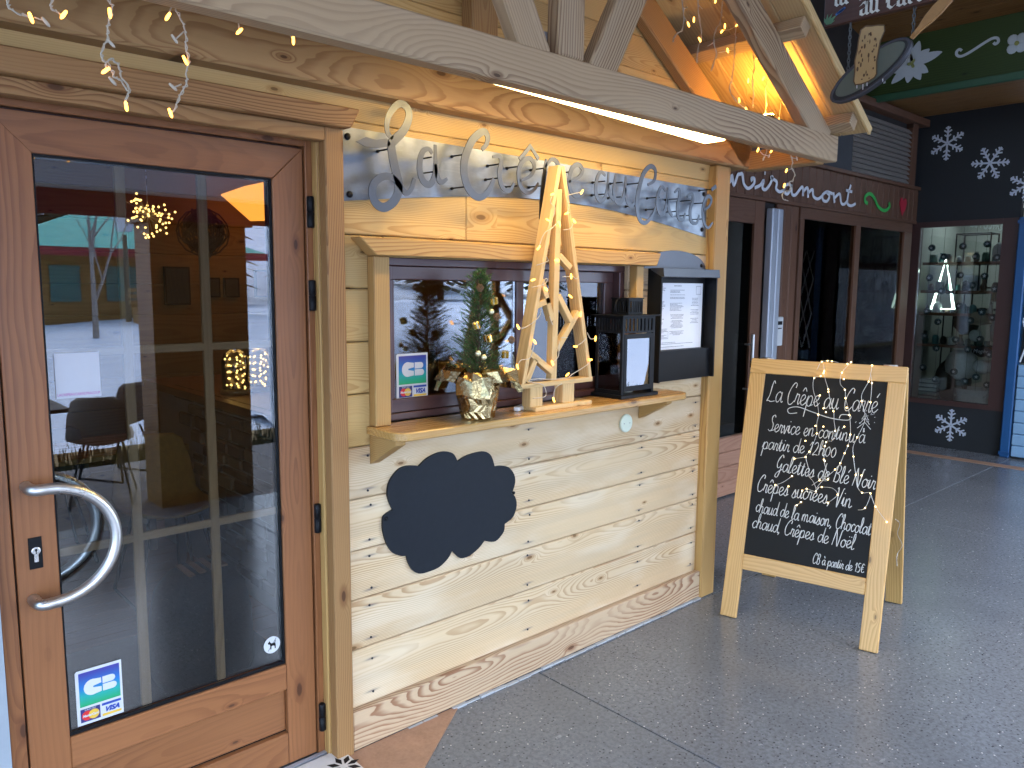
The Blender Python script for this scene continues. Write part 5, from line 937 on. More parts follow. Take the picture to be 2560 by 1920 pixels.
# painted lettering and ornaments
gmr = G()
for c in MIRAMONT: gmr.ribbon(smooth_pts(c, 5), 0.025, (0, -1, 0), 0.004)
o = obj('painted_name', gmr, plain('white_lettering', (0.75, 0.77, 0.80), 0.5), nb); o['label'] = 'white cursive painted shop name'
gmr = G()
for c in SQUIG: gmr.ribbon(smooth_pts(c, 6), 0.032, (0, -1, 0), 0.004)
o = obj('green_scroll', gmr, plain('scroll_green', (0.03, 0.42, 0.07), 0.5), nb); o['label'] = 'painted green scroll ornament'
hp = [(0, -.095), (-.05, -.03), (-.075, .03), (-.06, .075), (-.03, .085), (0, .05), (.03, .085), (.06, .075), (.075, .03), (.05, -.03)]
o = obj('red_heart', G().prism([(7.10+a*1.15, 1.046, 2.50+b) for a, b in hp], (0, -0.006, 0)), plain('heart_red', (0.45, 0.02, 0.04), 0.5), nb); o['label'] = 'painted red heart'
# louvred panel over the cornice
obj('dark_panel', G().box(3.3, 5.86, 1.03, 1.088, 2.723, 3.33), plain('anthracite_panel', (0.035, 0.037, 0.042), 0.7), nb)
z = 2.735
while z < 3.27: obj('louvre_slat', G().prism([(5.87, 1.062, z), (5.87, 1.03, z-0.006), (5.87, 1.026, z), (5.87, 1.058, z+0.040)], (1.30, 0, 0)), M_louv if 'M_louv' in globals() else globals().setdefault('M_louv', plain('grey_louvre', (0.24, 0.215, 0.185), 0.6)), nb); z += 0.045
bx('corner_batten', 7.17, 7.30, 1.02, 1.088, 2.7225, 3.33, M_mir, nb, 'z')
bx('eave_trim', 3.0, 7.49, 0.98, 1.088, 3.3305, 3.40, M_mir, nb)
# what stands in that window
cu = thing('dark_curtain', (5.45, 1.30, 0.02), 'dark grey curtain hanging in the left half of the brown shopfront window', 'curtain')
gcu = G(); P = [(5.22+0.55*k/30, 1.34+0.03*math.sin(k*1.25), 0) for k in range(31)]
gcu.add([(p[0], p[1], 0.1) for p in P]+[(p[0], p[1], 2.28) for p in P], [(i, i+1, 32+i, 31+i) for i in range(30)]); obj('cloth', gcu, plain('charcoal_cloth', (0.05, 0.052, 0.055), 0.8), cu, True)
bt = thing('wooden_beam_post', (5.98, 1.5, 0.0), 'plain timber post standing inside the brown shopfront window', 'post'); bx('shaft', 5.95, 6.03, 1.45, 1.53, 0.0, 2.5, M_beam, bt, 'z')
setting(obj('back_room', G().poly([(2.3, 2.9, 0), (7.5, 2.9, 0), (7.5, 2.9, 2.6), (2.3, 2.9, 2.6)]).poly([(2.3, 1.2, 2.6), (7.5, 1.2, 2.6), (7.5, 2.9, 2.6), (2.3, 2.9, 2.6)]).poly([(2.3, 1.2, 0.005), (7.5, 1.2, 0.005), (7.5, 2.9, 0.005), (2.3, 2.9, 0.005)]).poly([(2.35, 1.2, 0), (2.35, 2.9, 0), (2.35, 2.9, 2.6), (2.35, 1.2, 2.6)]), plain('dim_room_wall', (0.035, 0.025, 0.018), 0.8), recalc=False))
gd = thing('green_door', (4.0, 1.9, 0.0), 'pale green panelled door seen through the brown shopfront entrance glass', 'door')
bx('door_leaf', 3.95, 4.28, 1.9, 1.94, 0.0, 2.1, plain('dark_red_door', (0.06, 0.02, 0.015), 0.6), gd, 'z'); 
for a, b in ((0.42, 0.95), (1.05, 1.86)): obj('door_panel', G().box(3.99, 4.24, 1.885, 1.8995, a, b), plain('sage_panel%d' % int(a*100), (0.10, 0.17, 0.11), 0.6), gd, bevel=0.004)
# warm pendant lamps in that room, and a shelf of bottles catching the light
for i, (x, z, w) in enumerate([(5.72, 1.63, 0.20), (6.78, 1.62, 0.26)]):
    pl_ = thing('bar_lamp', (x, 1.7, z), ('left' if i == 0 else 'right')+' glowing slim bar lamp inside the brown shopfront window', 'lamp'); obj('tube', G().box(x-w/2, x+w/2, 1.68, 1.72, z, z+0.02), emit('bar_lamp_glow%d' % i, (1.0, 0.62, 0.28), 9.0), pl_); obj('flex', G().tube([(x, 1.7, z+0.02), (x, 1.7, 2.59)], 0.004, 5), M_black, pl_)
rn = random.Random(8)
for i in range(11):
    x = 6.25+i*0.082; y_ = 1.62+rn.uniform(-.05, .05); z = [0.98, 1.30][i % 2]; h = rn.uniform(.16, .25)
    b_ = obj('bottle', G().lathe([(0.03, 0), (0.032, 0.02), (0.032, h*.6), (0.012, h*.75), (0.012, h)], (x, y_, z), 10), plain('bottle_glass%d' % i, (rn.uniform(.05, .4), rn.uniform(.05, .25), rn.uniform(.02, .2)), 0.15, 0, 0.6), None, True)
    tag(b_, '%s bottle from the left on the %s rack in the brown shopfront window' % (['first', 'second', 'third', 'fourth', 'fifth', 'last'][i//2], ('lower', 'upper')[i % 2]), 'bottle', 'bottles in the brown shopfront')
bs = thing('bottle_rack', (6.65, 1.62, 0.0), 'two-tier dark rack of bottles in the right half of the brown shopfront window', 'shelf')
for z in (0.96, 1.28): bx('rack_shelf', 6.18, 7.16, 1.52, 1.72, z-0.02, z, M_mir, bs)
for x in (6.18, 7.13): bx('rack_upright', x, x+0.03, 1.60, 1.64, 0.0, 1.6, M_mir, bs, 'z')

# ------------------------------------------------------------------ black gift shop at the end of the passage
XS = 7.5
gs_ = thing('black_giftshop', (7.6, 0.5, 0), 'black painted gift shop with white snowflakes around a large display window', 'building')
M_bw = plain('black_wall_paint', (0.022, 0.024, 0.026), 0.65, 0, 0.3, 0.12, bump=0.2)
obj('upper_wall', G().box(XS, XS+0.08, 0.09, 1.09, 2.36, 3.46), M_bw, gs_); obj('lower_wall', G().box(XS, XS+0.08, 0.09, 1.09, 0.0, 0.45), M_bw, gs_)
M_wf = plain('oxblood_frame', (0.055, 0.022, 0.018), 0.5)
obj('window_frame', G().box(XS-0.012, XS+0.07, 0.09, 0.235, 0.4505, 2.3595), M_wf, gs_); obj('window_frame', G().box(XS-0.012, XS+0.07, 1.0, 1.085, 0.4505, 2.3595), M_wf, gs_)
obj('window_frame', G().box(XS-0.012, XS+0.07, 0.2355, 0.9995, 0.4505, 0.50), M_wf, gs_); obj('window_frame', G().box(XS-0.012, XS+0.07, 0.2355, 0.9995, 2.305, 2.3595), M_wf, gs_)
obj('pane', G().box(XS+0.02, XS+0.026, 0.236, 0.999, 0.5005, 2.3045), glass('giftshop_pane', (0.86, 0.9, 0.9), 0.04, 1.5), gs_)
M_flake = plain('snowflake_white', (0.62, 0.66, 0.74), 0.6)
def flake(y, z, r, rot, lab):
    gg = G(); x = XS-0.004
    for k in range(6):
        a = rot+k*math.pi/3; d = Vector((0, math.cos(a), math.sin(a))); c = Vector((x, y, z)); gg.ribbon([c+d*r*0.02, c+d*r], 0.018, (-1, 0, 0), 0.003)
        for f, L in ((0.38, 0.22), (0.62, 0.26), (0.84, 0.16)):
            for s_ in (-1, 1): e = Vector((0, math.cos(a+s_*0.95), math.sin(a+s_*0.95))); gg.ribbon([c+d*r*f, c+d*r*f+e*r*L], 0.014, (-1, 0, 0), 0.003)
    o = obj('snowflake', gg, M_flake, gs_); o['label'] = lab
flake(0.804, 3.146, 0.17, math.pi/2, 'upper left white snowflake'); flake(0.395, 2.905, 0.17, 0.05, 'upper right white snowflake'); flake(0.565, 0.248, 0.17, math.pi/2, 'white snowflake below the window'); flake(0.062, 2.666, 0.16, 0.5, 'snowflake cut by the picture edge')
# wall beyond the blue corner post
bp_ = obj('blue_corner_post', G().box(XS-0.06, XS+0.06, -0.0, 0.088, 0.0, 2.36), plain('royal_blue_paint', (0.015, 0.09, 0.24), 0.4), None, bevel=0.01); tag(bp_, 'royal blue painted corner post beside the black gift shop', 'post')
for z in (0.03, 2.30): obj('post_collar', G().box(XS-0.067, XS+0.067, -0.006, 0.094, z, z+0.03), plain('royal_blue_paint2', (0.012, 0.07, 0.20), 0.4), bp_)
bw = thing('pale_blue_kiosk', (7.45, -0.6, 0.0), 'pale blue boarded kiosk with white lattice at the right edge', 'kiosk')
for k in range(8): bx('board', XS-0.06, XS-0.02, -0.45, -0.012, 0.02+k*0.115, 0.13+k*0.115, globals().setdefault('M_pblue', plain('pale_blue_board', (0.25, 0.42, 0.60), 0.5)), bw, 'y', 0.008)
gl = G()
for k in range(4):
    for s_ in (-1, 1):
        y0 = -0.02-0.1*k; gl.ribbon([(XS-0.04, y0, 0.96), (XS-0.04, y0-0.1, 1.36), (XS-0.04, y0, 1.76), (XS-0.04, y0-0.1, 2.1)] if s_ > 0 else [(XS-0.045, y0-0.1, 0.96), (XS-0.045, y0, 1.36), (XS-0.045, y0-0.1, 1.76), (XS-0.045, y0, 2.1)], 0.014, (-1, 0, 0), 0.006)
obj('lattice', gl, M_white, bw); obj('lattice_backing', G().box(XS, XS+0.02, -0.45, -0.012, 0.95, 3.3), M_bw, bw); obj('side_wall', G().box(XS, XS+0.04, -3.3, -0.455, 0.0, 3.45), M_bw, bw)
# ------------------------------------------------------------------ gift shop display
setting(obj('display_room', G().poly([(9.0, -0.6, 0), (9.0, 1.09, 0), (9.0, 1.09, 2.6), (9.0, -0.6, 2.6)]).poly([(XS+0.08, 1.088, 0), (9.0, 1.088, 0), (9.0, 1.088, 2.6), (XS+0.08, 1.088, 2.6)]).poly([(XS+0.08, -0.6, 0.45), (9.0, -0.6, 0.45), (9.0, 1.09, 0.45), (XS+0.08, 1.09, 0.45)]).poly([(XS+0.08, -0.6, 2.6), (9.0, -0.6, 2.6), (9.0, 1.09, 2.6), (XS+0.08, 1.09, 2.6)]).poly([(XS+0.08, -0.6, 0), (9.0, -0.6, 0), (9.0, -0.6, 2.6), (XS+0.08, -0.6, 2.6)]), plain('cream_display_wall', (0.24, 0.25, 0.22), 0.8), recalc=False))
rk = thing('display_rack', (8.1, 0.55, 0.46), 'slim black metal display rack with glass boxes in the gift shop window', 'rack')
def wire_box(x0, x1, y0, y1, z0, z1, r=0.008):
    gg = G()
    for x in (x0, x1):
        for y in (y0, y1): gg.tube([(x, y, z0), (x, y, z1)], r, 5)
        for z in (z0, z1): gg.tube([(x, y0, z), (x, y1, z)], r, 5)
    for y in (y0, y1):
        for z in (z0, z1): gg.tube([(x0, y, z), (x1, y, z)], r, 5)
    return gg
for a in ((7.9, 8.15, 0.45, 0.78, 1.95, 2.25), (7.85, 8.1, 0.52, 0.82, 1.62, 1.93), (7.9, 8.15, 0.40, 0.66, 1.45, 1.68), (7.9, 8.2, 0.3, 0.85, 0.46, 1.45)): obj('rack_frame', wire_box(*a), M_black, rk)
wl = thing('wire_tree_light', (7.95, 0.88, 1.45), 'white lit triangular tree frame in the gift shop window', 'decoration'); obj('glowing_frame', G().tube([(7.85, 0.96, 1.45), (7.85, 0.85, 2.0), (7.85, 0.74, 1.45)], 0.017, 6, True), emit('tree_frame_glow', (0.75, 1.0, 0.85), 1.4), wl)
props = [('cushion', (7.85, 0.62, 0.86), (0.10, 0.15, 0.16), (0.45, 0.45, 0.42), 'pale knitted cushion lying on the armchair in the gift shop window'), ('armchair', (7.95, 0.72, 0.66), (0.16, 0.17, 0.24), (0.06, 0.055, 0.05), 'dark armchair behind the pale cushion in the gift shop window'), ('sheepskin_hat', (7.80, 0.40, 0.86), (0.07, 0.09, 0.07), (0.6, 0.6, 0.58), 'fluffy white hat right of the cushion in the gift shop window'), ('storage_basket', (7.75, 0.44, 0.50), (0.12, 0.19, 0.13), (0.42, 0.44, 0.42), 'grey woven basket at the bottom of the gift shop window'), ('felt_cap', (7.82, 0.47, 1.36), (0.08, 0.10, 0.07), (0.32, 0.27, 0.20), 'beige cap on the middle shelf of the gift shop window'), ('cowbell', (7.80, 0.31, 1.62), (0.05, 0.06, 0.08), (0.22, 0.16, 0.09), 'brown bell hanging near the right of the gift shop window'), ('white_vase', (7.85, 0.33, 1.25), (0.05, 0.05, 0.12), (0.6, 0.62, 0.6), 'white angular vase on the right of the gift shop window'), ('lantern_ball', (7.82, 0.50, 1.18), (0.05, 0.055, 0.06), (0.5, 0.58, 0.55), 'ribbed pale globe in the middle of the gift shop window'), ('dark_bag', (7.95, 0.63, 1.33), (0.1, 0.12, 0.15), (0.05, 0.06, 0.055), 'dark leather bag on the middle shelf of the gift shop window'), ('plush_toy', (7.85, 0.34, 2.05), (0.06, 0.07, 0.09), (0.5, 0.52, 0.5), 'white plush figure at the upper right of the gift shop window'), ('framed_print', (7.9, 0.60, 1.72), (0.02, 0.08, 0.09), (0.40, 0.43, 0.45), 'small framed print in the upper box of the gift shop window'), ('crate_stack', (7.8, 0.90, 0.55), (0.08, 0.09, 0.10), (0.25, 0.27, 0.25), 'stack of slatted crates at the lower left of the gift shop window')]
for nm, c, s_, cc, lab in props:
    n_, m_ = 12, 8; gg = G(); rn = random.Random(nm)
    if nm in ('framed_print', 'crate_stack'):
        if nm == 'framed_print': gg.box(c[0]-s_[0], c[0]+s_[0], c[1]-s_[1], c[1]+s_[1], c[2]-s_[2], c[2]+s_[2])
        else:
            for k in range(5): gg.box(c[0]-s_[0], c[0]+s_[0], c[1]-s_[1], c[1]+s_[1], c[2]-0.08+k*0.045, c[2]-0.05+k*0.045)
    elif nm in ('storage_basket', 'white_vase', 'cowbell'):
        pr = {'storage_basket': [(.9, -1), (1, -.6), (1, 1), (.93, 1), (.93, -.5)], 'white_vase': [(.6, -1), (1, .2), (.5, .8), (.6, 1)], 'cowbell': [(1, -1), (.9, 0), (.5, .9), (.15, 1)]}[nm]
        gg.lathe([(r*s_[1], z*s_[2]) for r, z in pr], c, 16)
        if nm == 'storage_basket':
            for sg_ in (-1, 1): gg.tube(smooth_pts([(c[0]-0.1, c[1]+sg_*0.12, c[2]+0.11), (c[0]-0.16, c[1]+sg_*0.14, c[2]+0.05), (c[0]-0.1, c[1]+sg_*0.16, c[2]+0.11)], 4), 0.008, 5)
    else:
        gg.ball((0, 0, 0), 1.0, n_, m_)
        for v in gg.v:
            q = 1+0.13*math.sin(v.x*5+rn.random())*math.cos(v.y*4+v.z*3); v *= q; ex = 0.75
            for i in range(3): v[i] = math.copysign(abs(v[i])**ex, v[i])*s_[i]+c[i]
        if nm == 'felt_cap': gg.prism([(c[0]-0.05, c[1]-0.13, c[2]-0.05), (c[0]-0.15, c[1]-0.08, c[2]-0.06), (c[0]-0.15, c[1]+0.04, c[2]-0.06), (c[0]-0.05, c[1]+0.1, c[2]-0.05)], (0, 0, .012))
        if nm == 'armchair':
            for yy_ in (0.6, 0.84): gg.tube([(7.88, yy_, 0.455), (7.9, yy_+.01, 0.6)], 0.012, 6)
    tag(obj(nm, gg, plain(nm+'_surface', cc, 0.7, 0, 0.3, 0.2, scale=30), None, nm not in ('framed_print', 'crate_stack')), lab, nm.replace('_', ' '))
rn = random.Random(21); cnt = {}
GOODS = [('ceramic_mug', [(.03, -.04), (.034, -.03), (.034, .04), (.03, .04)]), ('snow_globe', [(.02, -.05), (.034, -.03), (.036, 0), (.028, .03), (.008, .045)]), ('candle_jar', [(.028, -.045), (.03, -.04), (.03, .03), (.022, .035), (.022, .045)]), ('little_vase', [(.018, -.06), (.034, -.02), (.014, .03), (.02, .06)])]
tones = [('dark green', (0.03, 0.08, 0.06)), ('grey', (0.20, 0.21, 0.20)), ('brown', (0.12, 0.07, 0.04)), ('white', (0.5, 0.52, 0.5)), ('black', (0.02, 0.02, 0.02)), ('teal', (0.04, 0.16, 0.16))]
for r_i, (zr, rowname) in enumerate([(2.0, 'top'), (1.70, 'upper'), (1.46, 'middle'), (1.12, 'lower')]):
    ledge = obj('display_ledge', G().box(7.78, 8.25, 0.22, 1.06, zr-0.075, zr-0.06), M_black, None); tag(ledge, rowname+' dark display ledge behind the gift shop glass', 'shelf', 'gift shop ledges'); obj('ledge_lip', G().box(7.772, 7.7795, 0.22, 1.06, zr-0.08, zr-0.05), M_mir, ledge)
    for k in range(9):
        y_ = 1.0-k*0.088+rn.uniform(-.015, .015); nm, prf = GOODS[(k*3+r_i) % 4]; tn, tc = tones[(k*5+r_i*2) % 6]; sc = rn.uniform(0.8, 1.35)
        tag(obj(nm, G().lathe([(a*sc, (b-prf[0][1])*sc) for a, b in prf], (7.87+rn.uniform(-.04, .04), y_, zr-0.0595), 12), plain(nm+'_%d_%d' % (r_i, k), tc, 0.4, 0, 0.5, 0.15), None, True), '%s %s, %s from the left on the %s gift shop ledge' % (tn, nm.replace('_', ' '), ['first', 'second', 'third', 'fourth', 'fifth', 'sixth', 'seventh', 'eighth', 'ninth'][k], rowname), nm.split('_')[-1], 'goods in the gift shop window')
pq = obj('village_plaque', G().prism([(7.76, 0.41+0.09*math.cos(a)*(1+.08*math.cos(4*a)), 1.02+0.055*math.sin(a)*(1+.1*math.cos(4*a))) for a in [2*math.pi*k/20 for k in range(20)]], (0.01, 0, 0)), M_black, None); tag(pq, 'small dark plaque with white lettering in the gift shop window', 'plaque')
text_mesh('plaque_word', 'Megève', 0.055, M_print, frame((7.755, 0.41, 1.005), (0, -1, 0), (0, 0, 1)), pq, shear=0.2, sx=0.95)
M_disc = plain('garland_disc', (0.02, 0.045, 0.05), 0.6); rn = random.Random(4)
for col_i, y in enumerate((0.93, 0.80, 0.62, 0.50, 0.40, 0.30)):
    t = thing('star_garland', (7.62, y, 0.6), ['leftmost', 'second', 'third', 'fourth', 'fifth', 'rightmost'][col_i]+' string of dark star discs hanging in the gift shop window from the left', 'garland', 'star disc garlands')
    obj('thread', G().tube([(7.62, y, 0.62), (7.62, y, 2.30)], 0.0015, 4), M_black, t)
    for k in range(5):
        z = 2.12-k*0.33-(col_i % 2)*0.12+rn.uniform(-.04, .04); ds = obj('disc', G().lathe([(0.036, 0), (0.036, 0.006)], (7.62, y+rn.uniform(-.01, .01), z), 14, Matrix.Rotation(R(90), 4, 'Y')), M_disc, t)
        c = WM[ds.name].translation; S = [(0.02 if i % 2 == 0 else 0.009) for i in range(10)]
        obj('star', G().poly([(7.617, y+S[i]*math.sin(math.pi*i/5), z+S[i]*math.cos(math.pi*i/5)) for i in range(10)]), M_print, ds)
lp = thing('shop_fill_light', (8.3, 0.5, 2.55), 'added cool fill light panel inside the gift shop', 'lamp'); obj('panel', G().box(8.0, 8.7, 0.1, 0.9, 2.56, 2.585), emit('cool_fill_glow', (0.80, 0.95, 1.0), 0.8), lp)  # glowing panel added to light the display goods

# ------------------------------------------------------------------ passage ceiling
ce = setting(obj('ceiling', G().prism([(6.2, -1.6, 3.93), (1.8, -1.6, 4.90), (-4.5, -1.6, 4.90), (-4.5, -1.6, 5.0), (1.8, -1.6, 5.0), (6.2, -1.6, 4.03)], (0, 2.69, 0)), M_dark, org=(2, -1, 4)))
x = 6.19
while x > 1.85:
    z = 3.91+(6.2-x)*0.2205; z2 = 3.91+(6.2-x+0.2)*0.2205
    board('ceiling_board', ((2*x-0.2)/2, -1.6, (z+z2)/2-0.004), ((2*x-0.2)/2, 1.088, (z+z2)/2-0.004), 0.2, 0.022, M_ceil, ce, up=(-0.9765, 0, 0.2153), bevel=0.005); x -= 0.2035
gb_ = thing('green_fascia', (6.2, -0.2, 3.37), 'dark green fascia beam with painted edelweiss above the gift shop', 'beam')
M_green = wood('green_stained_board', (0.035, 0.062, 0.012), (0.02, 0.036, 0.008), 0.55, 50, 0.6, 0.2)
bx('fascia_board', 6.19, 6.23, -3.2, 1.088, 3.43, 3.96, M_green, gb_, 'y'); bx('lower_band', 6.175, 6.23, -3.2, 1.088, 3.372, 3.4295, plain('emerald_band', (0.02, 0.085, 0.04), 0.5), gb_, 'y')
so = setting(obj('soffit', G().box(6.2305, 7.6, -3.2, 1.088, 3.47, 3.5), M_dark, org=(6.9, -1, 3.4)))
x = 6.235
while x < 7.5: board('soffit_board', (x+0.1, -3.2, 3.455), (x+0.1, 1.088, 3.455), 0.198, 0.02, M_ceil, so, up=(1, 0, 0), bevel=0.004); x += 0.2
gbk = 6.186
def petal(c, ang, L, w):
    d = Vector((0, -math.cos(ang), math.sin(ang))); n = Vector((0, math.sin(ang), math.cos(ang))); out = []
    for k in range(9): t = k/8; out.append(c+d*(L*t)+n*(w*math.sin(math.pi*min(1, t*0.92+0.06))**0.8))
    for k in range(8, -1, -1): t = k/8; out.append(c+d*(L*t)-n*(w*math.sin(math.pi*min(1, t*0.92+0.06))**0.8))
    return out
c = Vector((gbk, 0.686, 3.655)); M_pet = plain('edelweiss_white', (0.58, 0.64, 0.72), 0.7, var=0.08)
for i, (a, L) in enumerate([(75, .19), (35, .17), (12, .25), (-35, .17), (-62, .17), (-100, .16), (-140, .22), (-165, .17), (165, .16), (125, .15)]):
    a = R(a); pp = petal(c+Vector((-0.001*(i % 3), 0, 0)), a, L, 0.040); o = obj('edelweiss_petal', G().prism(pp, (-0.008, 0, 0)), M_pet, gb_)
gcen = G()
for k in range(9): a = k*0.7; r = 0.03*math.sqrt(k/9); gcen.ball(c+Vector((-0.012, r*math.cos(a*3), r*math.sin(a*3))), 0.014, 7, 5)
obj('edelweiss_heart', gcen, plain('yellow_green', (0.30, 0.33, 0.12), 0.7), gb_, True)
obj('painted_scroll', G().ribbon(smooth_pts([(gbk, y, z) for y, z in [(.285, 3.685), (.305, 3.70), (.325, 3.685), (.32, 3.655), (.285, 3.64), (.22, 3.66), (.12, 3.71), (.06, 3.735), (.02, 3.73), (.01, 3.70), (.03, 3.685), (.045, 3.70)]], 5), 0.022, (-1, 0, 0), 0.004), M_pet, gb_)
fc = Vector((gbk, -0.13, 3.655))
for k in range(4): a = R(45+k*90); obj('small_flower_petal', G().ball(fc+Vector((-0.004, 0.045*math.cos(a), 0.05*math.sin(a))), 0.042, 10, 6, (.2, 1, 1)), M_pet, gb_, True)
obj('small_flower_heart', G().ball(fc+Vector((-0.012, 0, 0)), 0.018, 8, 6), plain('yellow_heart', (0.4, 0.4, 0.12), 0.6), gb_, True)
obj('painted_scroll', G().ribbon(smooth_pts([(gbk, y, z) for y, z in [(1.0, 3.54), (.97, 3.57), (.93, 3.56), (.92, 3.53)]], 5), 0.02, (-1, 0, 0), 0.004), M_pet, gb_)

# ------------------------------------------------------------------ hanging shop sign
hs = thing('hanging_sign', (2.1, -0.8, 2.44), 'hanging wooden sign of a frying pan with a crepe below a lettered board', 'sign')
XH = 2.1; M_sb = wood('sign_board_brown', (0.075, 0.03, 0.018), (0.05, 0.02, 0.012), 0.5, 60, 0.5, 0.1)
bx('name_board', XH-0.012, XH+0.012, -1.16, -0.543, 2.79, 3.02, M_sb, hs, 'y', 0.003)
yy0 = -0.60
BLK = {'a': (.8, [[(.6, .8), (.35, 1), (.12, .8)], [(.58, .95), (.58, .12), (.72, 0)], [(.58, .6), (.15, .42), (.15, .12), (.35, 0), (.58, .22)]]), 'u': (.85, [[(.08, 1), (.15, .9), (.15, .15), (.35, 0), (.58, .22)], [(.52, 1), (.6, .9), (.6, .12), (.76, 0)]]), 'c': (.72, [[(.6, .82), (.38, 1), (.12, .78), (.12, .2), (.36, 0), (.62, .18)]]), 'r': (.68, [[(.08, 1), (.2, .85), (.2, .12), (.34, 0)], [(.2, .72), (.42, 1), (.6, .82)]]), 'l': (.5, [[(.12, 1.85), (.24, 1.65), (.24, .15), (.4, 0)]]), 'e': (.7, [[(.14, .5), (.58, .68), (.38, 1), (.12, .75), (.12, .2), (.36, 0), (.62, .18)]]), 'p': (.8, [[(.08, 1), (.18, .85), (.18, -.7)], [(.18, .75), (.42, 1), (.64, .75), (.64, .25), (.4, 0), (.18, .18)]]), 'C': (1.05, [[(.95, 1.55), (.55, 1.85), (.15, 1.4), (.15, .4), (.5, 0), (.95, .3)], [(.55, 1.6), (.5, .35)]]), ' ': (.55, [])}
M_cream = plain('sign_cream', (0.62, 0.60, 0.52), 0.6)
def hang_text(tx, y, z, xh):
    x = 0.0
    for ch in tx:
        base = {'ê': 'e', 'é': 'e'}.get(ch, ch); adv, pls = BLK[base]; pls = list(pls)
        if ch == 'ê': pls.append([(.1, 1.25), (.38, 1.6), (.62, 1.25)])
        if ch == 'é': pls.append([(.3, 1.25), (.6, 1.6)])
        gg = G(); nib = Vector((0, -0.62, 0.30))*xh*0.34
        for pl_2 in pls:
            P = [Vector((XH-0.0138, y-(x+q[0])*xh, z+q[1]*xh)) for q in pl_2]
            for i in range(len(P)-1): d_ = (P[i+1]-P[i]).normalized()*xh*0.03; gg.prism([P[i]-nib*.5-d_, P[i]+nib*.5-d_, P[i+1]+nib*.5+d_, P[i+1]-nib*.5+d_], (-0.0006-0.0002*i, 0, 0))
        if pls: obj('painted_letter', gg, M_cream, hs)
        x += adv
hang_text('la Crêpe', -0.583, 2.868, 0.052); hang_text('au carré', -0.700, 2.803, 0.052)
gfl = G(); 
for a, L, w in ((60, .05, .006), (85, .045, .006), (35, .055, .008), (15, .04, .006), (110, .035, .005)):
    d = Vector((0, -math.cos(R(a)), math.sin(R(a)))); n = Vector((0, math.sin(R(a)), math.cos(R(a)))); cc = Vector((XH-0.0135, -0.557, 2.800)); gfl.poly([cc, cc+d*L*.5+n*w, cc+d*L, cc+d*L*.5-n*w])
obj('painted_leaves', gfl, plain('leaf_green_paint', (0.10, 0.22, 0.10), 0.6), hs)
gfl = G(); 
for k in range(6): cc = Vector((XH-0.0142, -0.600-0.006*k, 2.832+0.003*k)); gfl.poly([cc+Vector((0, 0, -.006)), cc+Vector((0, -.011, .004)), cc+Vector((0, -.004, .010)), cc+Vector((0, .004, .003))])
obj('painted_flower', gfl, plain('gentian_blue', (0.05, 0.14, 0.36), 0.6), hs)
# pan: tilted ellipse plate with rim, handle, crepe
pcn = Vector((XH, -0.757, 2.567)); ex = Vector((0, -0.870, 0.493)).normalized(); ez = Vector((0, 0.493, 0.870)); A_, B_ = 0.185, 0.066
def ell(a, b, x): return [Vector((x, 0, 0))+Vector((0, pcn.y, pcn.z))+ex*a*math.cos(t)+ez*b*math.sin(t) for t in [2*math.pi*k/40 for k in range(40)]]
obj('pan_body', G().prism(ell(A_, B_+0.004, XH-0.012), (0.024, 0, 0)), plain('pan_dark', (0.018, 0.018, 0.02), 0.5), hs)
inn = ell(A_*0.86, B_*0.78, XH-0.0145); obj('pan_inside', G().prism([p+Vector((0, 0, 0.006)) for p in inn], (0.002, 0, 0)), plain('pan_grey_green', (0.10, 0.115, 0.09), 0.6), hs)
obj('pan_rim', G().tube([p for p in ell(A_*0.97, B_*0.95, XH-0.012)], 0.007, 6, True), plain('pan_rim_grey', (0.045, 0.045, 0.055), 0.5), hs, True)
h0 = Vector((XH, -0.915, 2.668)); h1 = Vector((XH, -1.10, 2.845)); hd = (h1-h0).normalized(); hn = Vector((0, hd.z, -hd.y))
hw_ = [0.008, 0.010, 0.020, 0.024, 0.023, 0.018, 0.008]; pa = []; pb = []
for k, w in enumerate(hw_): q = h0.lerp(h1, k/6); pa.append(q+hn*w); pb.append(q-hn*w)
obj('pan_handle', G().prism([p+Vector((-0.009, 0, 0)) for p in pa+pb[::-1]], (0.018, 0, 0)), plain('handle_orange_wood', (0.36, 0.18, 0.05), 0.5, var=0.2, scale=20), hs, bevel=0.003)
crp = [(-.716, 2.742), (-.735, 2.752), (-.76, 2.747), (-.785, 2.745), (-.812, 2.738), (-.815, 2.715), (-.80, 2.68), (-.795, 2.64), (-.79, 2.60), (-.793, 2.55), (-.785, 2.535), (-.76, 2.524), (-.73, 2.518), (-.705, 2.520), (-.698, 2.535), (-.70, 2.58), (-.697, 2.62), (-.705, 2.66), (-.708, 2.70)]
cr = obj('crepe', G().prism([(XH-0.022, y, z) for y, z in crp], (0.008, 0, 0)), plain('crepe_paint', (0.42, 0.28, 0.12), 0.7, var=0.12, scale=25), hs, bevel=0.002)
gsp = G(); rn = random.Random(6)
for k in range(34):
    y, z = rn.uniform(-.785, -.71), rn.uniform(2.535, 2.73); w, h = rn.uniform(.0015, .005), rn.uniform(.003, .011); gsp.poly([(XH-0.0228, y+w*math.cos(t), z+h*math.sin(t)) for t in [2*math.pi*q/7 for q in range(7)]])
obj('brown_spots', gsp, plain('crepe_brown', (0.10, 0.05, 0.02), 0.7), cr)['kind'] = 'stuff'
obj('crepe_edge', G().tube([(XH-0.021, y, z) for y, z in crp], 0.003, 5, True), plain('toasted_edge', (0.12, 0.07, 0.03), 0.7), cr)
gdr = G()
for y, L in ((-.712, .02), (-.738, .03), (-.755, .018), (-.82, .012)): gdr.ribbon([(XH-0.0215, y, 2.524), (XH-0.0215, y-.001, 2.524-L)], 0.004, (-1, 0, 0))
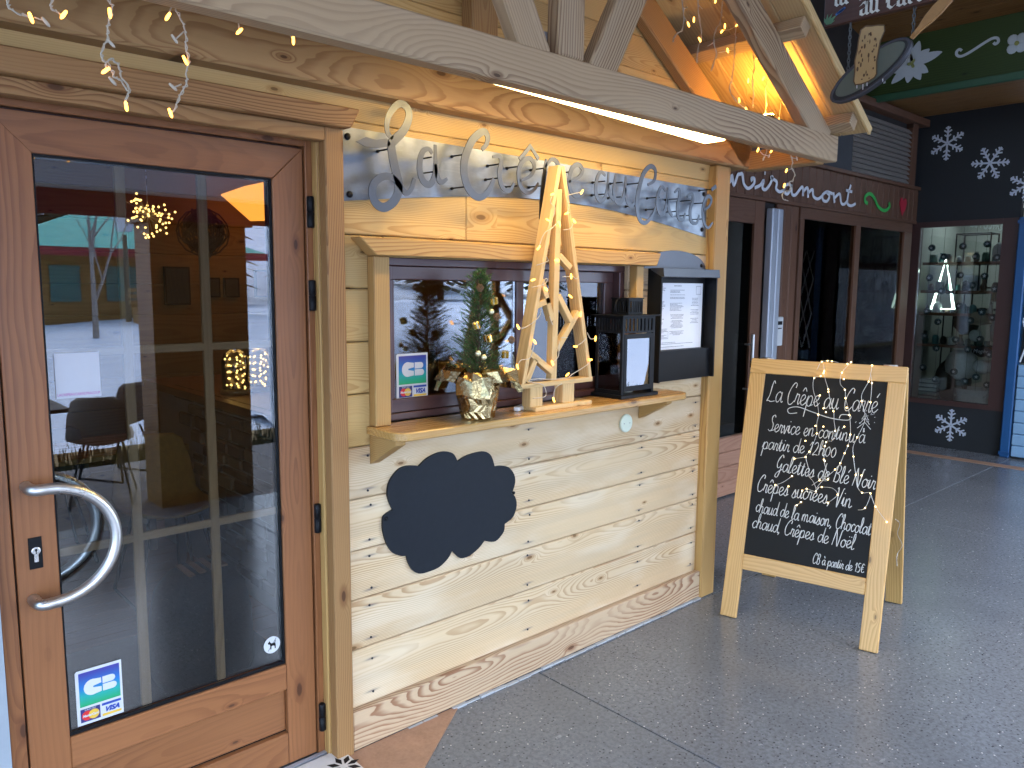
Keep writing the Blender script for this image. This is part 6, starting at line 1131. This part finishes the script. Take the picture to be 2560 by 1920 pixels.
obj('batter_drips', gdr, M_print, hs)
def chain(y, z0, z1):
    n = int((z1-z0)/0.016)
    for k in range(n+1):
        z = z0+k*0.016; Mx = Matrix.Translation((XH, y, z)) @ Matrix.Rotation(R(90)*(k % 2), 4, 'Z')
        if 'LINK' not in globals(): g_ = G().tube([(0.0055*math.cos(t), 0, 0.0115*math.sin(t)) for t in [2*math.pi*q/10 for q in range(10)]], 0.0022, 5, True); globals()['LINK'] = make_mesh('chain_link', g_.v, g_.f, plain('dull_chain', (0.12, 0.13, 0.13), 0.5, 0.7), True)
        link_mesh('chain_link', LINK, Mx, hs)
chain(-0.66, 2.585, 2.79); chain(-0.921, 2.675, 2.79)
for y in (-0.62, -1.08): obj('hanger_rod', G().tube([(XH, y, 3.02), (XH, y, 4.84)], 0.006, 6), M_black, hs)
# ------------------------------------------------------------------ dining room behind the door
M_yw = wood('honey_wall_board', (0.30, 0.17, 0.05), (0.2, 0.10, 0.03), 0.6, 50, 0.5, 0.2)
M_rfl = wood('reddish_floor_board', (0.32, 0.115, 0.052), (0.2, 0.068, 0.03), 0.35, 40, 0.6, 0.1)
rm = setting(obj('dining_room', G().poly([(-2.4, 3.3, 0), (2.24, 3.3, 0), (2.24, 3.3, 2.5), (-2.4, 3.3, 2.5)]).poly([(-2.4, 0.161, 0), (-2.4, 3.3, 0), (-2.4, 3.3, 2.5), (-2.4, 0.161, 2.5)]).poly([(2.239, 0.161, 0), (2.239, 3.3, 0), (2.239, 3.3, 2.5), (2.239, 0.161, 2.5)]).poly([(-2.4, 0.161, 2.499), (2.24, 0.161, 2.499), (2.24, 3.3, 2.499), (-2.4, 3.3, 2.499)]).poly([(-2.4, 0.161, 0), (-1.0, 0.161, 0), (-1.0, 0.161, 2.5), (-2.4, 0.161, 2.5)]), plain('ochre_plaster', (0.26, 0.155, 0.05), 0.75), recalc=False))
for k in range(12): bx('wall_board', -2.39, 2.22, 3.27, 3.297, 0.01+k*0.205, 0.213+k*0.205, M_yw, rm, 'x', 0.004)
fi = setting(obj('indoor_floor', G().box(-2.4, 2.24, 0.161, 3.3, -0.05, -0.002), M_dark, org=(0, 1.5, 0)))
for k in range(22): bx('floor_board', -2.39, 2.23, 0.165+k*0.142, 0.165+k*0.142+0.139, -0.002, 0.006, M_rfl, fi, 'x', 0.001)
mt = obj('door_mat', G().box(-1.25, 0.15, 0.2, 1.46, 0.0062, 0.016), plain('charcoal_mat', (0.022, 0.026, 0.03), 0.95, var=0.2, scale=80, bump=0.5), None); tag(mt, 'dark charcoal entrance mat just inside the door', 'mat')
obj('mat_edge', G().box(-1.25, 0.15, 1.4605, 1.475, 0.0062, 0.014), M_black, mt)
# lamp, then added fill lights
pdl = thing('pendant_lamp', (0.98, 2.75, 2.05), 'glowing orange angular lampshade near the ceiling of the dining room', 'lamp')
obj('lamp_shade', G().prism([(0.78, 2.6, 2.24), (0.98, 2.6, 2.08), (1.25, 2.6, 2.10), (1.25, 2.6, 2.30), (0.95, 2.6, 2.31)], (0, 0.3, 0)), emit('orange_shade', (1.0, 0.33, 0.04), 0.3), pdl); obj('flex', G().tube([(1.05, 2.75, 2.31), (1.05, 2.75, 2.49)], 0.005, 5), M_black, pdl)
cl_ = thing('room_fill_light', (-0.6, 1.9, 2.42), 'added warm round fill light inside the dining room', 'lamp'); obj('glow_disc', G().lathe([(0.13, 0), (0.13, 0.05)], (-0.6, 1.9, 2.44), 20), emit('room_fill_glow', (1.0, 0.58, 0.22), 0.45), cl_)  # glowing disc added only to brighten the dining room
kl_ = thing('kitchen_fill_light', (1.3, 1.3, 2.42), 'added warm round fill light in the kitchen behind the serving window', 'lamp'); obj('glow_disc', G().lathe([(0.10, 0), (0.10, 0.05)], (1.3, 1.3, 2.44), 20), emit('kitchen_fill_glow', (1.0, 0.62, 0.30), 0.8), kl_)  # second glowing disc, added to brighten the kitchen side
# starburst light
sb = thing('starburst_light', (0.03, 2.0, 2.0), 'spherical starburst of tiny warm lights hanging in the dining room', 'lamp'); gsb = G(); rn = random.Random(9); ms = make_mesh('spark', G().ball((0, 0, 0), 0.006, 5, 4).v, G().ball((0, 0, 0), 0.006, 5, 4).f, emit('spark_glow', (1.0, 0.55, 0.14), 0.8))
for k in range(70):
    d = Vector((rn.gauss(0, 1), rn.gauss(0, 1), rn.gauss(0, 1))).normalized()*rn.uniform(0.05, 0.135); c = Vector((0.03, 2.0, 2.0)); gsb.tube([c, c+d], 0.0008, 3); link_mesh('spark', ms, Matrix.Translation(c+d), sb)
gsb.tube([(0.03, 2.0, 2.0), (0.03, 2.0, 2.49)], 0.002, 4); obj('wires', gsb, M_steel, sb)
# wreath ball
wb_ = thing('twig_ball', (0.31, 2.0, 1.8), 'brown ball of woven twigs hanging in the dining room', 'decoration'); gt_ = G(); rn = random.Random(5)
for k in range(34):
    q = Matrix.Rotation(rn.uniform(0, 6.3), 3, 'X') @ Matrix.Rotation(rn.uniform(0, 6.3), 3, 'Y') @ Matrix.Rotation(rn.uniform(0, 6.3), 3, 'Z'); r = rn.uniform(0.09, 0.135)
    gt_.tube([Vector((0.31, 2.0, 1.93))+q @ Vector((r*math.cos(t), r*math.sin(t), rn.uniform(-.012, .012))) for t in [2*math.pi*i/14 for i in range(14)]], 0.004, 4, True)
obj('twigs', gt_, plain('twig_brown', (0.08, 0.045, 0.02), 0.8), wb_); obj('cord', G().tube([(0.31, 2.0, 2.05), (0.31, 2.0, 2.49)], 0.003, 4), M_black, wb_)
# bar with stone cladding
br = thing('stone_bar', (0.62, 1.9, 0), 'plastered bar counter clad in rough stone with a wooden top', 'bar')
obj('bar_body', G().box(0.33, 0.85, 1.0, 2.9, 0.0065, 1.0), plain('white_plaster', (0.48, 0.44, 0.38), 0.8, bump=0.6), br)
bx('bar_top', 0.26, 0.92, 0.92, 2.96, 1.0005, 1.045, wood('bar_top_wood', (0.30, 0.14, 0.05), (0.2, 0.08, 0.03), 0.35, 50, 0.6, 0.2), br, 'y')
rn = random.Random(12); z = 0.1; MS = [plain('rubble_stone%d' % i, c, 0.85, var=0.25, scale=14, bump=0.8) for i, c in enumerate([(0.22, 0.17, 0.12), (0.16, 0.13, 0.10), (0.28, 0.21, 0.13)])]
while z < 0.97:
    h = rn.uniform(0.05, 0.09); y = 1.0+rn.uniform(0, .1)
    while y < 1.9+0.5*z:
        w = rn.uniform(0.09, 0.24)
        if rn.random() < 0.86: obj('stone', G().box(0.33-rn.uniform(.012, .04), 0.3295, y, y+w-0.012, z, z+h-0.010), rn.choice(MS), br, bevel=0.008)
        y += w
    z += h
for i, (x, y) in enumerate(((0.44, 1.95), (0.60, 2.0))):
    t = thing('glass_dome_light', (x, y, 1.046), ('left' if i == 0 else 'right')+' glass dome filled with fairy lights on the bar', 'lamp', 'glass domes on the bar')
    obj('wood_base', G().lathe([(0.085, 0), (0.085, 0.03)], (x, y, 1.046), 20), M_shelf, t, True)
    obj('glass_dome', G().lathe([(0.075, 0), (0.075, 0.15), (0.06, 0.195), (0.03, 0.215), (0.004, 0.22)], (x, y, 1.0765), 20), glass('dome_glass%d' % i, (0.95, 0.95, 0.92), 0.03, 1.35), t, True)
    gw_ = G(); rn = random.Random(i); P = [Vector((x+0.055*math.cos(k*0.9)*rn.uniform(.5, 1), y+0.055*math.sin(k*0.9)*rn.uniform(.5, 1), 1.08+k*0.0052)) for k in range(36)]; gw_.tube(P, 0.001, 3); obj('wire', gw_, M_steel, t)
    for p in P: link_mesh('spark', ms, Matrix.Translation(p), t)
# pictures on the back wall
for i, (x, z, w, h, cc, lab) in enumerate([(0.60, 1.64, .17, .26, (0.02, 0.025, 0.03), 'dark chalk poster on the dining room back wall'), (0.84, 1.63, .11, .14, (0.03, 0.03, 0.03), 'left small dark frame of the pair on the back wall'), (0.98, 1.63, .11, .14, (0.05, 0.04, 0.03), 'right small dark frame of the pair on the back wall'), (1.22, 1.66, .13, .20, (0.14, 0.06, 0.03), 'reddish framed picture standing on a wall ledge')]):
    t = thing('picture_frame', (x, 3.26, z-h/2), lab, 'picture'); obj('frame', G().box(x-w/2, x+w/2, 3.24, 3.268, z-h/2, z+h/2), M_black, t); obj('print', G().box(x-w/2+.012, x+w/2-.012, 3.237, 3.2395, z-h/2+.012, z+h/2-.012), plain('print%d' % i, cc, 0.5, var=0.4, scale=40), t)
# table and shell chairs
tb = thing('dining_table', (0.0, 2.45, 0), 'brown dining table with black legs deep inside the dining room', 'table'); bx('table_top', -0.55, 0.24, 2.15, 2.75, 0.72, 0.75, M_shelf, tb)
for x in (-0.5, 0.19):
    for y in (2.2, 2.7): obj('leg', G().box(x-.02, x+.02, y-.02, y+.02, 0.0065, 0.7195), M_black, tb)
def shell_chair(loc, rz, mat, lab, grp=None):
    t = thing('shell_chair', (0, 0, 0), lab, 'chair', grp)
    gs2 = G(); n = 10; P = []
    for i, (yy, zz, w) in enumerate([(0.22, 0.47, .20), (0.1, 0.445, .225), (-0.08, 0.44, .225), (-0.17, 0.47, .22), (-0.215, 0.56, .215), (-0.235, 0.68, .20), (-0.255, 0.80, .165), (-0.26, 0.83, .12)]):
        for k in range(n): u = k/(n-1)*2-1; P.append((u*w, yy+0.05*u*u*(1 if i > 3 else 0), zz+0.05*u*u*(1 if i <= 3 else 0)))
    F = [(i*n+k, i*n+k+1, (i+1)*n+k+1, (i+1)*n+k) for i in range(7) for k in range(n-1)]
    gs2.add(P, F); so_ = obj('seat_shell', gs2, mat, t, True); md = so_.modifiers.new('thick', 'SOLIDIFY'); md.thickness = 0.012
    for sx in (-1, 1):
        obj('leg', G().tube([(sx*.13, .12, .44), (sx*.21, .22, .012)], 0.009, 6), M_black, t); obj('leg', G().tube([(sx*.13, -.12, .44), (sx*.21, -.24, .012)], 0.009, 6), M_black, t)
        obj('runner', G().tube([(sx*.21, .22, .010), (sx*.21, -.24, .010)], 0.008, 6), M_black, t)
    t.location = loc; t.rotation_euler.z = rz; return t
M_must = plain('mustard_throw', (0.42, 0.22, 0.05), 0.9, var=0.25, scale=40, bump=0.8); M_taupe = plain('taupe_shell', (0.14, 0.115, 0.10), 0.55)
shell_chair((0.02, 1.9, 0.007), R(180), M_must, 'chair with mustard cover at the near side of the indoor table'); shell_chair((-0.35, 2.9, 0.007), R(0), M_taupe, 'taupe shell chair behind the indoor table')
# black covered stool near the door
bk = thing('black_tote', (-0.18, 0.92, 0.016), 'bulky black sack with striped top standing inside the door', 'bag')
obj('sack', G().lathe([(0.19, 0), (0.21, 0.05), (0.205, 0.25), (0.18, 0.38), (0.13, 0.44), (0.06, 0.46)], (-0.18, 0.92, 0.017), 20), plain('black_fabric', (0.012, 0.015, 0.018), 0.8, var=0.2, bump=0.5), bk, True)
for k in range(4): obj('stripe', G().box(-0.25+k*0.045, -0.225+k*0.045, 0.84, 1.0, 0.472+0.004*k, 0.478+0.004*k), plain('striped_wood%d' % k, (0.28, 0.15, 0.08), 0.6), bk)
# kitchen behind the serving window
ks = thing('kitchen_shelf', (1.3, 2.0, 0.9), 'dark kitchen worktop with utensils behind the serving window', 'worktop'); bx('worktop', 0.95, 2.2, 1.7, 2.3, 0.9, 0.94, M_wframe, ks); bx('cabinet', 0.96, 2.2, 1.72, 2.28, 0.007, 0.8995, plain('dark_cabinet', (0.05, 0.04, 0.035), 0.6), ks)
for i, (x, r, h, cc) in enumerate([(1.1, .05, .25, (.4, .4, .4)), (1.25, .04, .18, (.5, .1, .05)), (1.4, .06, .3, (.3, .3, .32)), (1.62, .05, .22, (.6, .55, .4)), (1.8, .045, .28, (.1, .12, .1))]):
    tag(obj('canister', G().lathe([(r, 0), (r, h*.8), (r*.5, h*.9), (r*.5, h)], (x, 1.95, 0.941), 14), plain('canister%d' % i, cc, 0.3, 0.3), None, True), ['tall grey steel', 'small red', 'largest steel', 'cream', 'dark green'][i]+' canister on the kitchen worktop', 'canister', 'canisters in the kitchen')

# ------------------------------------------------------------------ terrace and snowy square behind the photographer
M_snow = plain('snow', (0.78, 0.83, 0.90), 0.85, 0, 0.2, 0.05, scale=1.5, bump=0.3)
def snow_h(x, y):
    d = -y; t = min(1, max(0, (d-6.0)/5.5)); t = t*t*(3-2*t); far = max(0, d-30)*0.16
    return 0.02+1.0*t+0.10*math.sin(x*0.9+1)*math.sin(y*0.7)*t+far
gsn = G(); nx_, ny_ = 60, 60; V = []
for j in range(ny_+1):
    y = -5.9-(j/ny_)**2.2*240
    for i in range(nx_+1):
        u = i/nx_*2-1; x = 3+math.copysign(abs(u)**1.8, u)*220; V.append((x, y, snow_h(x, y)))
gsn.add(V, [(j*(nx_+1)+i, j*(nx_+1)+i+1, (j+1)*(nx_+1)+i+1, (j+1)*(nx_+1)+i) for j in range(ny_) for i in range(nx_)]); setting(obj('snow_ground', gsn, M_snow, None, True, org=(0, -6, 0)))
setting(obj('ground', G().box(-220, 220, -6.2, 60, -0.30, -0.165), plain('packed_grit', (0.25, 0.24, 0.23), 0.9), org=(0, 0, -0.2)))
dk = setting(obj('terrace', G().box(-8, 12, -5.2, -3.31, -0.14, -0.03), M_dark, org=(0, -4, 0))); M_dk = wood('grey_deck_board', (0.15, 0.145, 0.145), (0.10, 0.095, 0.095), 0.7, 60, 0.6, 0.1)
for k in range(13): bx('deck_board', -8, 12, -5.2+k*0.145, -5.2+k*0.145+0.137, -0.03, -0.004, M_dk, dk, 'x', 0.003)
gvg = G(); rn = random.Random(3)
for k in range(2600):
    x, y = rn.uniform(-5, 9), rn.uniform(-6.3, -5.2); a = rn.uniform(0, 6.3); h = rn.uniform(.05, .16); gvg.add([(x-.01, y, -.16), (x+.01, y, -.16), (x+h*.4*math.cos(a), y+h*.4*math.sin(a), h)], [(0, 1, 2)])
vg = obj('grass', gvg, leafmat('winter_grass', (0.03, 0.045, 0.015), (0.10, 0.09, 0.03)), None, recalc=False); vg['kind'] = 'stuff'; vg['label'] = 'short winter grass edging the snowy square'; vg['category'] = 'grass'
lt = thing('light_block_wall', (1.2, -1.76, 2.84), 'added unseen dark boarded wall blocking light above the open side of the passage', 'wall')  # unseen wall added to keep daylight out above the awning
for k in range(10): bx('light_block_wall_board', -5, 7.6, -1.80, -1.76, 2.84+k*0.215, 3.05+k*0.215, M_ceil, lt)
oc = thing('light_block_canopy', (5.0, -2.5, 2.84), 'added unseen dark boarded canopy blocking light over the right part of the terrace edge', 'canopy')  # unseen roof added to narrow the daylight reaching the passage
for k in range(8): bx('light_block_canopy_board', 2.45, 7.6, -3.3+k*0.19, -3.115+k*0.19, 2.80, 2.838, M_ceil, oc)
aw = thing('awning', (-0.8, -2.4, 2.1), 'white canvas awning with crimson valance reflected in the door glass', 'awning')
s_ = NT('translucent_canvas'); df_ = s_.node('ShaderNodeBsdfDiffuse', {0: (0.80, 0.84, 0.88, 1)}); tr_ = s_.node('ShaderNodeBsdfTranslucent', {0: (0.62, 0.66, 0.72, 1)}); mx_ = s_.node('ShaderNodeMixShader', {0: 0.3}); s_.link(df_.outputs[0], mx_.inputs[1]); s_.link(tr_.outputs[0], mx_.inputs[2]); s_.link(mx_.outputs[0], s_.out.inputs[0])
obj('canvas', G().box(-5, 2.4, -3.32, -1.72, 0, 0.006, Matrix.Translation((0, -3.32, 2.28)) @ Matrix.Rotation(0.36, 4, 'X') @ Matrix.Translation((0, 3.32, 0))), s_.m, aw)
obj('valance', G().box(-5, 2.4, -3.335, -3.322, 2.10, 2.285), plain('crimson_valance', (0.20, 0.012, 0.035), 0.7), aw)
obj('front_bar', G().tube([(-5, -3.31, 2.282), (2.4, -3.31, 2.282)], 0.02, 8), M_white, aw)
for x in (-4.9, 2.3): obj('awning_arm', G().tube([(x, -3.3, 2.27), (x, -1.72, 2.83)], 0.02, 6), M_white, aw)
pr_ = thing('dark_pier', (0.92, -3.6, -0.03), 'broad dark timber pier at the edge of the terrace, reflected in the door', 'pillar'); bx('shaft', 0.55, 1.26, -3.75, -3.42, -0.03, 2.09, M_ceil, pr_, 'z'); bx('cap', 0.5, 1.31, -3.78, -3.39, 2.0905, 2.17, M_ceil, pr_)
# green roofed chalet
ch = thing('chalet', (2.9, -12.5, 0.9), 'small wooden chalet with teal green roof reflected in the door glass', 'chalet')
M_teal = plain('teal_roof', (0.02, 0.45, 0.36), 0.6)
for k in range(6): bx('wall_board', 1.3, 4.9, -12.2, -12.14, 0.95+k*0.21, 1.155+k*0.21, M_yw, ch)
obj('chalet_body', G().box(1.32, 4.88, -14.0, -12.205, 0.6, 2.2), M_beam, ch)
obj('roof', G().add([(0.9, -11.7, 2.24), (5.3, -11.7, 2.24), (5.3, -14.4, 2.24), (0.9, -14.4, 2.24), (2.3, -13, 2.85), (3.9, -13, 2.85)], [(0, 1, 5, 4), (1, 2, 5), (2, 3, 4, 5), (3, 0, 4), (0, 3, 2, 1)]), M_teal, ch)
obj('eave_board', G().box(0.88, 5.32, -11.72, -11.68, 2.10, 2.235), plain('crimson_eave', (0.25, 0.02, 0.03), 0.6), ch)
for a, b in ((1.75, 2.2), (2.6, 3.2), (3.6, 4.1)): obj('shutter', G().box(a, b, -12.135, -12.11, 1.35, 1.95), plain('teal_shutter%d' % int(a*10), (0.03, 0.16, 0.14), 0.6), ch)
bn = thing('slatted_bench', (3.3, -11.2, 1.0), 'slatted timber bench in the snow before the chalet', 'bench')
for k in range(3): bx('slat', 2.7, 4.2, -11.3, -11.26, 1.32+k*0.1, 1.38+k*0.1, M_beam, bn); bx('seat_slat', 2.7, 4.2, -11.2+k*.1, -11.12+k*.1, 1.24, 1.27, M_beam, bn)
for x in (2.75, 4.1): bx('leg', x, x+.07, -11.28, -10.95, 0.85, 1.2395, M_beam, bn, 'z')
sl = thing('street_lamp', (2.72, -11.4, 0.9), 'dark street lamp with four-sided lantern head reflected in the door', 'street lamp')
obj('post', G().lathe([(0.06, 0), (0.045, 0.3), (0.035, 1.6)], (2.72, -11.4, 0.85), 10), M_black, sl, True)
obj('lamp_head', G().add([(2.72-a*.09, -11.4-b*.09, 2.5) for a, b in ((1, 1), (-1, 1), (-1, -1), (1, -1))]+[(2.72-a*.15, -11.4-b*.15, 2.75) for a, b in ((1, 1), (-1, 1), (-1, -1), (1, -1))], [(0, 1, 2, 3), (4, 7, 6, 5)]+[(i, (i+1) % 4, 4+(i+1) % 4, 4+i) for i in range(4)]), plain('frosted_lamp', (0.6, 0.62, 0.7), 0.4), sl)
obj('lamp_cap', G().lathe([(0.2, 0), (0.1, 0.12), (0.03, 0.2)], (2.72, -11.4, 2.752), 4), M_black, sl)
# terrace furniture
shell_chair((0.30, -3.95, -0.004), R(200), M_taupe, 'taupe shell chair on the terrace nearest the door', 'terrace chairs'); shell_chair((0.62, -4.7, -0.004), R(150), M_taupe, 'taupe shell chair on the terrace beside the dark pier', 'terrace chairs'); shell_chair((-0.1, -4.9, -0.004), R(20), M_taupe, 'taupe shell chair at the far side of the terrace table', 'terrace chairs')
tt = thing('terrace_table', (-0.25, -4.3, -0.004), 'square black terrace table on the grey deck', 'table'); obj('table_top', G().box(-0.6, 0.1, -4.65, -3.95, 0.70, 0.73), M_black, tt); obj('column', G().box(-0.28, -0.22, -4.33, -4.27, 0.02, 0.70), M_black, tt); obj('foot', G().box(-0.5, 0.0, -4.55, -4.05, -0.003, 0.02), M_black, tt)
# conifers and bare trees behind the square
def conifer_mesh():
    rn = random.Random(31); g_ = G()
    for k in range(900):
        t = rn.random(); z = 0.8+t*7.2; r = (1-t)*1.7*rn.uniform(0.5, 1.0)+0.1; a = rn.uniform(0, 6.3); c = Vector((r*math.cos(a), r*math.sin(a), z-0.25*r)); d = Vector((math.cos(a), math.sin(a), -0.35)); n = Vector((-d.y, d.x, 0))
        g_.add([c-d*.35-n*.05, c+n*.22, c+d*.35, c-n*.22], [(0, 1, 2, 3)])
    return g_
gc2 = conifer_mesh(); CROWN = make_mesh('crown', gc2.v, gc2.f, leafmat('fir_crown', (0.012, 0.025, 0.012), (0.04, 0.06, 0.025)), recalc=False)
gt2 = G().tube([(0, 0, -0.5), (0, 0, 7.5)], [0.16, 0.02], 8); TRUNK = make_mesh('trunk', gt2.v, gt2.f, plain('fir_bark', (0.06, 0.045, 0.035), 0.9))
spots = [(2.0, -24), (5.5, -27), (8.0, -23), (11, -30), (14, -26), (17.5, -31), (-1.5, -29), (21, -27), (25, -33), (7, -36), (13, -38), (30, -30)]
for i, (x, y) in enumerate(spots):
    t = thing('fir_tree', (0, 0, 0), 'dark fir on the snowy slope behind the square, number %s from the west' % ['one', 'two', 'three', 'four', 'five', 'six', 'seven', 'eight', 'nine', 'ten', 'eleven', 'twelve'][sorted(range(12), key=lambda q: spots[q][0]).index(i)], 'tree', 'firs behind the square')
    link_mesh('crown', CROWN, Matrix.Identity(4), t); link_mesh('trunk', TRUNK, Matrix.Identity(4), t); t.location = (x, y, snow_h(x, y)); t.rotation_euler.z = i*1.3; t.scale = (1+0.1*(i % 3),)*3
bt_ = thing('bare_tree', (1.9, -10.2, 0.8), 'leafless pale tree on the square before the chalet', 'tree'); gb2 = G(); rn = random.Random(17)
def branch(p, d, L, r, n):
    q = p+d*L; gb2.tube([p, (p+q)/2+Vector((rn.uniform(-.03, .03), rn.uniform(-.03, .03), 0)), q], [r, r*.8, r*.6], 5)
    if n:
        for k in range(3): branch(q if k else (p+q)/2, (d+Vector((rn.uniform(-.6, .6), rn.uniform(-.6, .6), rn.uniform(0, .5)))).normalized(), L*.68, r*.55, n-1)
branch(Vector((1.9, -10.2, 0.75)), Vector((0, 0, 1)), 1.2, 0.05, 4); obj('limbs', gb2, plain('pale_bark', (0.30, 0.27, 0.24), 0.9), bt_)
# snow bank seen in the serving window's glass
gbk2 = G(); V = []; n = 16
for j in range(n+1):
    for i in range(n+1):
        u, v = i/n*2-1, j/n*2-1; d2 = u*u+v*v; V.append((5.2+u*2.6, -7.5+v*1.8, 0.0+max(0, 1-d2)**0.7*1.35+0.08*math.sin(u*7+v*3)+0.06*math.cos(v*9)))
gbk2.add(V, [(j*(n+1)+i, j*(n+1)+i+1, (j+1)*(n+1)+i+1, (j+1)*(n+1)+i) for j in range(n) for i in range(n)]); bnk = obj('snow_bank', gbk2, M_snow, None, True); setting(bnk)
